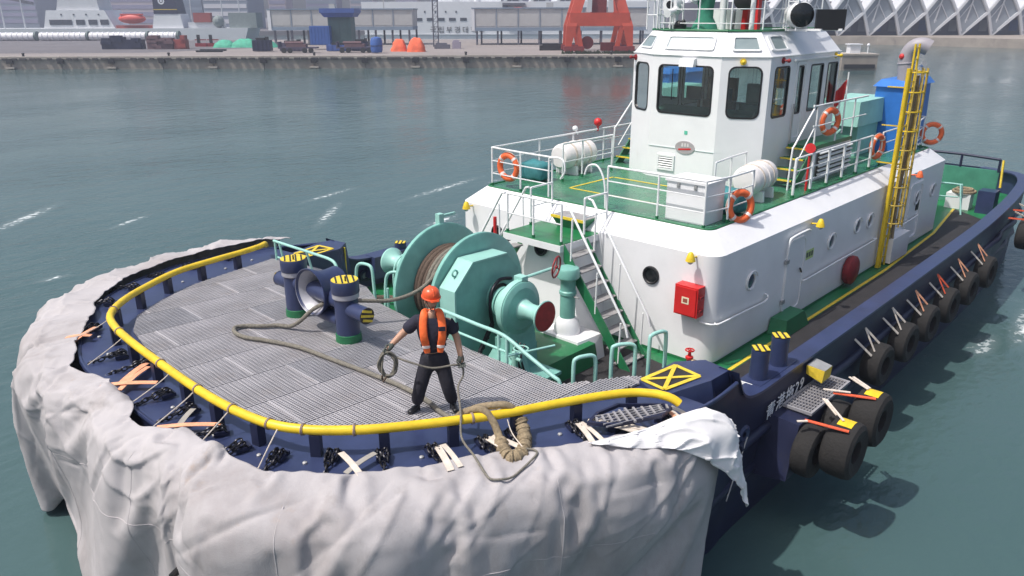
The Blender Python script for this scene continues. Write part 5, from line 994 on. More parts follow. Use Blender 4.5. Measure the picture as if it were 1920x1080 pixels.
1517,10,12,13,12,13,10,6,5,4,3,0,0,0,-1,-1,-1,-1,-2,-2,-2,-2,-3,-2,-3,-3,-3,-3,-3,-4,-2,-5,-2,-4,868,21,22,20,20,20,20,9,7,6,5,2,0,0,0,-1,-1,-2,-3,-3,-4,-4,-5,-6,-5,-6,-6,-8,-10,-12,-17,-10,-15,-14,328,-4,-2,-10,-9,-8,-11,-23,-24,-24,-25,-25,-25,-25,-26,-25,-25,-25,-25,-25,-25,-24,-25,-24,-25,-24,-24,-24,-23,-21,-19,-22,-20,-20,
1544,7,10,12,12,12,5,6,3,2,3,9,0,0,0,0,-1,0,-1,-2,-2,-2,-2,-3,-3,-2,-3,-3,-3,-4,-4,-5,-3,-4,855,23,22,23,20,20,8,9,6,5,5,7,1,1,0,0,0,0,-2,-2,-3,-4,-5,-5,-5,-5,-5,-6,-7,-9,-12,-12,-12,-14,329,-5,-3,2,-8,-9,-23,-23,-24,-25,-24,-22,-25,-25,-26,-25,-25,-25,-25,-26,-25,-24,-25,-25,-24,-25,-24,-24,-24,-24,-21,-22,-22,-20,
1571,2,10,11,13,8,11,5,4,3,-1,1,1,2,1,1,1,0,0,0,-1,-2,-2,-3,-3,-3,-2,-3,-3,-4,-4,-4,-5,-4,845,25,21,21,21,14,16,6,6,12,-5,-1,1,2,2,1,1,1,0,0,0,-3,-5,-5,-5,-5,-5,-5,-6,-7,-8,-10,-11,-11,329,0,-11,8,-5,-20,-16,-23,-25,-21,-25,-25,-25,-25,-25,-25,-25,-26,-25,-25,-25,-25,-25,-24,-25,-25,-24,-25,-24,-24,-24,-22,-23,-22,
1584,7,14,12,12,10,9,7,5,2,0,0,1,0,0,1,0,0,1,0,0,0,-2,-3,-3,-3,-3,-3,-3,-3,-4,-4,-5,-4,840,21,20,20,21,19,8,11,15,2,-3,-2,-1,-1,0,1,1,1,1,1,1,0,-4,-5,-5,-5,-5,-5,-6,-5,-7,-7,-8,-10,329,-11,0,10,-9,-12,-22,-22,-19,-25,-25,-25,-26,-25,-25,-25,-26,-25,-25,-25,-25,-26,-25,-24,-25,-24,-25,-24,-25,-24,-25,-23,-24,-23,
1592,18,14,14,10,12,12,8,4,2,2,0,0,0,0,0,0,0,0,0,0,0,-2,-3,-3,-3,-4,-3,-3,-3,-4,-3,-4,-5,833,16,20,21,19,20,20,12,3,2,3,-2,-2,-1,-1,-1,0,0,0,1,1,2,-4,-5,-5,-6,-5,-5,-5,-6,-5,-6,-7,-7,330,-10,7,-3,-12,-10,-10,-21,-25,-25,-25,-25,-25,-25,-26,-25,-25,-26,-25,-25,-26,-25,-25,-24,-25,-24,-25,-25,-24,-25,-24,-24,-25,-24,
1614,16,14,13,13,13,11,9,6,3,2,0,1,0,-1,0,0,0,-1,0,0,-1,-3,-3,-4,-3,-4,-3,-4,-3,-4,-4,-4,-4,819,18,21,20,20,21,18,14,8,3,2,0,-1,-2,-1,-1,-1,0,-1,0,0,-2,-4,-5,-5,-6,-5,-6,-5,-6,-5,-6,-6,-8,331,-5,1,-9,-8,-5,-14,-19,-23,-25,-25,-25,-26,-25,-26,-25,-25,-26,-25,-25,-26,-25,-25,-24,-25,-25,-24,-25,-24,-25,-24,-24,-25,-24,
1635,15,15,13,14,13,13,9,6,4,2,1,0,0,0,0,0,-1,0,-1,-1,-2,-3,-4,-3,-4,-4,-4,-4,-4,-4,-4,-5,-7,806,19,21,21,21,21,18,13,9,5,3,0,0,0,-1,-1,-1,-2,-1,-2,-2,-3,-5,-5,-6,-5,-6,-6,-5,-6,-6,-6,-7,-9,332,-5,-3,-5,-6,-6,-13,-19,-24,-24,-26,-25,-26,-25,-25,-26,-25,-26,-25,-26,-25,-25,-25,-24,-25,-24,-25,-24,-25,-24,-25,-24,-24,-23,
1657,14,14,14,14,14,13,10,7,3,3,1,1,0,0,-1,0,-1,-1,-1,-2,-3,-3,-3,-4,-4,-5,-4,-4,-4,-5,-5,-6,-9,793,20,21,21,21,21,19,13,10,4,3,1,0,-1,0,-1,-2,-2,-2,-2,-3,-4,-5,-5,-5,-6,-6,-6,-6,-6,-6,-6,-8,-11,333,-5,-4,-4,-6,-6,-11,-21,-22,-25,-25,-26,-26,-25,-26,-25,-26,-25,-25,-26,-25,-25,-25,-25,-24,-25,-24,-24,-25,-24,-24,-25,-23,-21,
1678,13,14,15,14,14,14,10,8,3,3,1,0,0,0,0,-1,-1,-2,-1,-2,-3,-3,-4,-4,-5,-4,-4,-5,-5,-5,-5,-8,-11,780,21,21,21,20,20,19,12,11,4,3,1,0,0,-1,-1,-2,-2,-2,-3,-3,-4,-5,-5,-5,-6,-6,-6,-6,-6,-6,-7,-9,-12,334,-5,-4,-4,-7,-6,-10,-21,-21,-26,-25,-25,-26,-25,-26,-25,-26,-25,-26,-25,-25,-25,-25,-25,-24,-25,-24,-25,-24,-24,-24,-24,-23,-19,
1700,10,14,15,15,15,13,10,8,5,2,1,0,0,0,-1,-1,-2,-1,-1,-2,-3,-4,-4,-4,-5,-4,-5,-5,-5,-5,-6,-10,-14,767,23,21,20,19,20,17,11,11,5,3,1,-1,-1,-1,-1,-2,-2,-2,-3,-3,-4,-4,-5,-6,-5,-6,-6,-6,-7,-6,-7,-10,-13,335,0,-4,-5,-6,-8,-13,-22,-21,-24,-26,-25,-26,-25,-26,-25,-26,-25,-25,-26,-25,-25,-25,-25,-24,-24,-25,-24,-24,-25,-24,-23,-22,-17,
1711,15,16,15,15,15,16,10,7,4,2,0,-1,-1,-1,-2,-1,0,-1,-1,-1,-2,-3,-4,-5,-5,-5,-5,-5,-6,-5,-7,-11,-17,756,20,20,19,19,19,19,11,8,5,2,0,-1,-2,-2,-1,-2,-2,-1,-2,-2,-3,-4,-5,-5,-6,-6,-6,-6,-6,-6,-8,-11,-14,334,-6,1,-6,-9,-7,-7,-20,-23,-25,-25,-25,-26,-25,-26,-25,-25,-26,-25,-26,-25,-25,-25,-25,-24,-25,-24,-24,-24,-24,-25,-23,-20,-13,
1721,21,17,16,16,15,16,9,8,5,-2,-3,-1,-1,-2,-1,-2,0,-1,0,0,-1,-1,-4,-4,-6,-5,-6,-5,-6,-5,-8,-14,-19,750,11,20,19,19,20,15,11,7,6,-1,-2,-2,-1,-2,-2,-2,-1,-1,-2,-1,-2,-2,-4,-5,-6,-6,-6,-6,-6,-6,-8,-12,-14,335,-9,-2,-3,-4,-2,-14,-21,-23,-24,-26,-25,-25,-25,-26,-25,-25,-26,-25,-26,-25,-25,-26,-25,-24,-24,-24,-24,-24,-25,-24,-23,-17,-10,
1734,20,18,18,18,16,9,10,11,6,4,-1,-4,-3,-3,-2,-3,-2,-1,-1,-1,0,0,-1,-4,-6,-6,-6,-6,-6,-5,-9,-16,-21,741,12,18,17,18,17,9,10,9,6,4,0,-4,-4,-3,-2,-3,-2,-2,-2,-1,-1,-1,-2,-5,-6,-6,-6,-6,-6,-6,-8,-13,-13,335,8,-4,-4,-7,-9,-22,-21,-21,-24,-25,-25,-25,-25,-25,-25,-25,-25,-26,-25,-25,-26,-25,-25,-25,-24,-24,-24,-24,-24,-24,-22,-15,-4,
1748,20,19,18,18,18,6,13,4,6,7,6,0,-3,-3,-4,-3,-3,-3,-3,-3,-1,-1,0,-2,-5,-7,-7,-6,-6,-6,-10,-19,-23,722,16,16,17,17,16,7,11,5,5,6,5,2,-4,-4,-4,-3,-4,-3,-3,-3,-2,-1,-1,-3,-6,-6,-6,-6,-6,-6,-8,-14,-11,336,0,1,-5,-6,-7,-24,-19,-24,-25,-23,-24,-26,-24,-25,-25,-25,-25,-25,-25,-25,-25,-25,-26,-25,-24,-24,-23,-24,-24,-24,-22,-10,1,
1763,19,19,17,17,18,18,4,5,4,4,6,8,-1,-2,-3,-3,-4,-3,-4,-4,-3,-3,-1,-1,-6,-7,-7,-7,-6,-7,-11,-22,-23,704,16,17,16,17,17,15,-2,5,5,4,5,7,-1,-2,-3,-4,-4,-4,-4,-4,-3,-3,-2,-2,-5,-6,-7,-6,-6,-6,-8,-12,-11,336,-1,-5,-8,-8,-8,-7,-25,-24,-25,-24,-24,-23,-26,-25,-25,-25,-24,-25,-25,-25,-24,-25,-26,-25,-24,-23,-24,-23,-24,-24,-21,0,1,
1778,19,19,18,18,18,15,15,5,4,4,4,3,-1,-2,-2,-2,-3,-3,-4,-3,-4,-3,-4,-3,-7,-8,-7,-7,-8,-7,-13,-22,-23,687,16,16,17,16,16,13,14,5,2,2,1,0,-1,-1,-2,-2,-3,-3,-4,-4,-4,-3,-3,-4,-6,-7,-6,-6,-6,-6,-9,-11,-11,337,-3,-6,-5,-8,-7,-16,-14,-24,-25,-25,-25,-25,-26,-25,-25,-25,-25,-25,-25,-25,-24,-25,-25,-25,-23,-24,-23,-23,-24,-23,-20,-5,1,
1793,19,19,19,18,18,17,14,7,2,1,1,1,0,0,0,-1,-1,-2,-3,-4,-4,-4,-5,-6,-7,-7,-8,-8,-8,-9,-13,-22,-22,670,17,16,15,16,15,15,11,5,1,0,-1,0,-1,0,-1,-1,-1,-3,-3,-3,-4,-4,-5,-4,-6,-6,-6,-6,-7,-6,-9,-11,-11,338,-3,-6,-6,-7,-8,-12,-18,-24,-25,-25,-25,-25,-25,-26,-25,-25,-25,-25,-25,-25,-25,-24,-25,-24,-23,-24,-23,-23,-23,-23,-19,-8,-1,
1809,18,19,19,19,19,17,14,7,-1,-1,0,-1,1,0,0,1,0,0,-3,-3,-5,-5,-6,-6,-7,-8,-8,-8,-9,-9,-15,-21,-22,654,16,16,15,15,15,13,10,6,-3,-1,-1,-1,0,0,-1,0,-1,0,-3,-3,-4,-4,-5,-5,-6,-5,-6,-6,-6,-7,-9,-10,-11,338,-2,-6,-6,-6,-9,-12,-19,-23,-25,-25,-26,-25,-25,-25,-25,-26,-25,-25,-25,-24,-25,-24,-24,-24,-24,-23,-23,-23,-23,-23,-18,-10,-4,
1824,18,20,19,19,20,17,13,8,2,-1,0,-1,-1,-1,-1,-1,0,0,-2,-4,-5,-5,-7,-6,-8,-8,-8,-9,-9,-11,-14,-21,-22,638,17,16,13,14,14,12,9,5,1,-1,-2,-1,-1,-2,-1,-1,0,-1,-2,-3,-4,-4,-5,-5,-5,-6,-5,-6,-6,-7,-8,-10,-10,339,-1,-3,-10,-7,-6,-14,-20,-23,-25,-25,-25,-25,-25,-25,-26,-25,-25,-25,-25,-25,-24,-24,-24,-24,-23,-23,-23,-23,-23,-22,-19,-11,-6,
1840,17,20,20,19,20,17,13,7,6,1,-1,-1,-1,-1,-1,-1,-2,-2,-3,-5,-5,-6,-7,-7,-8,-9,-8,-10,-9,-11,-15,-20,-21,623,18,15,12,12,14,10,8,4,3,0,-1,-1,-2,-1,-1,-2,-2,-1,-3,-3,-4,-4,-5,-5,-5,-5,-6,-5,-6,-6,-8,-9,-10,340,4,-4,-9,-10,-6,-16,-20,-24,-24,-25,-26,-25,-25,-25,-25,-25,-25,-25,-25,-25,-24,-24,-24,-23,-23,-24,-22,-23,-23,-21,-19,-13,-8,
1847,20,22,22,21,20,17,13,8,6,2,0,-1,-1,-2,-1,-3,-2,-3,-4,-5,-6,-6,-8,-7,-9,-9,-9,-9,-10,-12,-15,-19,-21,616,12,11,12,11,12,9,7,4,3,1,-1,-1,-1,-2,-1,-2,-2,-3,-3,-3,-4,-4,-4,-5,-5,-5,-5,-5,-6,-6,-7,-9,-9,340,-8,1,2,-9,-9,-16,-21,-24,-24,-25,-26,-25,-25,-25,-25,-25,-25,-25,-25,-24,-24,-24,-24,-23,-24,-23,-22,-23,-22,-22,-19,-14,-10,
1855,23,22,22,21,23,18,13,9,5,3,-1,-1,-2,-1,-3,-2,-3,-4,-4,-5,-5,-7,-8,-8,-9,-9,-10,-10,-10,-12,-15,-18,-20,606,4,11,10,11,11,9,6,4,2,1,-1,-1,-2,-1,-2,-2,-2,-2,-3,-3,-3,-4,-4,-5,-5,-4,-5,-5,-6,-6,-6,-8,-9,341,-9,5,-8,-8,-4,-15,-21,-23,-25,-25,-26,-25,-25,-25,-25,-25,-25,-25,-24,-25,-24,-24,-23,-24,-23,-22,-23,-23,-22,-21,-19,-15,-12,
1864,24,23,22,23,23,18,13,10,4,3,-1,-1,-1,-3,-2,-3,-3,-3,-4,-5,-6,-7,-9,-8,-10,-9,-10,-10,-11,-12,-15,-18,-19,586,6,9,10,10,10,8,5,4,2,1,-1,-1,-2,-1,-2,-2,-2,-2,-2,-3,-3,-4,-4,-4,-5,-4,-5,-5,-5,-5,-7,-7,-8,342,-5,-3,-4,-7,-6,-14,-22,-23,-24,-25,-26,-25,-25,-25,-25,-25,-24,-25,-25,-24,-24,-24,-24,-23,-23,-22,-23,-22,-22,-22,-19,-16,-14,
1873,24,23,24,22,23,20,9,12,6,2,1,-1,-1,-3,-2,-4,-3,-4,-4,-5,-6,-8,-8,-10,-9,-10,-10,-11,-10,-12,-15,-17,-19,566,7,8,9,9,9,7,3,5,2,1,-1,-1,-1,-1,-2,-2,-2,-2,-2,-3,-3,-3,-4,-4,-5,-4,-4,-5,-5,-5,-5,-7,-8,343,-4,-4,-4,-7,-7,-13,-24,-21,-25,-25,-25,-25,-25,-25,-24,-25,-25,-25,-24,-25,-24,-24,-23,-23,-23,-22,-23,-22,-22,-22,-19,-17,-15,
1882,23,24,24,22,23,20,13,9,6,2,0,0,-1,-3,-2,-4,-4,-3,-5,-5,-7,-7,-9,-10,-9,-10,-11,-10,-11,-11,-14,-17,-19,544,7,9,8,8,8,7,5,3,1,1,0,-1,-1,-2,-1,-2,-2,-2,-2,-3,-3,-3,-4,-4,-4,-4,-4,-5,-4,-5,-5,-6,-7,345,-5,-4,-4,-7,-8,-14,-20,-23,-25,-25,-25,-25,-25,-25,-25,-24,-25,-25,-24,-25,-24,-23,-23,-23,-23,-23,-22,-22,-23,-21,-20,-18,-15,
1888,24,23,24,23,22,18,14,10,5,3,0,-1,-1,-2,-3,-3,-4,-4,-4,-6,-6,-8,-8,-10,-9,-10,-10,-10,-11,-11,-13,-17,-18,520,8,9,8,8,7,6,5,3,1,0,0,-1,-1,-1,-2,-2,-2,-1,-3,-2,-3,-3,-4,-3,-4,-4,-4,-4,-4,-5,-5,-6,-6,347,-5,-4,-4,-7,-9,-15,-20,-23,-25,-24,-25,-25,-25,-25,-25,-25,-24,-25,-24,-25,-23,-24,-23,-23,-23,-22,-23,-22,-23,-21,-21,-18,-15,
1891,23,23,24,22,22,20,11,9,8,3,0,-1,-1,-2,-3,-3,-4,-4,-4,-5,-6,-7,-8,-9,-10,-9,-10,-10,-10,-10,-13,-16,-18,497,9,8,8,7,7,5,4,2,2,0,-1,0,-1,-2,-1,-2,-2,-2,-1,-3,-2,-3,-4,-3,-4,-3,-4,-4,-4,-4,-4,-6,-6,349,-5,-4,-4,-9,-9,-13,-22,-23,-24,-25,-25,-24,-25,-25,-25,-24,-25,-24,-25,-24,-24,-24,-23,-23,-23,-22,-23,-23,-22,-22,-21,-18,-16,
1890,21,24,24,23,23,9,9,9,10,12,2,0,-2,-1,-3,-3,-4,-4,-4,-5,-5,-7,-7,-9,-8,-9,-10,-9,-10,-10,-12,-16,-19,474,11,7,7,7,6,6,4,2,-1,-1,-1,-1,-1,-1,-1,-2,-1,-2,-2,-2,-2,-3,-3,-3,-3,-3,-3,-3,-4,-3,-4,-5,-6,352,-9,1,-5,-6,-8,-22,-23,-23,-22,-22,-25,-25,-24,-25,-25,-24,-25,-24,-25,-24,-24,-24,-23,-24,-23,-22,-23,-23,-22,-23,-21,-18,-15,
1888,22,20,23,22,23,21,10,8,6,5,3,1,-1,-1,-2,-3,-3,-3,-5,-4,-5,-6,-7,-7,-8,-9,-8,-10,-9,-9,-12,-16,-20,463,10,-2,6,5,6,5,4,0,-1,-2,0,-1,-1,-1,-1,-2,-1,-2,-1,-2,-2,-2,-2,-3,-2,-3,-2,-3,-3,-2,-4,-4,-6,356,4,-14,-7,-9,-9,-11,-22,-24,-24,-24,-25,-25,-25,-24,-25,-25,-24,-25,-24,-24,-25,-24,-23,-24,-23,-23,-23,-23,-23,-22,-22,-18,-13,
1886,19,23,22,23,22,8,10,6,5,5,5,6,1,0,0,-1,-2,-2,-4,-3,-5,-5,-6,-6,-8,-7,-9,-8,-9,-9,-10,-18,-23,456,0,2,3,3,2,6,3,1,0,-2,-2,-4,-2,-1,-2,-1,-2,-1,-1,-1,-2,-2,-1,-2,-2,-2,-2,-2,-2,-2,-3,-4,-5,355,15,-6,-11,-8,-12,-23,-22,-23,-24,-24,-24,-24,-25,-24,-25,-25,-24,-25,-24,-25,-24,-24,-24,-24,-24,-23,-23,-23,-23,-23,-23,-16,-6,
1881,16,21,25,23,17,16,15,7,6,0,0,0,2,1,1,0,0,-1,-2,-2,-4,-4,-5,-5,-7,-7,-7,-8,-9,-8,-9,-21,-24,443,-7,3,0,2,2,3,3,0,0,-2,-2,-1,-2,-2,-2,-2,-1,-2,-1,-1,-1,-1,-2,-1,-1,-2,-1,-2,-1,-1,-2,-4,0,355,15,-13,-1,-7,-18,-19,-19,-23,-25,-24,-25,-24,-25,-24,-25,-25,-24,-25,-25,-24,-25,-24,-24,-24,-24,-24,-23,-24,-23,-23,-23,-13,3,
1882,15,23,20,24,25,17,10,9,6,4,-1,-1,-2,-2,-2,-1,-1,-1,0,-2,-2,-3,-4,-4,-6,-6,-7,-7,-8,-8,-8,-24,-23,422,-8,3,2,1,0,2,1,0,0,-1,-2,-2,-2,-2,-2,-2,-1,-1,-1,-1,-1,-1,-1,-1,-1,-1,-1,-1,-1,-1,-2,-3,-2,348,16,-7,-13,-7,-4,-18,-23,-23,-24,-25,-24,-25,-25,-24,-24,-25,-24,-25,-25,-24,-24,-25,-24,-24,-24,-24,-23,-23,-23,-24,-22,-5,-8,
1900,23,22,21,22,22,13,6,6,4,2,0,0,-2,-2,-2,-2,-1,-2,-1,-2,-2,-3,-4,-4,-5,-5,-6,-7,-7,-8,-12,-21,-21,384,6,5,5,4,4,2,1,-1,-1,-1,-2,-2,-2,-2,-2,-2,-3,-2,-2,-2,-2,-2,-3,-2,-3,-2,-3,-3,-2,-3,-4,-4,-4,352,-1,-9,-8,-9,-8,-20,-24,-23,-24,-24,-23,-24,-24,-24,-23,-24,-24,-23,-24,-24,-23,-24,-23,-23,-23,-23,-23,-23,-22,-22,-20,-10,-9,
1902,23,22,20,20,21,10,8,5,5,-1,0,0,0,0,0,-1,-2,-1,-2,-2,-2,-3,-3,-3,-4,-5,-6,-6,-7,-7,-12,-20,-20,355,7,7,5,5,4,2,2,0,-1,-1,-2,-2,-2,-3,-2,-3,-2,-2,-2,-2,-2,-2,-3,-2,-2,-3,-3,-2,-3,-3,-4,-4,-5,351,0,-4,-11,-11,-9,-22,-22,-23,-23,-24,-23,-24,-23,-24,-23,-24,-24,-23,-24,-23,-24,-23,-23,-24,-23,-23,-23,-22,-23,-22,-20,-12,-11,
1905,21,21,22,19,18,11,11,2,4,0,-2,-1,-2,0,0,0,0,0,-1,-1,-1,-2,-3,-3,-3,-4,-5,-6,-7,-8,-11,-19,-19,327,9,7,7,4,4,3,1,0,-1,-1,-1,-2,-2,-3,-2,-3,-2,-2,-2,-2,-2,-2,-3,-2,-2,-3,-2,-3,-3,-3,-4,-4,-5,349,3,-8,0,-14,-15,-20,-21,-23,-24,-23,-24,-23,-24,-23,-24,-23,-24,-23,-24,-23,-24,-23,-24,-23,-23,-23,-23,-23,-22,-22,-21,-13,-13,
1912,20,19,22,16,18,10,10,10,-2,-1,-2,-1,-3,-3,-2,-1,1,1,1,0,0,-1,-1,-2,-3,-4,-4,-6,-6,-8,-11,-17,-18,302,9,8,6,4,4,3,1,1,-2,-1,-1,-2,-2,-3,-2,-2,-3,-2,-2,-2,-2,-2,-2,-3,-2,-2,-3,-3,-2,-4,-3,-5,-5,348,5,-12,4,-16,-15,-21,-21,-21,-24,-23,-24,-23,-23,-23,-24,-23,-24,-23,-23,-24,-23,-24,-23,-24,-23,-23,-23,-23,-22,-22,-21,-15,-14,
1922,21,16,22,18,13,7,7,10,10,0,-6,-4,-4,-4,-4,-3,-2,0,1,1,1,1,0,-1,-1,-3,-4,-5,-6,-8,-10,-16,-17,279,10,7,6,4,2,2,2,0,1,-1,-3,-3,-2,-2,-3,-2,-2,-2,-2,-3,-2,-2,-2,-2,-3,-2,-2,-3,-3,-3,-4,-4,-5,348,4,-15,7,-13,-20,-22,-22,-21,-22,-23,-23,-22,-23,-23,-23,-23,-24,-23,-23,-24,-23,-23,-24,-23,-23,-23,-23,-23,-23,-21,-21,-17,-15,
1929,19,23,21,17,6,7,6,5,11,10,2,-4,-5,-7,-6,-6,-5,-3,-2,0,0,1,1,1,1,-1,-3,-4,-6,-7,-10,-14,-16,267,6,1,5,4,0,2,1,1,0,0,0,-1,-4,-3,-4,-3,-3,-2,-3,-2,-2,-2,-3,-2,-2,-2,-3,-2,-3,-3,-4,-4,-5,347,-12,0,8,-15,-22,-22,-23,-22,-21,-21,-23,-23,-23,-22,-22,-22,-23,-23,-23,-23,-23,-23,-23,-24,-23,-23,-23,-23,-22,-22,-20,-19,-15,
1933,21,23,20,14,18,5,3,3,2,9,9,4,-2,-5,-7,-7,-7,-6,-6,-4,-2,-1,1,1,1,1,0,-3,-5,-6,-9,-13,-15,255,-4,2,3,4,1,0,0,0,0,0,0,1,-1,-2,-4,-4,-5,-4,-3,-3,-2,-2,-3,-2,-3,-2,-2,-2,-3,-3,-4,-4,-4,347,-6,4,-11,-18,-13,-23,-22,-23,-23,-22,-21,-23,-23,-22,-22,-21,-22,-22,-22,-22,-23,-23,-23,-23,-23,-23,-23,-23,-22,-22,-21,-19,-16,
1940,22,20,20,21,12,0,3,4,3,4,8,8,6,0,-5,-6,-7,-7,-8,-7,-6,-5,-2,-1,1,2,1,0,-3,-5,-8,-12,-14,230,-1,2,2,4,-1,-1,-1,0,0,0,1,0,1,0,-2,-3,-4,-5,-5,-5,-4,-3,-2,-3,-2,-2,-3,-2,-2,-3,-4,-4,-4,346,-1,-10,-11,-6,-20,-23,-22,-23,-23,-22,-22,-21,-22,-23,-23,-21,-22,-21,-21,-21,-22,-22,-23,-23,-23,-22,-23,-23,-22,-22,-22,-19,-17,
1949,22,20,23,18,3,4,4,5,3,3,4,5,8,7,0,-3,-5,-6,-8,-8,-8,-8,-6,-5,-2,0,1,1,0,-3,-7,-10,-13,206,0,2,4,1,-3,-1,-1,0,0,0,1,0,1,1,0,-1,-3,-4,-4,-6,-6,-5,-5,-3,-2,-3,-2,-2,-3,-2,-3,-4,-5,345,-3,-9,-4,-13,-23,-22,-22,-23,-22,-23,-22,-22,-22,-21,-23,-22,-23,-21,-21,-21,-20,-21,-21,-22,-23,-22,-23,-23,-22,-23,-21,-20,-18,
1958,22,22,21,14,16,5,4,4,2,1,1,1,3,5,6,-1,-2,-3,-5,-7,-8,-8,-9,-9,-6,-5,-1,0,1,0,-5,-8,-12,181,2,3,2,1,2,-1,-1,0,-1,-2,-1,-1,0,1,1,-1,-1,-2,-2,-5,-5,-7,-6,-6,-5,-3,-2,-3,-2,-2,-3,-4,-4,344,-4,-5,-9,-17,-17,-22,-22,-23,-22,-23,-22,-23,-22,-22,-22,-23,-22,-23,-22,-21,-20,-20,-20,-20,-22,-22,-22,-23,-22,-23,-21,-21,-19,
1967,21,22,19,20,10,7,6,4,4,2,2,1,2,1,2,-1,0,0,-2,-4,-6,-7,-8,-10,-9,-8,-7,-4,-1,1,-1,-7,-10,156,4,2,2,2,0,-1,0,0,-1,-1,0,-1,-1,0,-1,0,-1,0,-2,-2,-3,-5,-6,-7,-7,-7,-4,-3,-3,-2,-3,-3,-5,344,-5,-6,-11,-11,-21,-21,-22,-22,-23,-22,-23,-22,-23,-22,-23,-22,-23,-23,-22,-22,-22,-21,-20,-19,-19,-20,-21,-22,-23,-22,-22,-22,-19,
1975,22,21,20,14,4,6,7,6,6,4,3,2,1,1,1,0,1,1,0,-1,-2,-5,-7,-8,-9,-10,-9,-8,-6,-3,-1,-3,-9,130,8,2,1,0,0,-1,0,-1,0,-1,-1,0,-1,0,-1,0,-1,0,-1,-1,-1,-2,-4,-6,-7,-8,-8,-6,-4,-3,-3,-3,-5,343,3,-7,-12,-17,-23,-21,-22,-22,-21,-23,-22,-22,-23,-23,-22,-23,-22,-23,-22,-23,-22,-22,-21,-21,-19,-19,-19,-20,-21,-22,-22,-22,-20,
1975,20,23,22,16,5,5,6,5,4,3,2,3,2,1,1,2,1,2,2,0,0,-1,-4,-5,-8,-9,-9,-10,-9,-8,-6,-3,-6,116,-1,1,0,0,0,0,-1,-1,0,-1,0,-1,-1,0,-1,0,-1,0,0,-1,0,-1,-2,-3,-5,-7,-8,-8,-8,-6,-4,-4,-5,343,-9,-2,-6,-16,-23,-22,-21,-22,-22,-23,-22,-23,-22,-23,-22,-23,-22,-23,-22,-23,-22,-23,-22,-22,-20,-20,-19,-18,-19,-20,-22,-22,-20,
1975,21,22,20,17,7,5,5,5,2,3,2,2,2,2,2,2,2,2,3,2,1,1,0,-2,-4,-7,-8,-9,-10,-9,-9,-9,-8,102,-9,-1,-1,0,0,0,0,-1,-1,0,-1,0,-1,-1,-1,0,0,-1,0,0,-1,0,-1,-1,-2,-4,-6,-8,-9,-8,-8,-7,-8,342,3,-8,-11,-15,-22,-22,-23,-22,-22,-23,-22,-23,-22,-23,-22,-23,-22,-23,-22,-23,-22,-23,-23,-22,-22,-21,-20,-19,-19,-19,-19,-20,-20,
1966,21,22,21,21,8,6,5,5,3,2,2,2,2,2,2,2,2,3,2,3,2,3,2,1,0,-2,-5,-7,-9,-9,-9,-8,-8,74,-2,-3,-1,-2,0,0,0,-1,0,-1,0,-1,-1,-1,0,-1,0,-1,0,0,-1,0,-1,0,-1,-1,-2,-5,-5,-7,-9,-5,-6,343,-9,-3,-9,-9,-22,-22,-22,-22,-23,-23,-22,-23,-22,-23,-23,-22,-23,-23,-22,-23,-22,-23,-22,-23,-23,-22,-22,-21,-20,-20,-19,-20,-21,
1956,23,19,22,22,14,5,6,5,3,2,2,2,2,2,2,2,2,2,3,3,2,3,3,3,3,1,0,-2,-5,-7,-8,-8,-8,48,0,-3,-1,-2,-1,0,0,-1,-1,0,-1,0,-1,-1,0,-1,0,-1,0,0,-1,0,-1,0,-1,0,-1,-1,-1,-4,-4,-4,-5,343,-1,-11,-6,-9,-18,-23,-22,-23,-22,-23,-23,-23,-23,-23,-22,-23,-23,-23,-22,-23,-23,-23,-22,-23,-23,-22,-23,-23,-22,-22,-21,-21,-20,
1944,21,22,18,21,21,4,6,5,5,2,2,2,3,2,2,3,2,3,2,3,2,3,4,3,3,4,3,2,0,-2,-4,-6,-7,22,2,-1,-2,-2,-2,0,0,-1,-1,0,0,-1,-1,-1,0,-1,-1,0,0,-1,0,-1,0,-1,0,-1,-1,0,-1,0,-1,-2,-3,341,8,-8,-14,-10,-10,-23,-22,-23,-22,-24,-23,-23,-23,-23,-23,-23,-23,-23,-23,-23,-23,-23,-23,-23,-23,-23,-23,-23,-23,-23,-23,-22,-22,
1933,19,23,16,19,21,18,1,1,5,3,2,2,3,2,3,2,4,3,3,3,2,3,3,4,4,4,4,3,4,1,0,-2,-3,-4,3,0,-1,-2,-2,-2,0,1,-1,0,-1,0,-1,-1,-1,-1,0,-1,-1,0,0,-1,0,-1,-1,-1,0,-1,-1,0,0,-1,0,337,12,2,-17,-13,-11,-14,-24,-23,-23,-23,-24,-23,-24,-23,-23,-24,-23,-23,-23,-24,-23,-23,-24,-23,-23,-23,-23,-23,-24,-23,-24,-23,-23,
1925,18,23,22,11,21,17,16,-1,-2,0,2,2,3,2,2,2,4,4,3,4,3,3,3,4,3,4,4,5,4,3,3,1,0,-29,3,1,0,-3,-2,-1,-2,0,0,0,0,-1,0,-1,0,-1,-1,-1,0,-1,-1,0,-1,-1,0,-1,-1,-1,-1,0,-1,0,0,334,15,5,-8,-21,-11,-16,-17,-24,-24,-23,-24,-24,-23,-24,-24,-23,-24,-23,-23,-24,-23,-24,-24,-23,-23,-24,-23,-24,-23,-23,-24,-24,-23,
1921,18,23,23,19,9,20,13,11,-1,-4,-3,0,1,2,1,2,3,4,4,4,3,4,3,4,4,3,4,5,4,4,4,2,2,-54,2,2,0,-1,-3,-3,-1,0,0,0,-1,0,0,0,-1,0,-1,-1,-1,-1,0,-1,-1,0,-1,-1,-1,0,-1,-1,-1,0,-1,335,16,4,-6,-15,-20,-14,-19,-21,-24,-24,-23,-24,-24,-24,-23,-24,-24,-23,-24,-23,-24,-23,-24,-24,-23,-24,-23,-24,-23,-24,-23,-24,-23,
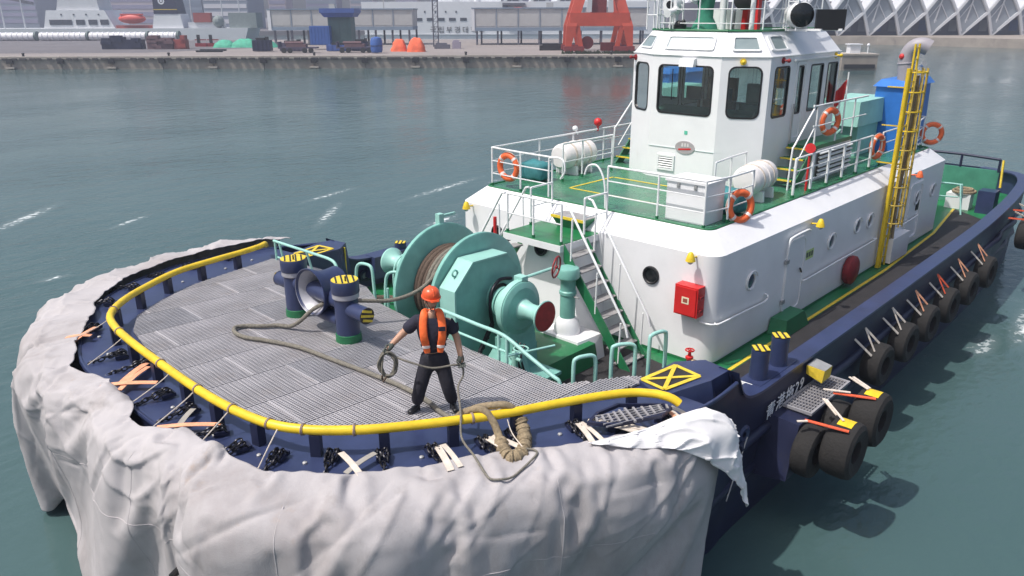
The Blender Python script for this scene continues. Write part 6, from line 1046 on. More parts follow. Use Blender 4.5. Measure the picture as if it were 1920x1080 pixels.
1921,19,23,23,21,4,14,14,14,9,-2,-5,-5,-1,-1,1,1,2,3,3,4,4,4,4,4,3,4,4,4,4,4,4,3,3,-78,2,1,0,-1,-3,-2,-1,-1,0,0,-1,-1,0,0,0,0,-1,0,-1,-1,-1,-1,-1,0,-1,-1,-1,0,-1,-1,-1,0,-1,339,14,2,-6,-11,-23,-19,-19,-20,-22,-23,-24,-23,-24,-24,-23,-24,-24,-24,-23,-24,-23,-24,-23,-24,-23,-24,-23,-24,-23,-24,-23,-24,-23,
1923,20,24,22,20,15,1,9,13,13,7,-4,-7,-5,-2,-2,0,1,2,3,3,4,4,4,3,4,4,4,4,4,3,4,4,4,-103,2,1,0,0,-1,-5,-1,-1,0,0,0,-2,0,-1,0,0,0,-1,0,-1,-1,-1,-1,0,-1,-1,-1,0,-1,-1,0,-1,-1,344,11,0,-8,-12,-19,-23,-21,-20,-20,-23,-23,-23,-23,-24,-24,-23,-24,-24,-23,-24,-23,-24,-23,-24,-23,-24,-23,-23,-24,-23,-24,-23,-24,
1926,22,20,23,23,16,8,0,8,10,12,2,-6,-7,-5,-3,-2,0,0,2,3,3,3,4,4,4,4,4,3,4,4,4,4,4,-128,4,3,-2,-2,-1,-2,-4,-1,-1,0,1,-1,-2,0,0,0,-1,0,-1,0,-1,-1,-1,-1,0,-1,-1,0,-1,-1,-1,0,-1,348,8,-14,-5,-4,-17,-22,-24,-22,-21,-21,-23,-23,-23,-23,-23,-24,-24,-23,-24,-24,-23,-23,-24,-23,-23,-24,-23,-23,-24,-23,-23,-24,-23,
1930,21,23,20,23,20,8,5,3,5,7,9,-5,-6,-6,-5,-3,-2,0,0,2,2,3,3,4,4,4,4,4,5,4,4,4,3,-140,-2,-3,-3,-1,-2,-2,-3,-2,-1,0,0,0,-1,-1,-1,0,0,-1,0,-1,0,-1,-1,-1,0,-1,-1,-1,-1,0,-1,-1,-1,349,-9,4,-11,-7,-11,-22,-23,-23,-23,-22,-22,-23,-23,-23,-23,-23,-24,-23,-24,-23,-24,-23,-23,-24,-23,-23,-23,-23,-24,-23,-23,-23,-23,
1933,22,23,23,23,18,8,8,5,4,5,3,-3,-5,-5,-5,-4,-3,-2,-1,0,1,2,3,3,4,4,4,5,5,6,4,4,2,-155,-10,-4,-3,-2,-2,-2,-2,-2,-1,-1,0,-1,-1,0,-1,0,-1,0,-1,0,-1,0,-1,-1,-1,0,-1,-1,-1,-1,-1,0,-1,348,-1,-5,-6,-7,-15,-23,-22,-22,-23,-23,-24,-23,-23,-23,-22,-24,-23,-23,-24,-23,-23,-24,-23,-23,-24,-23,-23,-23,-22,-23,-23,-23,-24,
1941,21,24,22,24,17,9,8,6,4,-1,0,-1,-4,-4,-5,-4,-4,-2,-2,-1,-1,1,1,3,3,4,5,6,6,6,5,2,1,-182,-6,-6,-2,-2,-2,-3,-2,-1,-2,-1,-1,0,-1,0,-1,0,-1,0,-1,-1,0,-1,0,-1,-1,0,-1,-1,-1,-1,-1,-1,0,347,-5,0,-7,-7,-16,-22,-23,-22,-24,-23,-24,-23,-23,-23,-23,-23,-23,-23,-23,-24,-23,-23,-24,-23,-23,-23,-23,-22,-23,-22,-23,-23,-23,
1949,22,23,23,23,19,9,7,6,3,-1,-1,-2,-6,-5,-4,-5,-3,-3,-3,-2,-2,-1,1,2,3,3,6,6,8,6,4,1,-1,-209,-5,-5,-3,-1,-1,-3,-2,-2,-1,-1,-1,-1,-1,0,0,-1,-1,0,-1,-1,0,-1,0,-1,-1,0,-1,-1,-1,-1,-1,0,-1,345,-5,-1,-6,-8,-15,-24,-23,-23,-23,-24,-24,-23,-23,-23,-23,-23,-23,-23,-23,-23,-23,-23,-23,-23,-23,-23,-22,-23,-22,-22,-23,-23,-23,
1956,22,23,23,23,19,7,6,6,4,-2,-2,-2,-5,-6,-5,-4,-5,-3,-3,-3,-2,-1,-1,1,2,4,5,8,8,7,2,-3,-5,-236,-4,-4,-3,-4,1,-2,-2,-2,-1,-1,-1,-1,0,-1,0,-1,-1,0,-1,-1,0,-1,0,-1,0,-1,-1,-1,-1,-1,-1,1,1,344,-5,-4,-7,-7,-15,-25,-23,-23,-24,-24,-23,-23,-23,-23,-23,-22,-23,-23,-23,-23,-23,-22,-23,-23,-23,-23,-22,-22,-21,-22,-23,-23,-23,
1961,22,22,22,22,18,5,6,5,4,0,-1,-3,-3,-5,-5,-5,-5,-5,-3,-3,-3,-1,-1,0,1,3,6,8,9,5,-7,-8,-10,-263,-3,-3,-3,-3,-2,-2,-1,-2,-1,0,-1,-1,-1,0,0,-1,-1,-1,-1,0,-1,0,-1,0,-1,0,-1,-2,-1,-1,3,5,10,343,-6,-6,-7,-9,-14,-24,-23,-23,-24,-23,-24,-23,-23,-22,-23,-22,-23,-22,-23,-23,-23,-23,-23,-22,-23,-23,-22,-21,-22,-22,-21,-22,-18,
1962,22,21,21,21,17,1,6,4,4,-1,4,2,-2,-3,-4,-6,-6,-6,-5,-4,-3,-2,-2,0,0,3,5,9,8,-6,-13,-9,0,-288,-2,-3,-4,-3,-2,-1,-2,-1,-1,-1,-2,-1,0,0,-1,0,-1,-1,-1,-1,0,-1,0,-1,0,-1,-1,-1,-1,4,9,15,24,343,-6,-9,-9,-8,-15,-23,-22,-23,-23,-23,-23,-23,-23,-23,-22,-23,-22,-22,-23,-22,-23,-23,-23,-23,-23,-23,-22,-21,-21,-22,-17,-15,-9,
1962,22,22,18,19,20,-3,4,6,3,-1,-2,4,4,1,-2,-3,-5,-7,-6,-7,-5,-3,-2,-1,0,2,4,8,4,-8,-11,-11,10,-314,-1,-2,-4,-4,-2,-2,-1,-2,-1,0,0,-2,-2,0,0,-1,0,-2,-1,-1,0,-1,0,-1,0,-1,0,-2,1,5,9,14,12,343,-6,-5,-13,-12,-11,-23,-22,-22,-23,-23,-23,-23,-23,-23,-23,-23,-22,-23,-22,-22,-22,-23,-23,-23,-23,-23,-22,-22,-22,-21,-18,-13,-15,
1962,20,22,23,18,17,-1,-3,5,4,1,-4,-2,3,5,2,1,-1,-4,-6,-7,-7,-7,-4,-2,0,0,4,6,2,-7,-13,-5,12,-340,2,-3,-3,-5,-3,-2,-2,-1,-1,-1,1,0,-2,-1,-2,0,-1,-1,-1,-1,-1,-1,0,-1,0,0,-1,-1,1,5,9,10,7,344,-12,-3,-1,-14,-14,-23,-23,-23,-22,-24,-22,-24,-22,-23,-23,-23,-24,-23,-22,-22,-22,-23,-22,-24,-23,-23,-23,-22,-23,-21,-16,-18,-17,
1958,23,23,21,16,15,13,-1,-8,3,-1,0,-3,-4,2,3,4,2,1,-2,-5,-6,-8,-7,-5,-2,0,1,5,2,-8,-11,-3,14,-354,-3,-5,-6,-5,-4,-2,-1,-3,-1,0,0,0,0,0,-2,-2,-1,-2,-1,-1,-1,-1,0,-1,0,0,-1,0,1,5,7,7,4,345,0,-4,-8,-16,-18,-18,-24,-21,-23,-23,-24,-23,-23,-23,-23,-23,-23,-24,-23,-23,-23,-22,-22,-23,-23,-23,-23,-23,-23,-21,-18,-21,-17,
1956,19,22,22,12,14,14,17,-3,-10,-2,-2,-1,-3,-4,-1,2,2,3,2,0,-2,-5,-7,-8,-6,-2,0,2,2,-8,-9,-2,15,-366,-11,-6,-8,-5,-4,-3,-2,-1,-4,-1,0,1,0,0,0,-1,-2,-2,-2,-2,0,-1,-1,-1,0,-1,0,0,1,4,6,5,2,343,-9,-2,3,-20,-18,-19,-16,-24,-20,-24,-23,-23,-24,-23,-23,-24,-23,-23,-24,-23,-24,-23,-22,-23,-22,-24,-23,-23,-24,-21,-21,-21,-17,
1949,21,21,21,23,16,11,10,7,-1,-10,-6,-1,-5,-4,-4,-2,-1,1,1,3,1,-1,-3,-6,-7,-6,-2,0,0,-5,-8,-2,15,-391,-8,-7,-7,-6,-3,-5,-4,-1,0,-4,-1,1,0,0,0,0,-1,-1,-2,-3,-2,-1,-1,-1,0,-1,0,0,1,3,4,4,1,343,-2,-9,-8,0,-17,-20,-21,-23,-23,-22,-22,-24,-23,-23,-24,-23,-24,-24,-23,-24,-23,-24,-24,-23,-22,-23,-24,-24,-23,-23,-21,-22,-17,
1941,23,22,22,20,22,4,7,8,11,2,-7,-8,-6,-5,-5,-5,-3,-3,-2,1,1,2,0,-1,-5,-6,-5,-3,-1,-5,-6,-3,15,-415,-7,-7,-7,-6,-5,-5,-3,-2,-1,-1,-1,-2,0,0,0,0,-1,-1,-1,-1,-2,-3,-2,-1,0,-1,0,0,1,1,3,2,1,344,-2,-4,-8,-9,-8,-23,-22,-22,-21,-24,-23,-22,-23,-24,-23,-23,-24,-24,-24,-23,-24,-24,-24,-24,-23,-24,-23,-24,-23,-24,-22,-22,-18,
1934,23,23,22,22,21,14,4,6,6,7,0,-5,-6,-7,-7,-6,-6,-4,-5,-3,-2,0,1,1,-1,-3,-5,-4,-3,-4,-6,-3,14,-439,-7,-7,-6,-6,-6,-5,-4,-2,-2,-1,-1,0,-1,0,-1,0,-1,0,-1,-2,-1,-1,-2,-2,-2,-1,0,0,0,1,1,1,0,344,-2,-2,-5,-7,-10,-20,-23,-23,-23,-23,-24,-24,-23,-23,-23,-23,-24,-23,-24,-24,-24,-24,-24,-24,-24,-24,-24,-24,-24,-23,-23,-22,-19,
1927,23,23,24,21,24,14,11,6,7,1,-1,-1,-5,-6,-6,-6,-6,-6,-5,-5,-5,-3,-1,-1,0,-1,-2,-4,-4,-4,-5,-3,12,-463,-6,-7,-7,-6,-7,-5,-4,-2,-2,-2,-1,0,-1,0,0,-1,0,-1,-1,-1,-2,-1,-1,-2,-2,-1,-1,-1,0,0,0,0,-1,345,-2,-2,-3,-9,-6,-20,-21,-23,-24,-24,-24,-24,-24,-24,-23,-24,-23,-24,-24,-23,-24,-24,-25,-24,-24,-24,-25,-24,-24,-23,-23,-23,-20,
1920,23,23,24,22,25,18,13,7,6,2,-1,-2,-3,-6,-5,-6,-6,-6,-5,-6,-5,-5,-4,-3,-2,-1,-1,-3,-3,-4,-5,-3,10,-487,-6,-6,-7,-7,-7,-6,-4,-3,-2,-2,-1,0,-1,0,0,0,-1,-1,-1,-1,-1,-2,-1,-1,-2,-1,-2,-1,-1,-1,-1,-1,-2,346,-3,-2,-2,-8,-5,-16,-22,-23,-25,-24,-25,-24,-25,-24,-24,-23,-24,-24,-24,-24,-23,-24,-24,-25,-24,-25,-24,-24,-24,-24,-24,-23,-20,
1912,23,24,23,23,24,19,14,10,5,4,-2,-2,-3,-4,-4,-5,-5,-5,-5,-6,-5,-5,-5,-5,-4,-2,-2,-2,-3,-4,-4,-5,9,-511,-5,-6,-7,-8,-7,-7,-4,-4,-2,-1,-1,-1,-1,0,0,0,-1,-1,-1,-1,-1,-1,-2,-1,-2,-1,-2,-1,-2,-2,-2,-2,-3,346,-3,-2,-3,-7,-4,-15,-21,-22,-25,-24,-25,-25,-24,-25,-24,-24,-24,-24,-24,-24,-24,-24,-24,-24,-24,-25,-24,-25,-24,-24,-24,-23,-21,
1904,24,23,23,22,23,21,13,14,4,4,-2,-2,-2,-4,-3,-4,-4,-5,-4,-4,-5,-5,-4,-5,-5,-4,-3,-3,-3,-4,-4,-5,7,-535,-3,-7,-7,-8,-8,-7,-5,-4,-2,-2,-1,0,-1,-1,0,0,-1,0,-1,-2,-1,-1,-2,-1,-2,-1,-2,-1,-2,-3,-4,-3,-4,347,1,-5,-4,-8,-7,-11,-21,-20,-25,-24,-25,-24,-25,-24,-24,-25,-24,-24,-25,-24,-24,-24,-25,-24,-24,-24,-25,-24,-25,-24,-23,-23,-22,
1897,22,23,22,23,22,21,13,14,10,6,-2,-3,-3,-4,-3,-4,-3,-4,-4,-5,-4,-4,-4,-5,-4,-4,-4,-4,-4,-3,-5,-5,5,-549,-6,-10,-9,-8,-9,-8,-5,-4,-4,-2,-1,0,-1,0,0,-1,0,-1,-1,-1,-2,-1,-2,-1,-2,-1,-2,-1,-3,-3,-5,-6,-5,346,-10,-2,-1,-6,-4,-10,-21,-20,-22,-24,-25,-24,-25,-24,-24,-25,-24,-25,-24,-24,-25,-24,-25,-24,-25,-24,-24,-25,-24,-24,-23,-23,-22,
1891,21,22,22,22,21,21,14,9,11,12,8,2,-2,-4,-5,-5,-5,-5,-5,-6,-5,-5,-4,-5,-4,-4,-4,-4,-5,-4,-5,-5,3,-561,-14,-10,-10,-10,-9,-8,-6,-3,-4,-4,-2,1,0,-1,0,-1,-1,-1,-1,-1,-2,-1,-2,-1,-2,-1,-2,-1,-3,-4,-6,-8,-8,347,1,-5,-5,-7,-8,-11,-20,-22,-22,-21,-24,-25,-24,-25,-24,-25,-24,-24,-24,-25,-24,-24,-25,-24,-25,-24,-25,-24,-25,-24,-23,-21,-22,
1879,21,22,22,21,22,22,12,5,10,13,13,9,6,0,-2,-4,-5,-5,-5,-7,-6,-6,-6,-7,-5,-6,-4,-5,-5,-5,-6,-5,-1,-583,-11,-10,-10,-10,-10,-11,-5,0,-3,-5,-6,-2,0,0,0,0,0,-1,-2,-1,-2,-2,-2,-2,-1,-2,-2,-1,-3,-4,-6,-12,-13,347,-7,-6,-6,-7,-6,-4,-21,-24,-22,-21,-21,-23,-24,-25,-25,-24,-25,-24,-25,-24,-24,-24,-24,-24,-24,-25,-24,-25,-25,-24,-23,-21,-19,
1868,22,21,22,21,22,22,11,3,7,12,12,13,11,8,2,0,-2,-3,-4,-5,-5,-6,-7,-7,-7,-7,-7,-6,-7,-7,-8,-7,-5,-605,-10,-10,-11,-10,-10,-12,-4,0,0,-5,-5,-5,-4,-1,0,1,0,0,0,-1,-1,-2,-2,-3,-2,-3,-2,-3,-2,-4,-7,-12,-25,346,-5,-7,-7,-7,-7,-2,-23,-24,-24,-21,-21,-21,-22,-24,-25,-25,-25,-25,-24,-25,-24,-24,-24,-24,-24,-24,-24,-24,-24,-24,-24,-22,-16,
1858,22,23,23,23,22,8,12,12,17,1,8,10,11,11,11,2,1,0,-1,-2,-3,-3,-5,-6,-6,-6,-7,-6,-6,-5,-6,-7,-6,-627,-10,-10,-10,-9,-10,-8,-6,-6,-1,-4,-3,-3,-4,-3,-3,0,0,0,0,0,0,0,-1,-1,-2,-2,-2,-2,-2,0,-2,-11,-11,346,-5,-2,-3,-4,-4,-23,-21,-21,-18,-25,-23,-23,-22,-23,-22,-25,-25,-25,-25,-25,-25,-25,-25,-24,-24,-24,-25,-24,-24,-24,-25,-21,-22,
1848,22,23,23,23,22,23,13,12,9,2,6,8,9,12,8,2,2,1,1,1,0,0,-2,-2,-3,-4,-5,-5,-5,-4,-5,-4,-8,-650,-9,-9,-9,-9,-10,-11,-6,-6,-4,-3,-4,-3,-3,-3,-3,0,1,-1,0,-1,0,0,0,0,0,0,0,-1,0,0,0,0,-3,345,-5,-5,-6,-6,-6,-3,-20,-21,-24,-24,-24,-24,-24,-21,-24,-25,-25,-25,-25,-26,-25,-25,-25,-25,-25,-25,-25,-24,-25,-25,-24,-25,-24,
1838,23,24,23,22,22,21,22,11,9,7,7,7,6,6,3,1,1,2,1,2,2,2,1,1,0,-1,-2,-2,-3,-4,-3,-4,-3,-673,-8,-9,-10,-9,-10,-10,-9,-6,-5,-3,-3,-3,-3,-3,-1,1,0,0,-1,-1,-1,-1,0,-1,0,0,0,1,1,0,1,1,0,344,-4,-5,-4,-7,-7,-10,-8,-22,-23,-24,-24,-24,-24,-24,-25,-25,-26,-25,-25,-25,-25,-25,-26,-25,-25,-26,-25,-25,-25,-25,-25,-25,-25,
1830,23,23,23,23,22,22,20,14,10,8,6,4,4,2,1,1,0,1,2,2,3,2,3,2,2,2,0,0,-1,-2,-2,-2,-2,-696,-7,-10,-9,-10,-10,-10,-10,-7,-5,-3,-4,-2,-2,-1,0,2,1,0,-1,-1,-2,-1,-2,-1,-2,-1,0,0,1,0,1,1,1,343,-4,-2,-3,-8,-5,-9,-12,-20,-22,-24,-24,-25,-25,-26,-25,-25,-25,-26,-25,-25,-25,-25,-26,-25,-25,-25,-26,-25,-25,-26,-25,-25,-26,
1821,25,23,24,22,21,22,17,16,11,7,3,-1,2,2,1,1,0,2,1,2,2,3,3,3,3,3,3,2,0,0,-2,-1,-1,-719,-5,-10,-10,-11,-10,-11,-9,-8,-5,-4,-2,2,-1,-1,1,1,1,0,-1,-1,-1,-2,-2,-2,-2,-3,-1,-1,-1,0,1,1,0,343,5,-3,-4,-8,-8,-9,-16,-18,-22,-24,-25,-26,-25,-25,-26,-25,-25,-26,-25,-25,-26,-25,-25,-25,-25,-26,-25,-25,-26,-25,-25,-26,-25,
1816,22,22,23,23,21,22,17,17,9,7,-2,0,-1,1,1,1,1,1,1,1,2,2,3,3,3,4,4,4,3,1,-1,-1,-1,-730,-12,-12,-11,-12,-11,-11,-10,-8,-6,-3,1,0,1,1,1,1,0,1,0,-1,-1,-1,-2,-2,-3,-2,-3,-3,-2,-1,1,0,1,344,-7,0,-1,-1,-10,-6,-17,-18,-23,-24,-26,-25,-25,-26,-25,-26,-25,-26,-25,-26,-25,-26,-25,-25,-25,-25,-25,-25,-26,-25,-26,-25,-26,
1812,17,22,22,22,22,23,18,16,10,4,3,-2,-1,-1,-1,0,0,0,0,0,1,2,2,2,4,3,4,5,5,3,1,-1,-1,-741,-20,-13,-13,-12,-12,-12,-10,-9,-6,-2,-1,1,1,2,2,1,2,1,0,1,-1,0,-1,-2,-3,-2,-3,-4,-4,-2,-1,0,1,344,3,-2,-4,-6,-8,-7,-15,-19,-23,-25,-26,-25,-26,-26,-25,-26,-25,-26,-25,-26,-25,-26,-26,-25,-25,-25,-25,-25,-25,-25,-26,-25,-26,
1799,20,21,22,22,22,22,19,18,12,4,4,-2,-1,-2,-2,-2,-2,-1,-1,-1,0,0,1,2,3,3,4,5,6,6,2,0,-1,-764,-15,-14,-13,-13,-13,-13,-11,-10,-7,-2,-2,2,1,1,3,2,2,2,1,1,1,0,0,-1,-2,-2,-3,-4,-5,-5,-2,0,1,343,-5,-2,-3,-4,-6,-4,-14,-17,-23,-26,-26,-26,-26,-26,-25,-26,-25,-26,-25,-26,-26,-25,-26,-26,-25,-25,-25,-25,-25,-25,-25,-26,-25,
1787,20,22,22,21,22,22,20,15,14,4,5,-1,-2,-2,-2,-3,-2,-2,-2,-1,-1,-1,0,1,2,3,4,5,6,7,4,1,-1,-786,-14,-14,-13,-14,-13,-13,-12,-9,-8,-2,-2,1,1,2,2,3,2,2,2,1,2,1,0,0,-1,-2,-3,-4,-5,-6,-3,-1,0,343,-5,-4,-3,-4,-6,-6,-10,-19,-21,-26,-26,-26,-26,-26,-25,-26,-25,-26,-26,-25,-26,-26,-25,-26,-26,-25,-26,-25,-24,-24,-25,-26,-26,
1775,21,22,21,22,21,21,21,13,14,5,4,-1,-1,-2,-2,-3,-2,-2,-2,-2,-2,-1,-1,0,1,3,3,5,6,8,6,2,-1,-808,-13,-14,-13,-14,-13,-13,-13,-9,-8,-3,-2,1,1,2,2,3,3,2,2,2,1,2,1,0,0,-2,-2,-4,-5,-7,-5,-1,0,343,-5,-5,-4,-5,-6,-6,-8,-21,-19,-26,-25,-26,-26,-26,-25,-26,-26,-25,-26,-26,-25,-26,-26,-26,-25,-26,-26,-25,-24,-24,-24,-26,-26,
1763,22,22,21,22,21,22,18,18,6,2,8,-4,-1,0,-1,-2,-2,-3,-2,-2,-2,-2,-1,-1,1,1,3,5,7,8,7,3,-1,-830,-13,-13,-13,-14,-14,-14,-12,-11,-5,0,-5,4,0,1,1,2,3,2,2,2,2,2,1,1,0,0,-2,-4,-6,-7,-6,-2,0,342,-4,-6,-6,-2,-4,-6,-14,-14,-24,-26,-24,-25,-26,-26,-26,-25,-26,-26,-25,-26,-26,-26,-25,-26,-26,-26,-25,-25,-25,-23,-24,-26,-26,
1752,23,22,20,21,21,22,20,16,1,2,5,7,-9,-1,-1,0,-2,-2,-2,-2,-2,-2,-2,-1,-1,1,3,5,7,9,7,4,-1,-852,-12,-13,-13,-13,-14,-13,-16,-11,-1,-1,-2,-4,5,2,1,1,2,2,2,2,2,2,2,1,1,0,-2,-4,-6,-8,-6,-3,1,341,-3,-4,-9,-7,-7,-6,-3,-16,-26,-26,-25,-24,-24,-26,-26,-25,-26,-26,-26,-26,-25,-26,-26,-26,-26,-26,-25,-25,-24,-24,-24,-25,-26,
1742,23,23,22,19,20,23,13,17,14,-3,-3,3,6,-13,-3,0,-1,-1,-2,-2,-2,-2,-2,-1,-2,1,2,5,8,9,8,4,-3,-875,-11,-12,-13,-14,-14,-13,-10,-15,-7,0,2,0,-3,6,3,1,1,2,2,1,2,2,2,2,1,0,-1,-4,-7,-8,-6,-4,3,341,-3,-1,-4,-10,-10,-1,-19,-13,-21,-25,-26,-26,-25,-22,-26,-26,-25,-26,-26,-26,-26,-26,-26,-25,-26,-26,-26,-25,-24,-23,-24,-25,-26,
1732,24,22,22,22,20,20,7,14,15,14,-4,-6,-1,3,-14,-4,-1,-1,-2,-2,-1,-2,-1,-2,-2,-1,2,5,10,9,6,6,-11,-899,-8,-13,-13,-14,-13,-14,-8,-8,-11,-9,2,1,2,0,6,4,1,2,2,1,2,1,2,2,2,1,-1,-4,-9,-7,-6,-4,13,340,4,-4,-4,-4,-8,-10,-24,-20,-18,-20,-25,-26,-26,-25,-22,-25,-26,-26,-26,-26,-26,-25,-26,-26,-26,-26,-26,-25,-22,-24,-24,-25,-20,
1726,21,21,22,21,20,16,20,12,3,11,13,-5,-3,-3,-8,-13,-4,-2,-2,-2,-2,-2,-1,-2,-1,-2,1,5,11,6,5,11,-13,-909,-12,-15,-15,-15,-16,-11,-14,-8,-6,-6,-7,1,2,2,5,5,4,2,2,2,2,1,2,1,2,2,0,-3,-10,-5,-3,22,9,341,-12,-3,-2,-2,2,-18,-10,-22,-25,-22,-22,-25,-26,-26,-24,-22,-26,-26,-25,-26,-26,-26,-26,-26,-26,-26,-26,-25,-21,-25,-26,-5,-20,
1721,17,20,20,21,20,21,13,18,10,7,5,-2,-3,-5,-6,-9,-9,-4,-3,-3,-3,-3,-1,-1,-2,-1,0,3,9,2,6,14,24,-919,-21,-16,-15,-15,-16,-15,-11,-11,-8,-6,-4,0,2,3,3,5,5,4,2,3,3,2,1,1,2,1,1,-2,-6,7,10,17,24,338,2,-6,-7,-6,-6,-3,-20,-15,-23,-24,-25,-26,-26,-25,-25,-25,-23,-26,-26,-25,-26,-26,-26,-26,-26,-26,-26,-26,-23,-26,-23,-17,-10,
1709,19,19,20,20,20,21,17,15,9,5,2,0,-3,-4,-5,-6,-8,-6,-5,-4,-4,-3,-3,-1,-1,-1,0,2,4,2,7,17,6,-941,-17,-18,-16,-15,-16,-15,-13,-11,-8,-5,-3,0,1,3,3,3,5,4,4,3,3,3,2,1,2,1,1,-2,0,6,11,9,20,338,-5,3,-5,-6,-7,-6,-15,-18,-23,-25,-26,-26,-26,-25,-26,-25,-25,-25,-25,-26,-25,-26,-26,-26,-26,-26,-26,-26,-26,-25,-22,-16,-10,
1696,19,20,20,20,20,20,16,16,8,4,1,-1,-2,-3,-5,-5,-6,-5,-6,-4,-5,-4,-4,-3,-1,-1,0,1,2,0,10,13,-6,-961,-17,-17,-17,-16,-16,-16,-13,-12,-6,-5,-2,0,0,2,3,3,4,4,4,3,4,3,3,2,2,1,0,0,2,9,4,7,21,337,-3,-2,-1,-5,-6,-5,-17,-18,-24,-25,-26,-26,-26,-25,-26,-26,-25,-25,-26,-25,-26,-25,-26,-26,-26,-26,-26,-26,-26,-24,-23,-19,-7,
1682,19,20,20,20,20,21,17,17,10,3,2,-2,-2,-5,-5,-6,-6,-5,-5,-5,-5,-5,-4,-4,-3,-2,0,0,0,1,10,6,-11,-981,-16,-17,-17,-17,-17,-17,-14,-13,-8,-4,-2,1,0,3,3,4,3,4,4,4,3,4,3,3,3,1,1,1,4,6,1,8,20,336,-2,-2,-1,-4,-6,-4,-16,-18,-24,-27,-26,-27,-27,-26,-25,-26,-25,-26,-25,-26,-25,-26,-26,-25,-26,-26,-26,-26,-26,-25,-22,-23,-2,
1667,20,19,20,20,20,21,17,17,10,4,1,-2,-2,-5,-5,-5,-6,-5,-5,-5,-5,-5,-5,-4,-4,-3,-2,-1,-1,2,8,1,-13,-999,-17,-17,-17,-17,-17,-18,-14,-14,-8,-5,-2,1,0,3,4,3,3,4,4,4,3,4,4,3,3,3,2,1,4,4,0,8,20,336,-3,-2,-1,-4,-6,-4,-15,-18,-23,-27,-27,-28,-26,-26,-26,-26,-26,-25,-26,-25,-26,-26,-25,-26,-25,-26,-26,-26,-26,-25,-24,-23,3,
1652,20,19,20,19,19,21,18,14,12,2,3,-2,-2,-3,-5,-5,-6,-5,-5,-5,-5,-5,-5,-5,-5,-4,-3,-2,-1,1,5,-2,-13,-1017,-17,-17,-17,-17,-17,-18,-15,-13,-11,-2,-4,1,1,1,4,3,3,4,4,3,4,4,4,4,3,3,3,2,4,2,-1,8,19,336,-3,-3,-2,-4,-7,-4,-12,-20,-21,-28,-27,-27,-27,-26,-26,-26,-26,-26,-25,-26,-25,-26,-25,-26,-26,-25,-26,-26,-26,-25,-24,-23,6,
1637,19,19,19,19,19,19,18,13,12,2,2,-2,-2,-3,-4,-4,-5,-4,-5,-5,-5,-5,-5,-5,-6,-4,-4,-3,-2,-1,4,-5,-13,-1034,-17,-17,-17,-17,-17,-18,-15,-13,-11,-2,-4,2,0,2,2,3,3,3,3,3,4,4,4,4,4,3,3,3,3,1,-2,8,17,335,-3,-3,-4,-5,-6,-5,-12,-19,-21,-27,-26,-27,-27,-26,-26,-26,-26,-25,-26,-26,-25,-26,-25,-26,-25,-26,-26,-26,-25,-26,-24,-23,9,
1621,19,19,19,18,19,18,17,12,9,2,2,-1,-2,-3,-4,-4,-4,-4,-4,-4,-5,-4,-5,-6,-5,-5,-5,-4,-3,-1,1,-6,-14,-1051,-17,-17,-17,-17,-17,-18,-16,-11,-9,-2,-3,1,0,2,2,2,2,2,3,3,3,3,4,4,4,4,3,3,2,0,-2,6,17,336,-4,-4,-5,-6,-6,-6,-10,-20,-22,-26,-26,-26,-25,-26,-26,-26,-26,-26,-25,-26,-26,-25,-26,-25,-26,-25,-26,-25,-26,-25,-25,-22,9,
1605,19,18,19,18,18,17,18,11,7,3,2,-4,-3,-3,-3,-4,-3,-4,-4,-4,-4,-4,-5,-4,-5,-6,-5,-4,-5,-2,0,-7,-15,-1068,-16,-17,-17,-17,-18,-17,-18,-11,-6,-4,-2,2,3,2,1,2,1,2,3,2,3,2,3,4,3,4,3,3,1,0,-4,5,17,336,-5,-5,-6,-6,-7,-7,-5,-21,-24,-25,-25,-26,-25,-26,-25,-26,-26,-25,-26,-26,-25,-26,-26,-25,-26,-25,-25,-26,-25,-25,-24,-23,10,
1588,19,18,18,18,17,18,17,10,4,3,3,1,-3,-5,-5,-4,-4,-3,-4,-4,-4,-4,-5,-4,-5,-4,-6,-5,-6,-3,-1,-9,-15,-1084,-16,-17,-17,-18,-17,-18,-18,-10,-3,-4,-4,-3,3,3,3,3,2,2,2,3,2,3,3,2,3,3,3,3,1,-1,-6,4,16,336,-6,-7,-5,-7,-6,-7,-3,-22,-25,-25,-25,-26,-25,-25,-25,-25,-26,-25,-26,-25,-26,-25,-26,-25,-26,-25,-25,-26,-25,-24,-24,-22,8,
1572,18,19,18,18,18,18,12,5,3,3,3,3,3,-2,-6,-5,-5,-5,-4,-4,-4,-4,-5,-4,-4,-5,-6,-6,-7,-5,-2,-9,-16,-1100,-16,-17,-18,-17,-18,-18,-17,-1,0,-4,-6,-8,-6,2,3,4,3,3,3,3,2,3,2,3,3,2,3,2,2,-2,-7,1,16,336,-7,-3,-4,-4,-4,-6,-14,-25,-25,-25,-25,-24,-25,-25,-25,-25,-25,-25,-25,-25,-25,-26,-25,-25,-26,-25,-25,-25,-24,-25,-23,-22,6,
1555,21,18,18,17,18,17,4,4,4,3,3,3,3,4,-5,-6,-5,-5,-5,-4,-4,-4,-5,-4,-4,-5,-5,-7,-8,-7,-4,-9,-17,-1116,-14,-18,-18,-18,-19,-18,-3,-3,-4,-4,-6,-6,-7,-9,3,4,4,4,3,3,2,3,2,3,2,2,2,3,2,-2,-10,-1,15,336,2,-2,-4,-5,-5,-6,-25,-25,-24,-25,-25,-25,-24,-24,-25,-24,-25,-25,-25,-25,-25,-25,-25,-25,-26,-25,-25,-24,-24,-23,-23,-22,2,
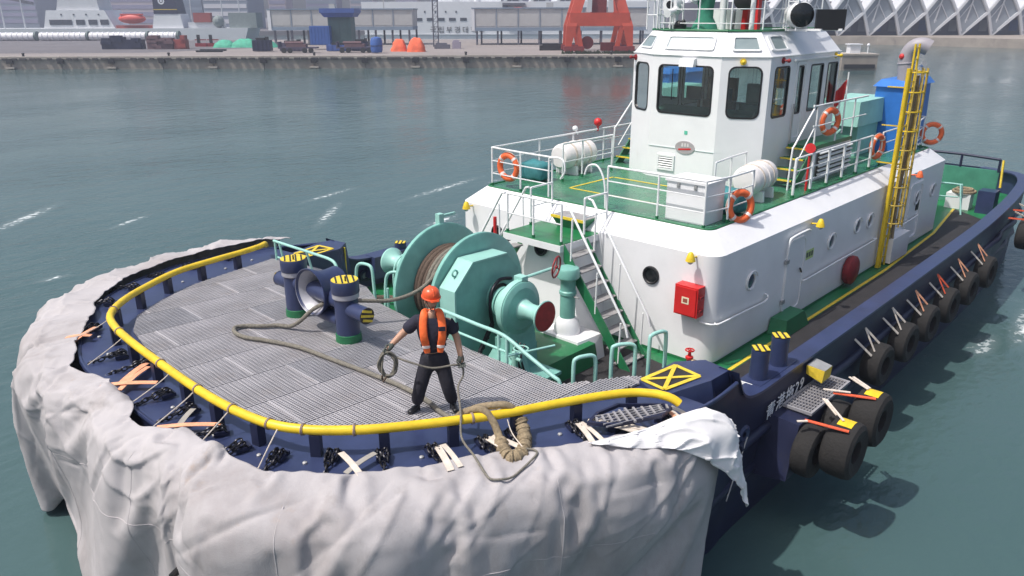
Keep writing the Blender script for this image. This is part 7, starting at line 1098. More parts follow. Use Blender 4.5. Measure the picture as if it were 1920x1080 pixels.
1544,17,17,18,17,16,17,17,3,2,1,3,1,-1,-2,-6,-5,-6,-5,-4,-5,-3,-4,-4,-4,-3,-4,-5,-7,-10,-9,-5,-10,-18,-1124,-17,-18,-18,-18,-17,-18,-18,-4,-4,-4,-6,-5,-4,-3,4,4,5,3,3,3,2,2,2,2,1,1,2,2,3,-1,-12,-6,13,336,-9,-3,-3,-7,-7,-6,-6,-25,-25,-25,-25,-25,-25,-25,-25,-24,-25,-24,-25,-25,-25,-25,-25,-26,-25,-25,-25,-25,-22,-23,-21,-21,-2,
1534,14,16,16,15,15,16,16,9,4,2,-1,-3,-4,-5,-5,-6,-5,-4,-4,-3,-4,-3,-3,-4,-3,-3,-4,-6,-10,-13,-8,-10,-20,-1132,-22,-19,-19,-18,-18,-18,-18,-9,-5,-5,-4,-1,1,2,4,4,2,2,1,2,2,1,1,1,1,0,1,1,2,2,-10,-13,8,337,3,-5,-5,-9,-11,-7,-9,-22,-24,-25,-25,-25,-26,-24,-25,-24,-25,-25,-25,-25,-25,-26,-25,-25,-25,-25,-25,-25,-23,-21,-21,-17,-7,
1516,14,15,16,16,14,16,13,10,5,0,-4,-5,-4,-4,-4,-4,-3,-3,-3,-3,-3,-2,-3,-3,-3,-4,-4,-6,-10,-13,-15,-13,-20,-1145,-20,-20,-20,-19,-18,-19,-16,-12,-7,-4,6,2,1,1,0,0,0,0,0,1,1,1,0,1,1,1,1,1,2,1,-5,-16,-4,336,-3,2,-5,-5,-10,-8,-14,-20,-24,-25,-24,-25,-25,-25,-25,-25,-25,-25,-25,-25,-25,-25,-26,-25,-25,-25,-24,-25,-23,-22,-19,-14,-9,
1497,15,14,15,15,15,15,11,10,7,-3,-1,-2,-2,-5,-3,-3,-3,-2,-2,-2,-2,-2,-2,-2,-2,-2,-6,-11,-11,-13,-18,-21,-27,-1156,-20,-21,-20,-20,-19,-19,-13,-15,-9,2,-1,-1,0,1,0,-1,-1,0,0,1,0,0,1,0,0,1,1,3,3,2,-3,-11,-21,336,-3,-2,-1,-6,-5,-9,-19,-17,-23,-25,-25,-25,-25,-25,-25,-25,-25,-25,-26,-25,-25,-25,-25,-25,-25,-26,-24,-23,-22,-22,-19,-14,-7,
1478,14,15,14,15,14,15,10,11,3,4,0,0,-2,-2,-3,-2,-2,-2,-1,-1,-2,-1,-2,-2,-1,-3,-11,-9,-9,2,-15,-22,-14,-1166,-21,-20,-21,-20,-21,-20,-14,-15,-5,-7,-3,-1,-1,0,-1,0,-1,-1,0,0,0,0,1,0,0,1,3,2,3,1,-2,-10,-11,335,-2,-1,-2,-5,-6,-7,-18,-19,-24,-24,-25,-26,-25,-25,-25,-25,-25,-25,-25,-26,-25,-25,-25,-25,-25,-25,-23,-23,-23,-25,-21,-5,-17,
1459,14,13,14,14,14,14,11,9,5,2,1,1,1,-1,-1,-1,-1,0,-1,0,-1,-1,-1,-1,-2,-3,-6,-10,-5,3,-2,-17,-16,-1176,-20,-21,-21,-21,-20,-22,-15,-14,-9,-4,-4,-4,-3,-2,-2,-1,-1,-1,-1,0,0,0,-1,1,0,0,2,3,2,1,2,6,5,335,-2,-2,-1,-5,-7,-6,-17,-19,-24,-25,-25,-25,-25,-25,-26,-25,-25,-25,-25,-25,-25,-26,-25,-25,-25,-25,-24,-23,-24,-25,-25,-17,-19,
1439,14,13,13,14,13,13,10,9,5,1,2,1,0,1,0,-1,0,1,0,1,0,0,0,-1,0,-1,-2,-3,-3,-3,-4,-11,-13,-1185,-21,-21,-21,-21,-20,-22,-15,-15,-9,-4,-4,-4,-4,-3,-3,-2,-3,-2,-1,-2,-1,-1,-1,0,-1,0,0,2,2,2,3,5,6,335,-2,-3,-3,-4,-7,-6,-16,-20,-23,-25,-25,-25,-25,-25,-25,-25,-25,-25,-25,-25,-25,-25,-25,-25,-25,-25,-25,-25,-25,-24,-25,-22,-20,
1420,13,13,12,13,12,12,11,6,4,2,1,1,1,0,0,0,0,1,1,1,1,1,1,0,1,0,0,-1,-2,-2,-4,-5,-9,-1193,-22,-21,-21,-21,-20,-21,-19,-10,-8,-2,-4,-3,-4,-4,-3,-4,-3,-4,-3,-3,-3,-2,-2,-2,-2,-1,-1,0,1,2,2,3,6,336,-4,-4,-3,-5,-7,-6,-13,-22,-23,-25,-25,-25,-24,-25,-25,-25,-25,-24,-25,-25,-25,-25,-25,-25,-25,-25,-25,-25,-25,-25,-24,-24,-23,
1400,13,12,12,12,11,11,10,5,4,1,1,1,1,0,0,0,1,0,1,2,1,1,1,1,1,1,0,0,0,0,-1,-2,-3,-1202,-21,-21,-21,-22,-22,-20,-18,-5,-11,0,2,-1,-4,-4,-4,-4,-5,-4,-4,-5,-4,-4,-4,-3,-3,-3,-2,-2,-1,-1,0,2,3,336,-4,-6,-5,-4,-3,-9,-13,-24,-22,-25,-25,-25,-24,-25,-24,-25,-25,-24,-25,-24,-25,-24,-25,-25,-25,-24,-25,-25,-25,-25,-25,-25,-24,
1381,12,12,11,11,11,10,9,7,0,0,1,1,1,0,1,0,0,1,1,1,1,1,1,1,1,1,1,1,0,1,0,1,0,-1211,-21,-22,-21,-22,-22,-20,-18,-9,-2,7,-2,1,-2,-3,-4,-4,-5,-4,-5,-5,-5,-5,-5,-4,-5,-4,-4,-3,-3,-3,-2,-2,0,336,-4,-2,-6,-5,-6,-10,-14,-22,-25,-24,-24,-25,-25,-25,-24,-25,-24,-25,-24,-24,-25,-24,-25,-24,-25,-24,-25,-24,-25,-25,-25,-24,-25,
1361,12,12,10,10,12,7,8,7,-2,1,0,1,1,0,1,0,1,1,1,1,1,0,1,1,1,1,1,1,0,1,1,0,1,-1220,-21,-22,-20,-20,-21,-23,-18,-11,8,3,2,0,-1,-2,-3,-4,-4,-4,-5,-5,-5,-5,-5,-5,-6,-5,-5,-4,-4,-4,-3,-3,-2,337,-4,-3,-11,-9,-8,-2,-15,-21,-24,-24,-25,-25,-25,-25,-24,-25,-24,-25,-24,-24,-25,-24,-24,-25,-24,-24,-24,-25,-24,-25,-24,-25,-25,
1341,13,10,11,10,10,6,6,6,3,-2,-1,-1,1,0,1,0,1,1,1,1,1,1,1,1,0,1,1,1,0,1,1,0,1,-1228,-21,-22,-22,-21,-20,-14,-23,-13,-1,7,6,3,1,-1,-1,-2,-3,-3,-4,-5,-5,-5,-5,-6,-5,-6,-5,-6,-5,-4,-3,-1,0,337,-2,-4,-6,-9,-9,-19,-8,-20,-25,-23,-24,-25,-25,-24,-25,-25,-24,-25,-24,-25,-24,-24,-24,-25,-24,-24,-24,-24,-24,-25,-24,-25,-25,
1329,6,10,9,9,8,5,6,6,4,-1,-2,-1,-1,0,0,1,0,1,1,1,1,1,1,1,1,0,1,1,0,1,1,1,1,-1232,-22,-22,-23,-23,-21,-10,-21,-16,-7,4,6,6,4,1,1,0,-1,-2,-3,-3,-4,-5,-5,-6,-5,-6,-6,-6,-6,-5,-3,0,4,335,-10,-3,-3,-2,-11,-21,-13,-17,-23,-25,-24,-24,-24,-25,-24,-25,-25,-24,-25,-24,-24,-25,-24,-24,-24,-24,-24,-24,-24,-24,-24,-25,-24,
1316,2,6,8,8,8,5,3,6,4,0,-1,-1,-2,0,0,0,0,1,1,1,1,0,1,1,1,1,0,1,0,1,1,1,2,-1236,-25,-22,-23,-22,-23,-14,-10,-16,-15,2,4,6,5,3,3,1,2,0,-1,-2,-4,-4,-5,-5,-5,-6,-6,-7,-6,-6,-2,2,7,335,0,-10,-5,-8,-6,-19,-22,-18,-18,-25,-24,-24,-24,-25,-24,-25,-24,-25,-24,-25,-24,-25,-24,-24,-24,-24,-24,-23,-24,-24,-25,-24,-24,
1294,5,5,6,7,7,5,4,4,3,0,0,-1,-1,-1,0,-1,0,0,1,1,1,1,0,1,1,1,0,1,1,0,1,2,2,-1244,-23,-24,-22,-23,-22,-16,-12,-16,-9,-1,3,4,5,3,3,4,3,2,1,-1,-2,-3,-4,-5,-5,-6,-7,-7,-6,-6,-1,5,11,334,-5,1,-9,-7,-8,-17,-21,-19,-23,-24,-25,-24,-24,-24,-25,-24,-24,-25,-25,-24,-25,-24,-24,-24,-24,-24,-24,-24,-23,-24,-25,-24,-22,
1272,5,6,5,6,7,4,3,3,2,1,0,-1,0,-1,0,-1,0,0,0,1,0,1,1,1,0,1,1,0,1,0,2,2,5,-1250,-24,-23,-24,-23,-23,-16,-13,-11,-9,-1,1,2,4,4,3,4,4,3,2,1,0,-1,-3,-5,-5,-6,-7,-7,-7,-5,2,10,15,333,-3,-3,-3,-9,-6,-19,-20,-22,-23,-25,-24,-25,-24,-24,-25,-24,-24,-25,-24,-25,-24,-25,-24,-24,-24,-24,-24,-23,-24,-24,-25,-22,-19,
1251,5,4,6,5,7,5,2,2,1,0,0,0,-1,0,-1,0,0,0,-1,1,0,0,1,1,1,0,1,1,0,1,2,6,9,-1256,-24,-24,-24,-24,-24,-18,-16,-7,-6,-2,1,2,3,4,4,4,4,3,3,3,1,1,-2,-3,-5,-7,-8,-7,-6,-3,7,16,19,333,-4,-2,-3,-7,-6,-17,-21,-24,-24,-25,-25,-25,-24,-25,-24,-24,-25,-24,-24,-25,-24,-25,-25,-24,-24,-24,-23,-23,-24,-25,-23,-18,-13,
1228,5,5,5,4,6,5,3,2,1,1,-1,0,-1,-1,-1,0,-1,0,0,0,0,0,1,0,1,1,0,1,1,1,9,11,13,-1262,-24,-24,-24,-24,-25,-21,-15,-10,-5,-3,2,2,4,5,5,4,5,3,4,3,3,2,0,-2,-4,-8,-9,-6,-4,-1,19,18,18,332,-3,-3,-3,-7,-5,-15,-21,-24,-25,-26,-25,-25,-25,-24,-25,-24,-24,-25,-24,-25,-24,-25,-24,-25,-24,-23,-23,-24,-25,-24,-14,-12,-10,
1206,5,4,4,4,5,5,3,2,0,2,-1,0,0,-2,-1,0,-1,0,-1,0,0,0,0,1,1,0,1,1,2,10,19,21,14,-1267,-24,-24,-25,-24,-25,-22,-16,-11,-4,-5,2,2,3,6,6,6,5,4,4,4,3,3,1,0,-2,-10,-8,-3,3,10,15,11,18,332,-4,-4,-3,-7,-5,-13,-21,-23,-26,-25,-26,-25,-25,-25,-24,-24,-25,-24,-25,-24,-25,-24,-25,-25,-24,-23,-23,-25,-24,-20,3,-8,-10,
1184,4,4,4,4,3,4,2,3,1,1,-1,0,0,-1,-1,0,-1,-1,0,-1,0,0,0,1,0,1,1,3,7,12,19,26,40,-1272,-24,-24,-24,-24,-25,-22,-16,-12,-5,-4,2,1,3,4,6,6,5,6,5,4,4,3,3,1,-1,-8,-5,3,10,12,4,3,2,331,-4,-4,-4,-7,-6,-11,-21,-22,-26,-25,-26,-25,-25,-25,-25,-24,-24,-25,-24,-25,-24,-25,-24,-25,-25,-23,-25,-24,-21,-19,-17,-13,-4,
1161,4,4,4,3,3,3,1,2,1,1,0,0,0,-1,0,0,-1,-1,-1,0,-1,0,0,0,1,1,2,3,7,11,18,23,20,-1277,-24,-23,-24,-24,-23,-23,-13,-14,-4,-4,1,2,1,3,3,5,6,6,5,6,4,5,3,2,0,-4,-1,6,9,4,4,-1,6,331,-5,-5,-6,-7,-7,-9,-22,-21,-24,-25,-26,-25,-25,-25,-24,-25,-24,-25,-24,-24,-25,-24,-25,-25,-25,-24,-25,-24,-22,-21,-17,-10,-9,
1137,4,5,3,3,2,3,1,1,1,1,0,0,0,-1,0,0,0,-1,-1,-1,0,-1,0,0,1,1,2,4,6,10,16,17,10,-1281,-24,-22,-25,-23,-24,-23,-14,-11,-6,-1,1,2,2,2,2,4,4,5,5,6,5,5,4,3,2,-1,1,6,3,7,4,-7,15,331,-6,-9,-3,-8,-6,-8,-22,-22,-24,-24,-25,-25,-25,-25,-25,-25,-25,-24,-25,-24,-24,-25,-24,-25,-25,-25,-25,-23,-24,-20,-17,-14,-10,
1113,5,5,2,3,2,2,1,1,1,1,-1,0,0,0,-1,0,0,-1,0,-1,0,-1,0,-1,1,1,2,3,6,9,13,12,5,-1285,-22,-25,-23,-24,-24,-23,-13,-10,-6,-4,6,4,3,3,1,1,3,3,4,4,6,5,5,4,3,1,3,4,3,8,1,-8,20,331,-10,-1,-7,-7,-8,-8,-21,-23,-24,-25,-24,-25,-25,-24,-25,-25,-25,-25,-25,-25,-24,-25,-24,-25,-25,-24,-25,-24,-24,-20,-19,-18,-7,
1088,10,3,3,2,2,0,2,1,0,0,-1,0,-1,0,0,0,-1,0,-1,0,-1,0,-1,0,0,1,2,3,5,7,9,8,3,-1289,-23,-25,-24,-24,-24,-11,-12,-10,-4,-7,-9,6,7,5,4,2,2,2,3,3,4,5,5,4,4,3,3,3,5,8,-2,-7,22,329,4,-4,-6,-7,-8,-23,-21,-22,-25,-24,-23,-24,-24,-25,-24,-25,-25,-25,-25,-25,-25,-25,-24,-25,-25,-25,-24,-25,-23,-21,-21,-20,-3,
1076,5,2,1,2,2,-1,1,1,-2,-1,-1,0,0,-1,0,-1,0,-1,0,-1,0,-1,0,-1,0,1,1,3,3,6,6,6,1,-1290,-22,-24,-25,-23,-25,-23,-12,-10,-3,-2,-1,1,3,4,7,6,3,3,3,3,3,3,5,4,4,4,3,4,5,7,-2,-6,22,329,-12,-3,-3,-9,-7,-7,-22,-23,-24,-25,-25,-25,-25,-25,-24,-24,-25,-25,-25,-25,-25,-25,-24,-25,-25,-25,-25,-24,-23,-23,-22,-21,1,
1064,-6,1,1,2,2,0,-1,1,-2,0,0,0,-1,-2,-1,0,-1,0,-1,0,-1,0,-1,0,0,0,1,1,3,3,4,3,0,-1291,-24,-25,-25,-24,-24,-13,-19,-12,6,2,2,0,0,-2,2,4,5,4,4,3,3,4,3,4,4,4,4,4,5,5,-2,-5,22,329,-8,-4,-4,-6,-7,-21,-16,-22,-24,-25,-24,-25,-25,-25,-25,-25,-24,-25,-25,-25,-25,-25,-24,-25,-25,-25,-25,-24,-24,-23,-23,-21,3,
1038,-2,-2,2,1,2,0,1,0,1,-1,-1,-2,-2,-1,-1,0,-1,-1,0,-1,0,-1,0,-1,0,0,0,1,1,1,2,1,-1,-1298,-24,-22,-24,-24,-24,-12,-13,-10,-13,4,4,6,4,3,1,2,2,3,4,3,4,3,4,4,3,4,4,4,5,5,-1,-5,22,327,3,-11,-6,-8,-5,-22,-21,-23,-20,-25,-24,-24,-25,-24,-25,-25,-25,-25,-25,-24,-25,-25,-25,-25,-25,-25,-25,-24,-24,-24,-22,-22,4,
1012,0,0,0,1,2,1,1,-1,0,-2,-1,-1,-1,-2,-1,-1,0,-1,-1,0,-1,0,-1,0,-1,0,-1,0,0,-1,0,-1,-2,-1302,-25,-24,-23,-23,-24,-17,-12,-10,1,0,1,1,4,4,3,3,3,3,4,4,3,4,4,4,4,4,4,4,4,5,-1,-5,22,325,-1,1,-10,-8,-8,-18,-21,-23,-24,-25,-25,-24,-25,-24,-25,-25,-25,-24,-25,-25,-25,-25,-25,-25,-25,-25,-25,-24,-24,-23,-23,-22,3,
986,1,0,1,1,2,0,1,-1,0,-1,-1,-1,-2,-1,-1,-1,-1,-1,-1,0,-1,0,-1,-1,0,-1,-1,-2,-1,-3,-3,-2,-2,-1306,-24,-25,-24,-23,-25,-14,-13,-5,-7,0,1,2,3,3,3,4,4,5,4,4,5,4,4,4,4,5,4,4,4,4,0,-5,22,323,-1,-1,-3,-9,-9,-20,-21,-24,-24,-25,-24,-25,-25,-25,-24,-25,-25,-24,-25,-25,-25,-25,-24,-25,-25,-25,-25,-24,-24,-23,-23,-22,2,
961,1,0,1,1,3,0,1,-1,0,-1,-1,-1,-2,-1,-1,-2,-1,-1,0,-1,-1,-1,0,-1,-1,-1,-2,-2,-3,-5,-5,-4,-4,-1309,-24,-25,-24,-25,-25,-16,-15,-7,-6,1,1,1,4,4,4,5,5,4,5,5,5,5,5,4,5,4,5,4,4,4,1,-6,22,322,-1,0,-5,-7,-7,-21,-20,-26,-24,-26,-25,-26,-24,-25,-25,-25,-24,-25,-24,-25,-25,-24,-25,-25,-24,-25,-25,-24,-23,-23,-23,-21,-2,
935,1,1,1,1,2,1,0,0,0,-1,-1,-2,-1,-1,-2,-1,-1,-1,-1,0,-1,-1,-1,-1,-1,-1,-2,-3,-5,-6,-8,-7,-5,-1310,-25,-24,-25,-24,-27,-16,-16,-6,-6,1,1,2,5,4,4,5,4,5,4,5,5,5,5,5,5,4,5,4,4,4,1,-6,21,321,-2,0,-4,-8,-6,-21,-20,-26,-25,-26,-25,-25,-25,-25,-25,-24,-25,-25,-24,-25,-24,-25,-24,-25,-24,-25,-24,-24,-24,-22,-22,-21,-6,
910,1,1,1,1,0,3,-1,0,0,-1,-1,-1,-1,-1,-2,-1,-1,-1,-1,0,-1,-1,-1,-1,-1,-2,-2,-4,-5,-9,-11,-10,-7,-1312,-24,-24,-24,-24,-26,-18,-14,-7,-5,-2,3,2,3,4,4,4,5,4,5,5,5,5,5,5,5,5,5,4,4,4,2,-6,17,321,-3,-2,-4,-8,-6,-19,-21,-26,-25,-26,-25,-26,-25,-24,-25,-25,-24,-25,-24,-25,-24,-24,-25,-24,-25,-24,-24,-24,-24,-21,-20,-20,-11,
884,2,1,2,0,0,2,-1,1,-1,0,-1,-1,-1,-1,-2,-1,-1,-1,-1,-1,0,-1,-1,-1,-2,-1,-3,-4,-6,-10,-14,-15,-11,-1312,-24,-24,-23,-23,-25,-17,-13,-6,-6,-1,3,2,3,4,4,4,4,4,4,4,4,5,4,5,4,5,4,4,4,3,3,-4,12,320,-3,-4,-6,-8,-6,-19,-22,-24,-25,-25,-25,-25,-24,-25,-25,-24,-24,-25,-24,-25,-24,-24,-25,-24,-24,-25,-24,-24,-24,-21,-19,-17,-14,
858,3,2,1,1,0,1,1,0,-1,0,-1,-1,-1,-1,-2,-2,-1,-1,-1,0,-1,-1,-1,-2,-1,-2,-3,-3,-7,-11,-16,-21,-20,-1311,-24,-22,-24,-23,-23,-16,-10,-7,-4,-1,2,2,3,4,3,4,4,4,3,4,4,3,4,4,3,4,3,3,4,3,2,0,5,319,-3,-7,-6,-7,-9,-18,-22,-24,-24,-24,-25,-24,-25,-24,-24,-24,-24,-25,-24,-24,-24,-25,-24,-24,-25,-24,-24,-25,-24,-22,-19,-14,-13,
833,3,3,1,1,0,0,1,0,0,-1,0,-1,-1,-2,-1,-2,-1,-1,-1,-1,-1,-1,-2,-1,-2,-2,-2,-4,-6,-11,-18,-25,-39,-1309,-23,-23,-22,-23,-22,-16,-11,-5,-2,0,2,3,2,3,4,3,3,4,3,3,4,3,3,3,3,2,2,2,2,4,3,1,1,319,-7,-5,-8,-9,-8,-18,-21,-24,-24,-24,-24,-24,-24,-24,-24,-24,-24,-24,-24,-24,-24,-24,-24,-24,-25,-24,-24,-24,-23,-23,-20,-17,-11,
807,6,2,1,1,1,-1,0,0,0,0,-1,0,-1,-2,-1,-2,-2,-1,-1,-1,-1,-2,-1,-2,-1,-2,-3,-2,-1,-15,-16,-20,-7,-1306,-24,-23,-23,-22,-17,-18,-10,-6,-1,2,3,3,3,3,3,3,2,3,2,3,3,3,2,2,2,0,-2,-4,-5,11,12,2,16,317,-2,-6,-7,-9,-17,-16,-22,-23,-24,-24,-23,-24,-24,-23,-24,-24,-24,-24,-24,-23,-24,-24,-24,-24,-24,-24,-23,-24,-23,-16,-13,-14,-15,
791,2,2,-1,-1,0,0,-1,0,1,1,0,0,-1,-2,-3,-3,-2,-1,-2,-1,-1,-1,-2,-1,-2,-2,-2,-2,-2,-2,-6,-7,-11,-1305,-19,-24,-23,-24,-17,-14,-11,-4,1,4,5,4,3,2,1,0,1,1,2,2,2,2,2,0,0,-3,-4,-5,-4,-4,12,11,14,317,-14,-5,-4,-3,-17,-19,-21,-23,-24,-23,-24,-23,-24,-23,-24,-23,-24,-24,-24,-23,-24,-24,-23,-24,-24,-23,-24,-23,-23,-24,-20,-19,-16,
775,-3,-1,0,3,2,0,-7,0,2,3,0,-2,-3,-3,-3,-3,-2,-2,-1,-1,-2,-1,-2,-1,-2,-2,-2,-2,-2,-2,-2,-3,-4,-1305,-23,-17,-23,-15,-15,-13,-16,-3,5,6,4,2,0,0,-1,-1,0,1,1,2,1,1,0,0,-3,-3,-5,-4,-4,-3,1,7,11,313,0,-16,3,-18,-18,-20,-15,-23,-23,-23,-23,-23,-24,-23,-24,-23,-24,-23,-24,-23,-24,-24,-23,-24,-23,-23,-24,-23,-23,-23,-24,-22,-21,
753,-3,-2,3,-1,1,-1,-5,7,1,-2,-2,-3,-3,-3,-3,-3,-2,-2,-1,-1,-2,-1,-2,-2,-1,-2,-2,-2,-2,-2,-2,-2,-2,-1300,-22,-18,-22,-22,-18,-10,-4,7,3,1,-1,-1,-1,-2,-1,0,0,1,0,1,0,0,-1,-1,-3,-4,-4,-3,-3,-3,-1,2,5,307,7,-16,-8,-6,-16,-21,-23,-21,-23,-23,-24,-23,-23,-24,-23,-23,-24,-23,-23,-24,-23,-24,-23,-24,-23,-23,-23,-23,-23,-24,-23,-23,-23,
730,0,-4,1,0,0,-1,3,-1,-1,-2,-2,-3,-3,-3,-4,-2,-2,-2,-1,-2,-1,-2,-1,-2,-1,-2,-2,-2,-2,-2,-2,-2,-1,-1295,-23,-23,-20,-17,-20,-5,7,-4,-6,2,-1,-1,-1,-1,0,0,0,0,0,0,-1,0,-2,-2,-3,-3,-3,-3,-2,-2,-2,0,3,305,-3,4,-12,-16,-12,-23,-22,-23,-22,-23,-24,-23,-23,-23,-23,-23,-24,-23,-23,-24,-23,-23,-23,-24,-23,-23,-23,-23,-23,-23,-23,-24,-23,
707,0,-1,-3,0,0,1,-1,-1,-2,-2,-2,-3,-2,-4,-3,-2,-2,-2,-1,-2,-1,-2,-1,-2,-1,-2,-2,-2,-2,-2,-2,-2,-1,-1290,-23,-22,-23,-19,-13,-1,-8,-5,-1,0,0,0,-1,0,1,-1,0,-1,0,-1,-1,-1,-2,-2,-3,-3,-2,-2,-2,-1,-1,0,1,303,-4,-3,-2,-13,-19,-23,-21,-23,-23,-23,-23,-23,-23,-24,-23,-23,-23,-23,-23,-23,-23,-24,-23,-23,-23,-23,-23,-23,-23,-23,-23,-23,-23,
685,-1,-1,-2,-3,0,0,-1,-1,-2,-2,-2,-3,-3,-3,-3,-3,-2,-1,-2,-1,-2,-1,-1,-2,-2,-1,-2,-2,-2,-2,-2,-2,-1,-1284,-23,-23,-21,-23,-9,-8,-5,-5,-2,1,-1,0,0,0,0,-1,-1,-1,-1,-1,-1,-2,-2,-1,-3,-2,-2,-1,-1,-1,-1,1,0,303,-6,-2,-8,-8,-21,-22,-22,-23,-23,-23,-23,-23,-23,-23,-23,-23,-23,-23,-23,-23,-23,-23,-23,-23,-23,-23,-23,-23,-23,-23,-23,-23,-23,
660,1,-1,-2,-4,-1,0,-1,-2,-2,-2,-3,-2,-3,-3,-3,-3,-2,-1,-2,-1,-2,-1,-2,-1,-2,-1,-2,-2,-2,-2,-2,-1,-2,-1280,-23,-21,-21,-23,-12,-5,-6,-5,-3,0,0,-1,-1,0,-1,-1,-2,-1,-1,-2,-1,-2,-1,-2,-1,-2,-1,-1,-1,-1,0,0,1,300,0,-7,-9,-9,-19,-24,-22,-23,-23,-23,-23,-23,-23,-23,-22,-23,-23,-23,-23,-23,-23,-22,-23,-23,-23,-23,-23,-23,-22,-23,-23,-23,-23)
mb = MB()
for i in range(CW):
    ax = []
    for k in range(3):
        acc = 0; row = []
        for j in range(CD): acc += FALLS[(i*3+k)*CD+j]; row.append(acc/200)
        ax.append(row)
    mb.v += [V((ax[0][j], ax[1][j], ax[2][j])) for j in range(CD)]
UP = 4; fine = MB(); FW_, FD_ = (CW-1)*UP+1, (CD-1)*UP+1
def cub(a, b, c, d, u): return .5*((2*b)+(c-a)*u+(2*a-5*b+4*c-d)*u*u+(3*b-a-3*c+d)*u**3)
cols = []
for i in range(CW):
    col = mb.v[i*CD:(i+1)*CD]; r = []
    for j in range(FD_):
        k, u = divmod(j, UP); u /= UP
        r.append(cub(col[max(k-1, 0)], col[k], col[min(k+1, CD-1)], col[min(k+2, CD-1)], u))
    cols.append(r)
grid = []
for i in range(FW_):
    k, u = divmod(i, UP); u /= UP; A_, B_, C_, D_ = cols[max(k-1, 0)], cols[k], cols[min(k+1, CW-1)], cols[min(k+2, CW-1)]
    grid.append([cub(A_[j], B_[j], C_[j], D_[j], u) for j in range(FD_)])
sa = 21.65/(FW_-1); sd = 3.75/(FD_-1)
rnd = random.Random(21); SW = []          # swags hanging between neighbouring lashings
x = 8.0
while x < 19.5:
    w_ = rnd.uniform(1.3, 2.2)
    for q in range(rnd.choice((1, 2, 2))): SW.append((x+w_/2+rnd.uniform(-.15, .15), w_/2*rnd.uniform(.85, 1.1), .12+.3*q+rnd.uniform(0, .12), .3+.35*q+rnd.uniform(-.08, .1), rnd.uniform(.016, .032), rnd.uniform(.03, .055)))
    x += w_*rnd.uniform(.8, 1.0)
PULL = []                                 # straight pulls running out from a lashing: start, start depth, slope, length, width, height
x = .6
while x < 20:
    for q in range(rnd.choice((1, 2, 2, 3))):
        sl_ = rnd.uniform(.5, 1.25) if x < 7.5 else rnd.choice((rnd.uniform(.25, 1.3), rnd.uniform(1.7, 2.8)))
        PULL.append((x+rnd.uniform(-.15, .15), rnd.uniform(.05, .35), sl_, rnd.uniform(1.0, 2.9), rnd.uniform(.013, .035), rnd.choice((1, 1, -1))*rnd.uniform(.02, .048)))
    x += rnd.uniform(.6, 1.3)
for q in range(60): PULL.append((rnd.uniform(1, 19), rnd.uniform(.5, 1.6), rnd.uniform(-.3, .3) if q % 2 else rnd.uniform(.3, 2.6), rnd.uniform(.7, 2.0), rnd.uniform(.015, .035), rnd.choice((1, -1))*rnd.uniform(.015, .03)))
def fold(f, wd): return math.exp(-f/wd) if f > 0 else math.exp(f/(wd*3.2))
for i in range(FW_):
    a = i*sa; left = max(.0, min(1, (a-6.5)/2.5))
    sw_ = [q for q in SW if abs(a-q[0]) < q[1]]; pl_ = [q for q in PULL if abs(a-q[0]) < 3]
    for j in range(FD_):
        d = j*sd; p = grid[i][j]
        n_ = (grid[min(i+1, FW_-1)][j]-grid[max(i-1, 0)][j]).cross(grid[i][min(j+1, FD_-1)]-grid[i][max(j-1, 0)]).normalized()
        if n_.dot(V((p.x-4, p.y, 1.5))) < 0: n_ = -n_
        w = .010*noise.noise((a*.8, d*.9, 6.6))+.004*noise.noise((a*5, d*4, 2.6))
        for c0, hw, d0, sag, wd, hh in sw_:
            e = (a-c0)/hw; dd = d-d0-sag*(1-e*e)
            if abs(dd) < wd*10: w += hh*fold(dd, wd)*(1-e**4)
        for s0, t0, sl_, L_, wd, hh in pl_:
            da, dd = a-s0, d-t0; c_, s__ = math.cos(sl_), math.sin(sl_); e = da*c_+dd*s__; f = dd*c_-da*s__+.04*math.sin(e*2.5+s0)
            if 0 < e < L_ and abs(f) < wd*10: w += hh*fold(f, wd)*min(1, e*5)*(1-e/L_)**.7
        p = p+n_*w*min(1, .25+d*1.8)
        if j < 12:                        # ragged loose hem
            o_ = V((p.x-4, p.y, 0)).normalized(); e = (1-j/12)
            p = p+o_*e*(.10*noise.noise((a*1.5, 2, 1))+.035*noise.noise((a*4.3, 5, 1))-(.16*max(0, min(1, (-2.2-p.y)/1.5))))+V((0, 0, e*(.03*noise.noise((a*5, 7, 2))+.012)))
        fine.v.append(p)
for i in range(FW_-1):
    for j in range(FD_-1): fine.f.append((i*FD_+j, (i+1)*FD_+j, (i+1)*FD_+j+1, i*FD_+j+1))
seam = [fine.v[i*FD_+51]+V((.006, .006, .004)) for i in range(48, 380)]
fold_pts = [p.copy() for p in fine.v]
def cloth_top(x, y): return max([p.z for p in fold_pts if abs(p.x-x) < .07 and abs(p.y-y) < .07 and p.z > .6] or [1.5])
pseam = [[fine.v[i_*FD_+j]+(fine.v[i_*FD_+j]-V((3, 0, fine.v[i_*FD_+j].z))).normalized()*.008 for j in range(2, FD_, 2)] for i_ in (93, 200, 287, 373, 467, 573)]
tp = part('tarpaulin', fine, cloth, None)
tp.data.shade_smooth()
for q in pseam: part('panel_seam', MB().tube(q, .011, 5), cloth, tp, 60)
tag(tp, 'huge stained pale grey tarpaulin draped over the bow fenders of the tug', 'tarpaulin')
so_ = tp.modifiers.new('thickness', 'SOLIDIFY'); so_.thickness = .012; so_.offset = 1
part('sewn_seam', MB().tube([p for p in seam], .009, 5), mat('seam_thread', (.42, .39, .4), .9), tp, 60)
part('tarpaulin_plug', MB().cyl((10.0, 2.02, .3), (10.25, 2.14, .28), .045, seg=10), blacks, tp)
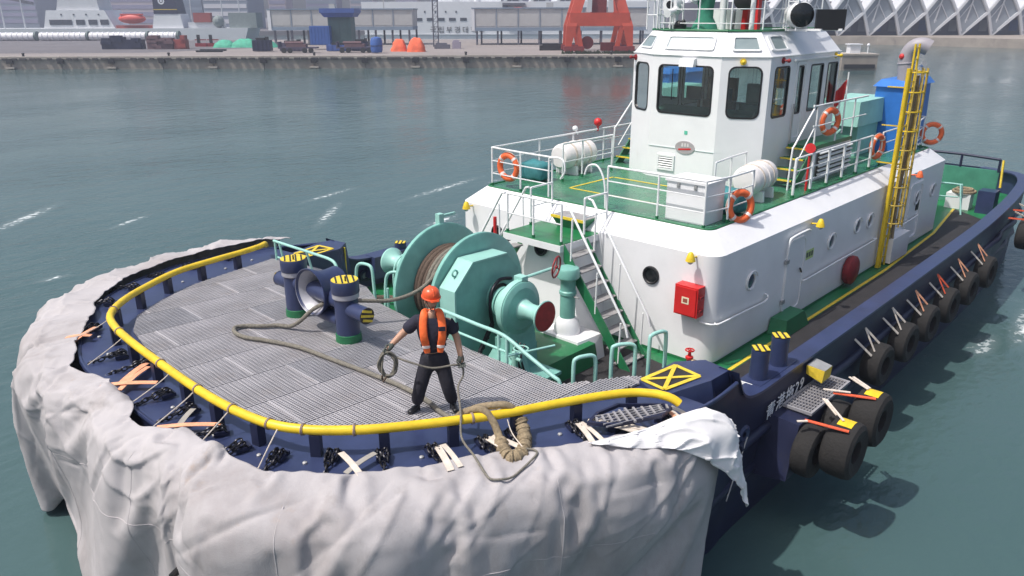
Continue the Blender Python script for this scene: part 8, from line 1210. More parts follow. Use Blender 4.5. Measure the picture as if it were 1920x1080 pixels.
# white flap lying over the port end
FL = [[(6.05, 5.22, 1.52), (5.3, 5.55, 1.55), (4.7, 5.72, 1.6), (4.3, 5.86, 1.62), (4.02, 5.92, 1.5)],
      [(5.9, 5.42, 1.5), (5.2, 5.78, 1.56), (4.65, 5.98, 1.62), (4.2, 6.1, 1.58), (3.86, 6.06, 1.36)],
      [(5.6, 5.68, 1.44), (5.1, 5.98, 1.46), (4.6, 6.2, 1.44), (4.15, 6.28, 1.38), (3.76, 6.14, 1.15)],
      [(5.3, 5.9, 1.4), (5.0, 6.1, 1.36), (4.55, 6.3, 1.2), (4.15, 6.36, 1.1), (3.74, 6.2, .9)],
      [(5.1, 6.05, 1.34), (4.85, 6.2, 1.2), (4.4, 6.36, .95), (4.1, 6.4, .85), (3.72, 6.26, .6)],
      [(4.75, 6.24, 1.15), (4.45, 6.36, .9), (4.1, 6.44, .5), (3.9, 6.46, .15), (3.7, 6.4, -.02)]]
G = [[V(p) for p in row] for row in FL]; mb = MB(); A_, B_ = 60, 50
for i in range(A_):
    for j in range(B_):
        c_ = [cr(row, j/(B_-1)) for row in G]; p = cr(c_, i/(A_-1))
        p = p+V((.3, .7, .6))*(.05*noise.noise((p.x*3, p.y*3, p.z*3))+.07*math.exp(-9*abs(noise.noise((p.x*2.6+p.z, p.y*2, p.z*2.2))))+.04*math.exp(-9*abs(noise.noise((p.x*1.5, p.y*4+p.x*2, p.z*4))))-.03)+V((0, .02, .07*(1-j/B_)))
        mb.v.append(p)
for i in range(A_-1):
    for j in range(B_-1): mb.f.append((i*B_+j, (i+1)*B_+j, (i+1)*B_+j+1, i*B_+j+1))
fw = part('cloth_flap', mb, cloth2, None, 70); tag(fw, 'crumpled bright white cloth flap hanging at the port end of the grey tarpaulin', 'cloth')
m_ = fw.modifiers.new('thickness', 'SOLIDIFY'); m_.thickness = .012

# chains and webbing straps that hold the bow fenders
CH = [((8.98, -3.25), (9.37, -2.96)), ((9.12, -1.71), (9.66, -1.87)), ((9.0, -1.08), (9.6, -1.25)), ((9.21, .14), (9.75, .1)), ((9.18, .84), (9.72, .8)), ((9.18, 1.68), (9.6, 1.5)), ((9.19, 2.24), (9.55, 2.2)), ((8.96, 2.74), (9.3, 2.9)), ((8.49, 3.19), (8.8, 3.45)), ((8.06, 3.61), (8.3, 3.98)), ((7.54, 3.94), (7.7, 4.35)), ((6.94, 4.24), (7.1, 4.65)), ((6.51, 4.36), (6.7, 4.85)), ((5.76, 4.78), (5.95, 5.2)), ((5.2, 5.05), (5.35, 5.45)), ((4.61, 5.4), (4.7, 5.7)), ((8.3, -4.4), (8.75, -4.7)), ((7.6, -5.0), (7.95, -5.4)), ((6.9, -5.4), (7.1, -5.8)), ((6.1, -5.7), (6.2, -6.05)), ((5.2, -5.85), (5.25, -6.2))]
cgroup = thing
for i, (a, b) in enumerate(CH):
    z0_, z1_ = zg(a[0])-.02, zg(b[0])-.16
    P = spline([(a[0]-(b[0]-a[0])*.15, a[1]-(b[1]-a[1])*.15, z0_+.02), (a[0], a[1], z0_+.09), (a[0]+(b[0]-a[0])*.35, a[1]+(b[1]-a[1])*.35, z0_+.04), (a[0]+(b[0]-a[0])*.75, a[1]+(b[1]-a[1])*.75, z0_+.0), (b[0], b[1], z1_+.02), (b[0]*1.01, b[1]*1.02, z1_-.25)], 4)
    mb = MB(); rr = random.Random(i); L_ = 0; last = None; k = 0
    for q in spline(P, 3):
        if last is not None and (q-last).length < .068: continue
        if last is not None:
            t = (q-last).normalized(); sd = V((-t.y, t.x, 0)).normalized()
            for off in ((-.045, .05) if k < 5 else (0,)):
                c = (q+last)/2+sd*(off+rr.uniform(-.012, .012))+V((0, 0, rr.uniform(0, .015)))
                w_ = sd if k % 2 else V((0, 0, 1)); lk_ = [c+t*.052*math.cos(a)+w_*.03*math.sin(a) for a in [R_(36*m) for m in range(10)]]
                mb.tube(lk_, .0125, 5, True)
        last = q; k += 1
    ch = part('fender_chain', mb, chain_m, tug, 60); ch['kind'] = 'stuff'
    part('chain_lug', MB().cbox((a[0], a[1], z0_+.02), .2, .16, .05, math.atan2(b[1]-a[1], b[0]-a[0])), navydk, tug)
def strap(p0, p1, w, m_, sag=.02):
    p0, p1 = V(p0), V(p1); d = (p1-p0); sdv = V((0, 0, 1)).cross(d).normalized()*w/2; mb = MB(); N = 8
    for k in range(N+1):
        t = k/N; c = p0+d*t+V((0, 0, sag*math.sin(t*math.pi)))
        mb.v += [c-sdv, c+sdv, c+sdv-V((0, 0, .008)), c-sdv-V((0, 0, .008))]
    for k in range(N):
        for j in range(4): mb.f.append((4*k+j, 4*k+(j+1) % 4, 4*k+4+(j+1) % 4, 4*k+4+j))
    return part('fender_strap', mb, m_, tug)
zs = lambda x, k=0: zg(x)+k
for a, b, m_, w in (((9.0, -3.1), (9.55, -2.7), strap_o, .09), ((9.2, -2.75), (9.5, -3.05), strap_o, .09), ((9.02, -1.0), (9.62, -.55), strap_o, .1), ((9.2, -.2), (9.8, -.75), strap_o, .1), ((9.05, -.85), (9.66, -.4), strap_o, .08),
                    ((9.2, .95), (9.6, 1.3), mat('grey_webbing', (.33, .31, .28), .9, var=.2), .08), ((9.15, 1.62), (9.75, 1.05), strap_o, .09), ((8.45, 3.3), (8.55, 3.85), strap_w, .08), ((8.15, 3.6), (8.65, 3.68), MATS['grey_webbing'], .08), ((7.5, 4.0), (7.72, 4.5), strap_w, .09), ((7.42, 4.02), (7.58, 4.52), strap_w, .07),
                    ((6.9, 4.28), (6.95, 4.85), strap_w, .1), ((6.83, 4.3), (6.72, 4.88), strap_w, .09), ((5.75, 4.85), (5.98, 5.3), strap_w, .08), ((5.7, 4.86), (5.85, 5.38), strap_w, .07), ((5.6, 4.9), (5.3, 5.55), strap_w, .1), ((5.52, 4.95), (5.15, 5.62), strap_w, .09),
                    ((4.5, 5.42), (4.62, 5.78), strap_w, .08), ((4.42, 5.45), (4.45, 5.82), strap_w, .08), ((4.55, 5.5), (4.7, 5.78), strap_o, .06)):
    strap((a[0], a[1], zs(a[0], .07)), (b[0], b[1], zs(b[0], .03)), w, m_)
for k, (i, L) in enumerate(((44, .75), (52, .6), (62, .7), (72, .55), (80, .5), (66, .65))):
    p = pp[i]; o = outward(i, pp); part('lashing_cord', MB().tube(spline([p+V((0, 0, .02)), p+o*.2+V((0, 0, -.1)), p+o*L+V((.0, .0, -.3))], 4), .008, 5), strap_w, tug)
# grating step beyond the port rail, corner of the fore deck
gs = part('step_grate', ringplate([(5.05, 4.98), (5.45, 4.92), (5.75, 5.0), (5.55, 5.3), (4.9, 5.62), (4.62, 5.6), (4.6, 5.45)], [(5.05, 5.02), (5.43, 4.96), (5.68, 5.02), (5.52, 5.27), (4.9, 5.57), (4.66, 5.56), (4.64, 5.46)], lambda u, v, t: V((u, v, 1.68+t)), -.05, .0), navydk, tug)
for k in range(11):
    f = k/10; a = V((4.68+.95*f, 5.5-.48*f, 1.675)); b = a+V((.12*(1-abs(2*f-1))+.02, .06+.12*(1-abs(2*f-1))+.02, 0)); c_ = a-V((.06, .12*(1-abs(2*f-1)), 0)); part('grate_bar', MB().beam(c_, b, .03, .03, (0, 0, 1)), galvb, gs)
mb = MB()
for k in range(5): mb.beam((4.66+.03*k, 5.44+.04*k, 1.672), (5.55+.03*k, 4.98+.07*k, 1.672), .012, .02, (0, 0, 1))
part('cross_bar', mb, galvb, gs)
for p in ((5.4, 5.2), (4.75, 5.5)): part('step_bracket', MB().cbox((p[0], p[1], 1.55), .12, .12, .22), navydk, gs)
# starboard deck hoops of webbing over yellow mark omitted; deck bolts
mb = MB(); bl = None
for i in range(8, len(pp)-8, 7):
    o = outward(i, pp); q = pp[i]+o*.22; q.z = zg(q.x)-.05
    if bl is None: bl = part('deck_bolt', MB().lathe([(.03, 0), (.03, .02), (.015, .03)], q, (0, 0, 1), 8), steel, tug, 40); b0 = WL[bl.name]
    else: inst(bl, 'deck_bolt', tug, q)

# ------------------------------------------------------------------ tyre fenders
def tyre_mb(R, r0, w):
    mb = MB().lathe([(r0, -w*.42), (R*.8, -w/2), (R*.95, -w*.42), (R, -w*.25), (R, w*.25), (R*.95, w*.42), (R*.8, w/2), (r0, w*.42), (r0*.95, 0), (r0, -w*.42)], (0, 0, 0), (0, 1, 0), 36, False)
    return mb
def big_tyre(label, loc, marks):
    t = thing('tyre_fender', label, 'tyre fender', (0, 0, 0), 'outer tyre fenders beside the boarding grate')
    part('tyre', tyre_mb(.5, .2, .5), tyre_m, t, 35)
    mb = MB(); N = 6; w = .2
    for k in range(N+1):
        a = R_(72+5*k); 
        for y in (-.12, .12): mb.v.append(V((math.cos(a)*.507, y, math.sin(a)*.507)))
    mb.f = [(2*k, 2*k+1, 2*k+3, 2*k+2) for k in range(N)]
    part('yellow_mark', mb, yellow, t)
    for (p0, p1, m_, w) in marks:
        p0, p1 = V(p0), V(p1); part('strap', MB().beam(p0, p1, w, .015, (0, 0, 1)), m_, t)
    t.location = loc; return t
big_tyre('nearest outer tyre fender with a yellow mark and orange strap beside the boarding grate', (.95, 6.75, -.12), [((.42, -.55, .5), (.25, .12, .47), strap_r, .07), ((.55, -.62, .5), (.42, -.5, .5), strap_w, .05), ((-.3, -.55, .62), (-.05, -.2, .53), strap_w, .05), ((-.3, -.5, .62), (.05, -.05, .52), strap_w, .04)])
big_tyre('outer tyre fender behind the nearest one with a yellow mark on its tread', (-.2, 6.75, -.0), [((.42, -.55, .45), (.2, .1, .48), strap_r, .07), ((.5, -.7, .5), (.3, -.3, .5), strap_w, .05), ((-.35, -.5, .5), (-.05, -.1, .52), strap_w, .05), ((-.3, -.55, .5), (.03, -.1, .53), strap_w, .04)])
def hull_tyre(label, loc, R, w, cs_, rz=0, grp='tyre fenders along the port side'):
    t = thing('tyre_fender', label, 'tyre fender', (0, 0, 0), grp)
    part('tyre', tyre_mb(R, R*.45, w), tyre_m, t, 35)
    for (p0, p1, m_) in cs_: part('strap', MB().beam(p0, p1, .05, .012, (0, 1, 0)), m_, t)
    t.location = loc; t.rotation_euler = (0, 0, rz); return t
hull_tyre('dark inner tyre fender against the hull inboard of the nearest marked tyre', (1.2, 6.28, -.25), .45, .35, [], 0, 'inner tyre fenders beside the boarding grate')
hull_tyre('dark inner tyre fender against the hull under the boarding grate', (.1, 6.3, -.2), .45, .35, [], 0, 'inner tyre fenders beside the boarding grate')
ordn = ['first', 'second', 'third', 'fourth', 'fifth', 'sixth']
for k, x in enumerate((-3.15, -4.75, -6.3, -7.95, -9.7, -11.6)):
    c1 = (strap_w, strap_w, strap_o, strap_r, strap_o, strap_o)[k]
    nm = ('pale', 'white', 'pinkish', 'red', 'faded pink', 'pale orange')[k]
    hull_tyre('%s tyre from the bow along the port side, hung on %s straps' % (ordn[k], nm), (x, 5.86, -.25), .46, .42, [((.3, -.24, .83), (.0, -.02, .46), c1), ((.3, -.24, .83), (.3, .02, .38), c1), ((.72, -.26, .7), (.38, .0, .3), strap_w)], R_(-3))
for k, (x, y) in enumerate(((-15.2, 6.1), (-16.5, 5.95))):
    hull_tyre(('forward one of the two far aft tyres with red straps near the stern', 'aftmost of the two far tyres with red straps near the stern')[k], (x, y, .15), .48, .5, [((.5, -.5, .55), (.1, .2, .5), strap_r), ((-.3, -.5, .6), (0, 0, .5), strap_w)], 0, 'aft tyre fenders')

# ------------------------------------------------------------------ life rings, rafts, bags, locker
def life_ring(label, loc, rot, m_=orange):
    t = thing('life_ring', label, 'life ring', (0, 0, 0), 'life rings on the tug rails')
    part('ring', MB().torus((0, 0, 0), (1, 0, 0), .285, .075, 30, 10), m_, t, 60)
    for a in (45, 135, 225, 315):
        c = V((0, math.cos(R_(a))*.285, math.sin(R_(a))*.285)); d = V((0, -math.sin(R_(a)), math.cos(R_(a))))
        part('band', MB().cyl(c-d*.03, c+d*.03, .08, seg=12), reflm, t, 40)
    part('grab_line', MB().torus((0, 0, 0), (1, 0, 0), .37, .009, 36, 5), strap_w, t, 60)
    t.location = loc; t.rotation_euler = rot; return t
lr = life_ring('orange life ring hung on the forward starboard rail of the boat deck', (-.66, -2.55, HB+.52), (0, 0, 0))
life_ring('bright orange life ring leaning on the port rail beside the white locker', (-1.62, 3.17, HB+.3), (0, -.12, R_(68)))
life_ring('orange life ring on the raised stair rail next to the wheelhouse', (-7.3, 2.56, 4.12), (0, 0, R_(70)))
life_ring('orange life ring half hidden behind the yellow ladder', (-9.7, 3.02, HB+.55), (0, 0, R_(80)))
life_ring('orange life ring at the aft end rail behind the blue funnel', (-14.3, 3.1, HB+.42), (0, 0, R_(35)))
life_ring('dark red life ring inside the aft rail beside the funnel', (-14.3, 2.2, HB+.4), (0, 0, R_(20)), dkred)
def raft(label, loc, rz):
    t = thing('life_raft', label, 'life raft canister', (0, 0, 0), 'life raft canisters on the boat deck')
    part('canister', MB().lathe([(.02, -.68), (.26, -.66), (.33, -.58), (.345, -.5), (.345, -.03), (.37, -.03), (.37, .03), (.345, .03), (.345, .5), (.33, .58), (.26, .66), (.02, .68)], (0, 0, .48), (1, 0, 0), 28), raft_m, t, 40)
    for x in (-.3, .3):
        part('strap', MB().lathe([(.35, -.03), (.36, -.03), (.36, .03), (.35, .03)], (x, 0, .48), (1, 0, 0), 28), strap_w, t, 40)
        part('cradle', MB().hexa([(x-.04, -.36, 0), (x+.04, -.36, 0), (x+.04, .36, 0), (x-.04, .36, 0)], [(x-.04, -.34, .24), (x+.04, -.34, .24), (x+.04, .34, .24), (x-.04, .34, .24)]), white2, t)
    t.location = loc; t.rotation_euler = (0, 0, rz); return t
raft('white life raft canister on the starboard side of the boat deck', (-3.35, -2.65, HB), 0)
raft('white life raft canister on the port side of the boat deck beside the grille', (-3.75, 2.4, HB), R_(6))
def bag(label, c, s):
    mb = MB()
    mb.sphere(c, 1, 22, 14); 
    for i, p in enumerate(mb.v):
        q = p-V(c); e = .45; q = V([math.copysign(abs(k)**e, k) for k in q]); q = V((q.x*s[0], q.y*s[1], q.z*s[2])); q += q.normalized()*(.06*noise.noise((q.x*6+c[0], q.y*6, q.z*6))); mb.v[i] = V(c)+q
    o = part('canvas_bag', mb, bagm, None, 60); return tag(o, label, 'canvas cover', 'blue green canvas covers on the boat deck')
bag('blue green canvas cover beside the starboard life ring', (-1.9, -2.75, HB+.24), (.3, .4, .24))
bag('blue green canvas cover behind the port life ring', (-2.15, 2.62, HB+.26), (.32, .36, .26))
lk = thing('deck_locker', 'large white steel locker at the front port corner of the boat deck', 'locker', (-1.1, 2.4, HB))
part('locker_body', MB().box(-1.45, -.72, 1.95, 2.88, HB, HB+.82), white, lk); part('locker_lid', MB().box(-1.48, -.69, 1.92, 2.91, HB+.822, HB+.87), white, lk)
for y in (2.2, 2.6): part('hasp', MB().box(-.718, -.69, y, y+.06, HB+.7, HB+.8), steel, lk)

# ------------------------------------------------------------------ seaman
NF = V((.65, .76, 0)).normalized()      # the way he faces
NL = V((-.76, .65, 0)).normalized()     # his left (right in the picture)
man = thing('person', 'person in orange helmet and life vest with dark clothes handling rope on the grating', 'person', (6.78, 3.16, 1.58))
def skinned(name, joints, links, m_, sub=2, parent=man):
    idx = {k: i for i, k in enumerate(joints)}; me = bpy.data.meshes.new(name)
    me.from_pydata([tuple(joints[k][0]-wl(parent)) for k in joints], [(idx[a], idx[b]) for a, b in links], [])
    o = bpy.data.objects.new(name, me); COL.objects.link(o); o.parent = parent; me.materials.append(m_)
    md = o.modifiers.new('skin', 'SKIN'); md.use_smooth_shade = True
    for i, k in enumerate(joints):
        r = joints[k][1]; me.skin_vertices[0].data[i].radius = r if hasattr(r, '__len__') else (r, r)
    me.skin_vertices[0].data[0].use_root = True
    s_ = o.modifiers.new('sub', 'SUBSURF'); s_.levels = s_.render_levels = sub
    WL[o.name] = wl(parent); return o
def J(p, f=0., l=0., z=0.): return V(p)+(NF+V((0, 0, .57)))*f+NL*l+V((0, 0, z))
pel = J((6.782, 3.158, 2.36), -.03); wst = J((6.781, 3.159, 2.56), -.02); chs = J((6.782, 3.158, 2.82), -.0); nck = J((6.785, 3.156, 2.99), .03); hdb = J((6.787, 3.154, 3.07), .05)
shA = J((6.945, 3.02, 2.93), 0); elA = J((7.099, 2.887, 2.74), .02); wrA = J((7.191, 2.809, 2.60), .12); haA = J((7.244, 2.763, 2.50), .16)
shB = J((6.62, 3.3, 2.915), 0); elB = J((6.539, 3.366, 2.66), .0); wrB = J((6.511, 3.39, 2.39), .1); haB = J((6.504, 3.396, 2.27), .12)
hiA = J((6.86, 3.09, 2.3), -.02); knA = J((6.94, 3.02, 1.93), .05); anA = J((6.98, 2.985, 1.66), -.02)
hiB = J((6.70, 3.23, 2.3), -.02); knB = J((6.65, 3.27, 1.93), .05); anB = J((6.6, 3.315, 1.66), -.02)
gz = 1.585
anA.z = gz+.1; anB.z = gz+.09
body = skinned('body', {'pel': (pel, (.15, .11)), 'wst': (wst, (.13, .1)), 'chs': (chs, (.15, .11)), 'nck': (nck, .06), 'hdb': (hdb, .062), 'shA': (shA, .065), 'elA': (elA, .054), 'wrA': (wrA, .039), 'shB': (shB, .065), 'elB': (elB, .054), 'wrB': (wrB, .039), 'haA': (haA, .034), 'haB': (haB, .034)},
    [('pel', 'wst'), ('wst', 'chs'), ('chs', 'nck'), ('nck', 'hdb'), ('chs', 'shA'), ('shA', 'elA'), ('elA', 'wrA'), ('wrA', 'haA'), ('chs', 'shB'), ('shB', 'elB'), ('elB', 'wrB'), ('wrB', 'haB')], skin)
slA = shA.lerp(elA, .8); slB = shB.lerp(elB, .75)
skinned('shirt', {'wst': (wst-V((0, 0, .1)), (.175, .135)), 'w2': (wst+V((0, 0, .07)), (.18, .135)), 'chs': (chs, (.2, .145)), 'nck': (nck-V((0, 0, .03)), .08), 'shA': (shA, .1), 'slA': (slA, .09), 'shB': (shB, .1), 'slB': (slB, .09)},
    [('wst', 'w2'), ('w2', 'chs'), ('chs', 'nck'), ('chs', 'shA'), ('shA', 'slA'), ('chs', 'shB'), ('shB', 'slB')], shirt)
skinned('trousers', {'pel': (pel+V((0, 0, .06)), (.18, .14)), 'top': (wst-V((0, 0, .04)), (.168, .132)), 'hiA': (hiA, .12), 'knA': (knA, .1), 'anA': (anA, .09), 'hiB': (hiB, .12), 'knB': (knB, .098), 'anB': (anB, .09)},
    [('pel', 'top'), ('pel', 'hiA'), ('hiA', 'knA'), ('knA', 'anA'), ('pel', 'hiB'), ('hiB', 'knB'), ('knB', 'anB')], trous)
for an, ang in ((anA, -38), (anB, 12)):
    d = Matrix.Rotation(R_(ang), 3, 'Z') @ NF; b = V((an.x, an.y, gz))
    skinned('boot', {'hl': (b-d*.06+V((0, 0, .05)), .048), 'an': (b+V((0, 0, .1)), .058), 'ml': (b+d*.09+V((0, 0, .042)), (.05, .042)), 'to': (b+d*.18+V((0, 0, .035)), (.044, .035))}, [('hl', 'an'), ('hl', 'ml'), ('ml', 'to')], blacks)
# head, face, helmet
LOOK = (NF*.9+NL*.34+V((0, 0, -.16))).normalized(); HX = V((-LOOK.y, LOOK.x, 0)).normalized(); HU = LOOK.cross(HX)*-1
if HU.z < 0: HU = -HU
hc = J((6.788, 3.155, 3.2), .07)
hm = Matrix((( HX.x, LOOK.x, HU.x), (HX.y, LOOK.y, HU.y), (HX.z, LOOK.z, HU.z))).to_4x4(); hm.translation = hc
mb = MB().sphere((0, 0, 0), 1, 24, 16)
for i, q in enumerate(mb.v):
    x, y, z = q; w = .078*(1-.22*max(0, -z)**1.5); dpt = .1 if y < 0 else .092*(1-.05*max(0, -z))
    mb.v[i] = V((x*w, y*dpt-(.012*max(0, -z) if y < 0 else 0)+(.014*max(0, -z-.3)), z*.118))
head = part('head', mb.xf(hm), skin, body, 60)
def hp(x, y, z): return hm @ V((x, y, z))
part('nose', MB().hexa([hp(-.016, .085, -.03), hp(.016, .085, -.03), hp(.012, .112, -.028), hp(-.012, .112, -.028)], [hp(-.008, .088, .02), hp(.008, .088, .02), hp(.006, .096, .018), hp(-.006, .096, .018)]), skin, head, 60)
for s in (-1, 1):
    part('ear', MB().sphere(hp(s*.08, -.005, -.01), .025, 8, 6, (.6, .8, 1.2)), skin, head, 60)
    part('eye', MB().sphere(hp(s*.03, .084, .02), .011, 8, 6), blacks, head, 60)
part('mouth', MB().beam(hp(-.024, .089, -.058), hp(.024, .089, -.058), .008, .01), dkred, head)
part('hair', MB().sphere(hp(0, -.022, .02), 1, 18, 12, (.084, .09, .1)), blacks, head, 60)
hl = part('helmet', MB().lathe([(.116, .0), (.118, .01), (.115, .05), (.103, .085), (.077, .115), (.04, .13), (.005, .134)], hp(0, -.012, .055), HU, 32), hatm, body, 60)
part('helmet_brim', MB().tube([hp(math.sin(R_(a))*.118, -.01+math.cos(R_(a))*(.124+.02*max(0, math.cos(R_(a)))), .056) for a in range(0, 360, 12)], .011, 6, True), hatm, hl, 60)
part('helmet_visor', MB().hexa([hp(-.085, .075, .052), hp(.085, .075, .052), hp(.05, .15, .044), hp(-.05, .15, .044)], [hp(-.085, .075, .066), hp(.085, .075, .066), hp(.05, .15, .054), hp(-.05, .15, .054)]), hatm, hl)
part('helmet_ridge', MB().tube(spline([hp(0, .095, .11), hp(0, .045, .178), hp(0, -.065, .18), hp(0, -.115, .11)], 5), .014, 6), hatm, hl, 60)
for s in (-1, 1): part('chin_strap', MB().beam(hp(s*.082, .03, .02), hp(s*.02, .07, -.118), .012, .006), blacks, hl)
# life vest: two quilted lobes and a collar
def lobe(path, w, th):
    P = spline(path, 6); mb = MB(); N = len(P); S = 12
    for i, p in enumerate(P):
        t = (P[min(i+1, N-1)]-P[max(i-1, 0)]).normalized(); f = NF+V((0, 0, .25)); f = (f-t*f.dot(t)).normalized(); x = t.cross(f)
        k = 1-.25*(abs(2*i/(N-1)-1))**4
        for j in range(S):
            a = 2*math.pi*j/S; cx, cy = math.cos(a), math.sin(a)
            mb.v.append(p+x*math.copysign(abs(cx)**.6, cx)*w*k+f*math.copysign(abs(cy)**.7, cy)*th)
    for i in range(N-1):
        for j in range(S): mb.f.append((i*S+j, i*S+(j+1) % S, (i+1)*S+(j+1) % S, (i+1)*S+j))
    mb.f += [tuple(range(S))[::-1], tuple(range((N-1)*S, N*S))]; return mb
vest = None
for s in (-1, 1):
    pth = [nck+NL*s*.07-NF*.07+V((0, 0, .03)), nck+NL*s*.1+NF*.03+V((0, 0, .05)), chs+NL*s*.125+NF*.13+V((0, 0, .1)), chs+NL*s*.12+NF*.165-V((0, 0, .06)), wst+NL*s*.1+NF*.15+V((0, 0, .08)), wst+NL*s*.085+NF*.14-V((0, 0, .03))]
    o = part('vest_lobe', lobe(pth, .052, .027), vestm, man, 60)
    c = wst+NL*s*.098+NF*.153+V((0, 0, .06)); part('reflective_band', lobe([c+V((0, 0, .02)), c, c-V((0, 0, .02))], .055, .029), reflm, o, 60)
    if s > 0: part('vest_patch', MB().cbox(chs+NL*.12+NF*.2+V((0, 0, .06)), .012, .09, .06, math.atan2(NF.y, NF.x)), shirt, o)
part('vest_collar', MB().tube(spline([nck+NL*.1+NF*.02, nck+NL*.08-NF*.09+V((0, 0, .02)), nck-NF*.11+V((0, 0, .02)), nck-NL*.08-NF*.09+V((0, 0, .02)), nck-NL*.1+NF*.02], 5), .035, 8), vestm, man, 60)
part('vest_belt', MB().tube([wst+V((0, 0, .02))+NL*math.cos(R_(a))*.165+NF*math.sin(R_(a))*.135 for a in range(0, 360, 15)], .013, 6, True), blacks, man, 60)
# gloved hands: palm, four fingers and a thumb each
def hand(w, h, curl):
    d = (h-w).normalized(); side = NF.cross(d).normalized(); back = d.cross(side)
    js = {'w': (w-d*.03, .047), 'p': (w+d*.06, (.054, .037)), 'q': (w+d*.11, (.055, .034))}; ln = [('w', 'p'), ('p', 'q')]
    o = skinned('glove', js, ln, glove, 1)
    for k, off in enumerate((-.04, -.013, .013, .04)):
        L = (.04, .046, .044, .036)[k]; b = w+d*.1+side*off
        p1 = b+d*.035; p2 = p1+(d*.5+back*curl*.8).normalized()*L; p3 = p2+(d*-.4+back*curl).normalized()*L*.8
        skinned('finger', {'a': (b, .015), 'b': (p1, .015), 'c': (p2, .014), 'e': (p3, .012)}, [('a', 'b'), ('b', 'c'), ('c', 'e')], glove, 1)
    b = w+d*.04-side*.035; skinned('thumb', {'a': (b, .014), 'b': (b-side*.025+d*.035+back*curl*.02, .013), 'c': (b-side*.01+d*.06+back*curl*.045, .011)}, [('a', 'b'), ('b', 'c')], glove, 1)
hand(wrA, haA, 1); hand(wrB, haB, 1)
# thin messenger line: coil in one hand, across to the other, down over the rail to the eye
gA = haA-V((0, 0, .03)); gB = haB-V((0, 0, .03)); cpts = []
for k in range(5*16):
    a = 2*math.pi*k/16; r = .17+.018*math.sin(k*.9); cpts.append(gA+V((0, 0, -.17))+NL*math.sin(a)*(r*.62+.02*math.sin(k*.33))+V((0, 0, math.cos(a)*r))+NF*(.02*math.sin(k*.21)+.012*math.sin(k*1.3)))
cpts += [gA+NL*.03, gA+NL*.12-V((0, 0, .08))]
mid = [gA.lerp(gB, .35)+NF*.09-V((0, 0, .0)), gA.lerp(gB, .6)+NF*.08+V((0, 0, .0)), gB-NL*.1+NF*.03+V((0, 0, .0)), gB, gB+NL*.02-V((0, 0, .15))]
mid[0].z = 2.42; mid[1].z = 2.33; mid[2].z = 2.33
ln_ = cpts+mid+[V((6.72, 3.56, 2.06)), V((6.96, 3.85, 1.985)), V((7.14, 4.06, 1.96)), V((7.26, 4.2, 1.76))]+[V((x, y, cloth_top(x, y)+.025)) for x, y in ((7.34, 4.5), (7.42, 4.72), (7.47, 4.9), (7.4, 5.02), (7.24, 5.05), (7.05, 5.04), (6.88, 5.03), (6.74, 5.0), (6.7, 4.92), (6.75, 4.84))]+[V((6.84, 4.82, 1.66))]
tag(part('messenger_line', MB().tube(spline(ln_, 5), .0145, 8), rope_m, None, 60), 'thin grey line coiled in a gloved hand and trailing over the rail onto the tarpaulin', 'rope')
tag(part('coil_tail', MB().tube(spline([gA+V((.05, -.05, -.3)), gA+V((.07, -.06, -.36)), gA+V((.02, -.1, -.44)), gA+V((.08, -.02, -.4)), gA+V((.04, .0, -.34))], 5), .014, 8), rope3, None, 60), 'short brown frayed rope end dangling from the coil in the hand', 'rope')

# ------------------------------------------------------------------ far shore: frame r = right of the view, d = distance away
FW = V((math.cos(_az), math.sin(_az), 0)); RT = V((math.sin(_az), -math.cos(_az), 0)); ORG = V((13.003, 10.526, 0))
BROT = math.atan2(RT.y, RT.x)
def W(r, d, z=0): return ORG+RT*r+FW*d+V((0, 0, z))
def bstruct(name, mb, m, smooth=None): return struct(name, mb.xf(Matrix.Translation(ORG) @ Matrix.Rotation(BROT, 4, 'Z')), m, smooth)
class bg:
    """a thing built in its own axes (x right, y away, z up) and then set down at (r, d, z)"""
    def __init__(s, name, label, cat, r, d, z=0, rot=0, group=None):
        s.t = thing(name, label, cat, (0, 0, 0), group); s.p = (r, d, z, rot)
    def __enter__(s): return s.t
    def __exit__(s, *a):
        r, d, z, rot = s.p; s.t.location = W(r, d, z); s.t.rotation_euler = (0, 0, BROT+R_(rot))
QZ = 0.05
D0 = 132.5
bstruct('quay', MB().box(-190, 42, D0, 215, -4, QZ), quaytop)
def band(r0, r1, d0, d1, z, m, name='quay_road'): return bstruct(name, MB().poly([(r0, d0, z), (r1, d0, z), (r1, d1, z), (r0, d1, z)]), m)
asph = mat('dark_asphalt', (.13, .12, .13), .9, var=.2, scale=.1)
bstruct('quay_road', MB().poly([(-190, 140, QZ+.01), (-66, 146, QZ+.01), (-50, 166, QZ+.01), (-70, 212, QZ+.01), (-190, 212, QZ+.01)]), asph)
# quay face
with bg('quay_wall', 'long weathered concrete quay wall with dark rubber fenders across the water', 'quay wall', 0, D0) as t:
    rr = random.Random(5)
    for k in range(28):
        x0 = -190+8.3*k; part('wall_block', MB().box(x0+.04, x0+8.26, -.35-rr.uniform(0, .04), 0, -3.2, -.28), concrete, t)
        part('coping', MB().box(x0+.03, x0+8.27, -.5-rr.uniform(0, .05), .3, -.28, QZ+.1), mat('pale_concrete', (.37, .33, .29), .9, var=.2, scale=.5, dirt=[((.16, .14, .13), .6, .8, .55)]), t)
        part('fender', MB().box(x0-.5, x0+.5, -.75, -.3, -.95, -.2), black, t)
        if k % 2: part('fender_foot', MB().box(x0-.75, x0+.75, -.95, -.3, -1.75, -1.5), mat('pale_concrete', (.33, .3, .285)), t)
mb = MB(); rr = random.Random(9)
for k in range(150):
    x = -188+1.5*k+rr.uniform(-.3, .3); w = rr.uniform(.35, .6)
    mb.box(x-w, x+w, D0-.7, D0-.45, -.42, -.1)
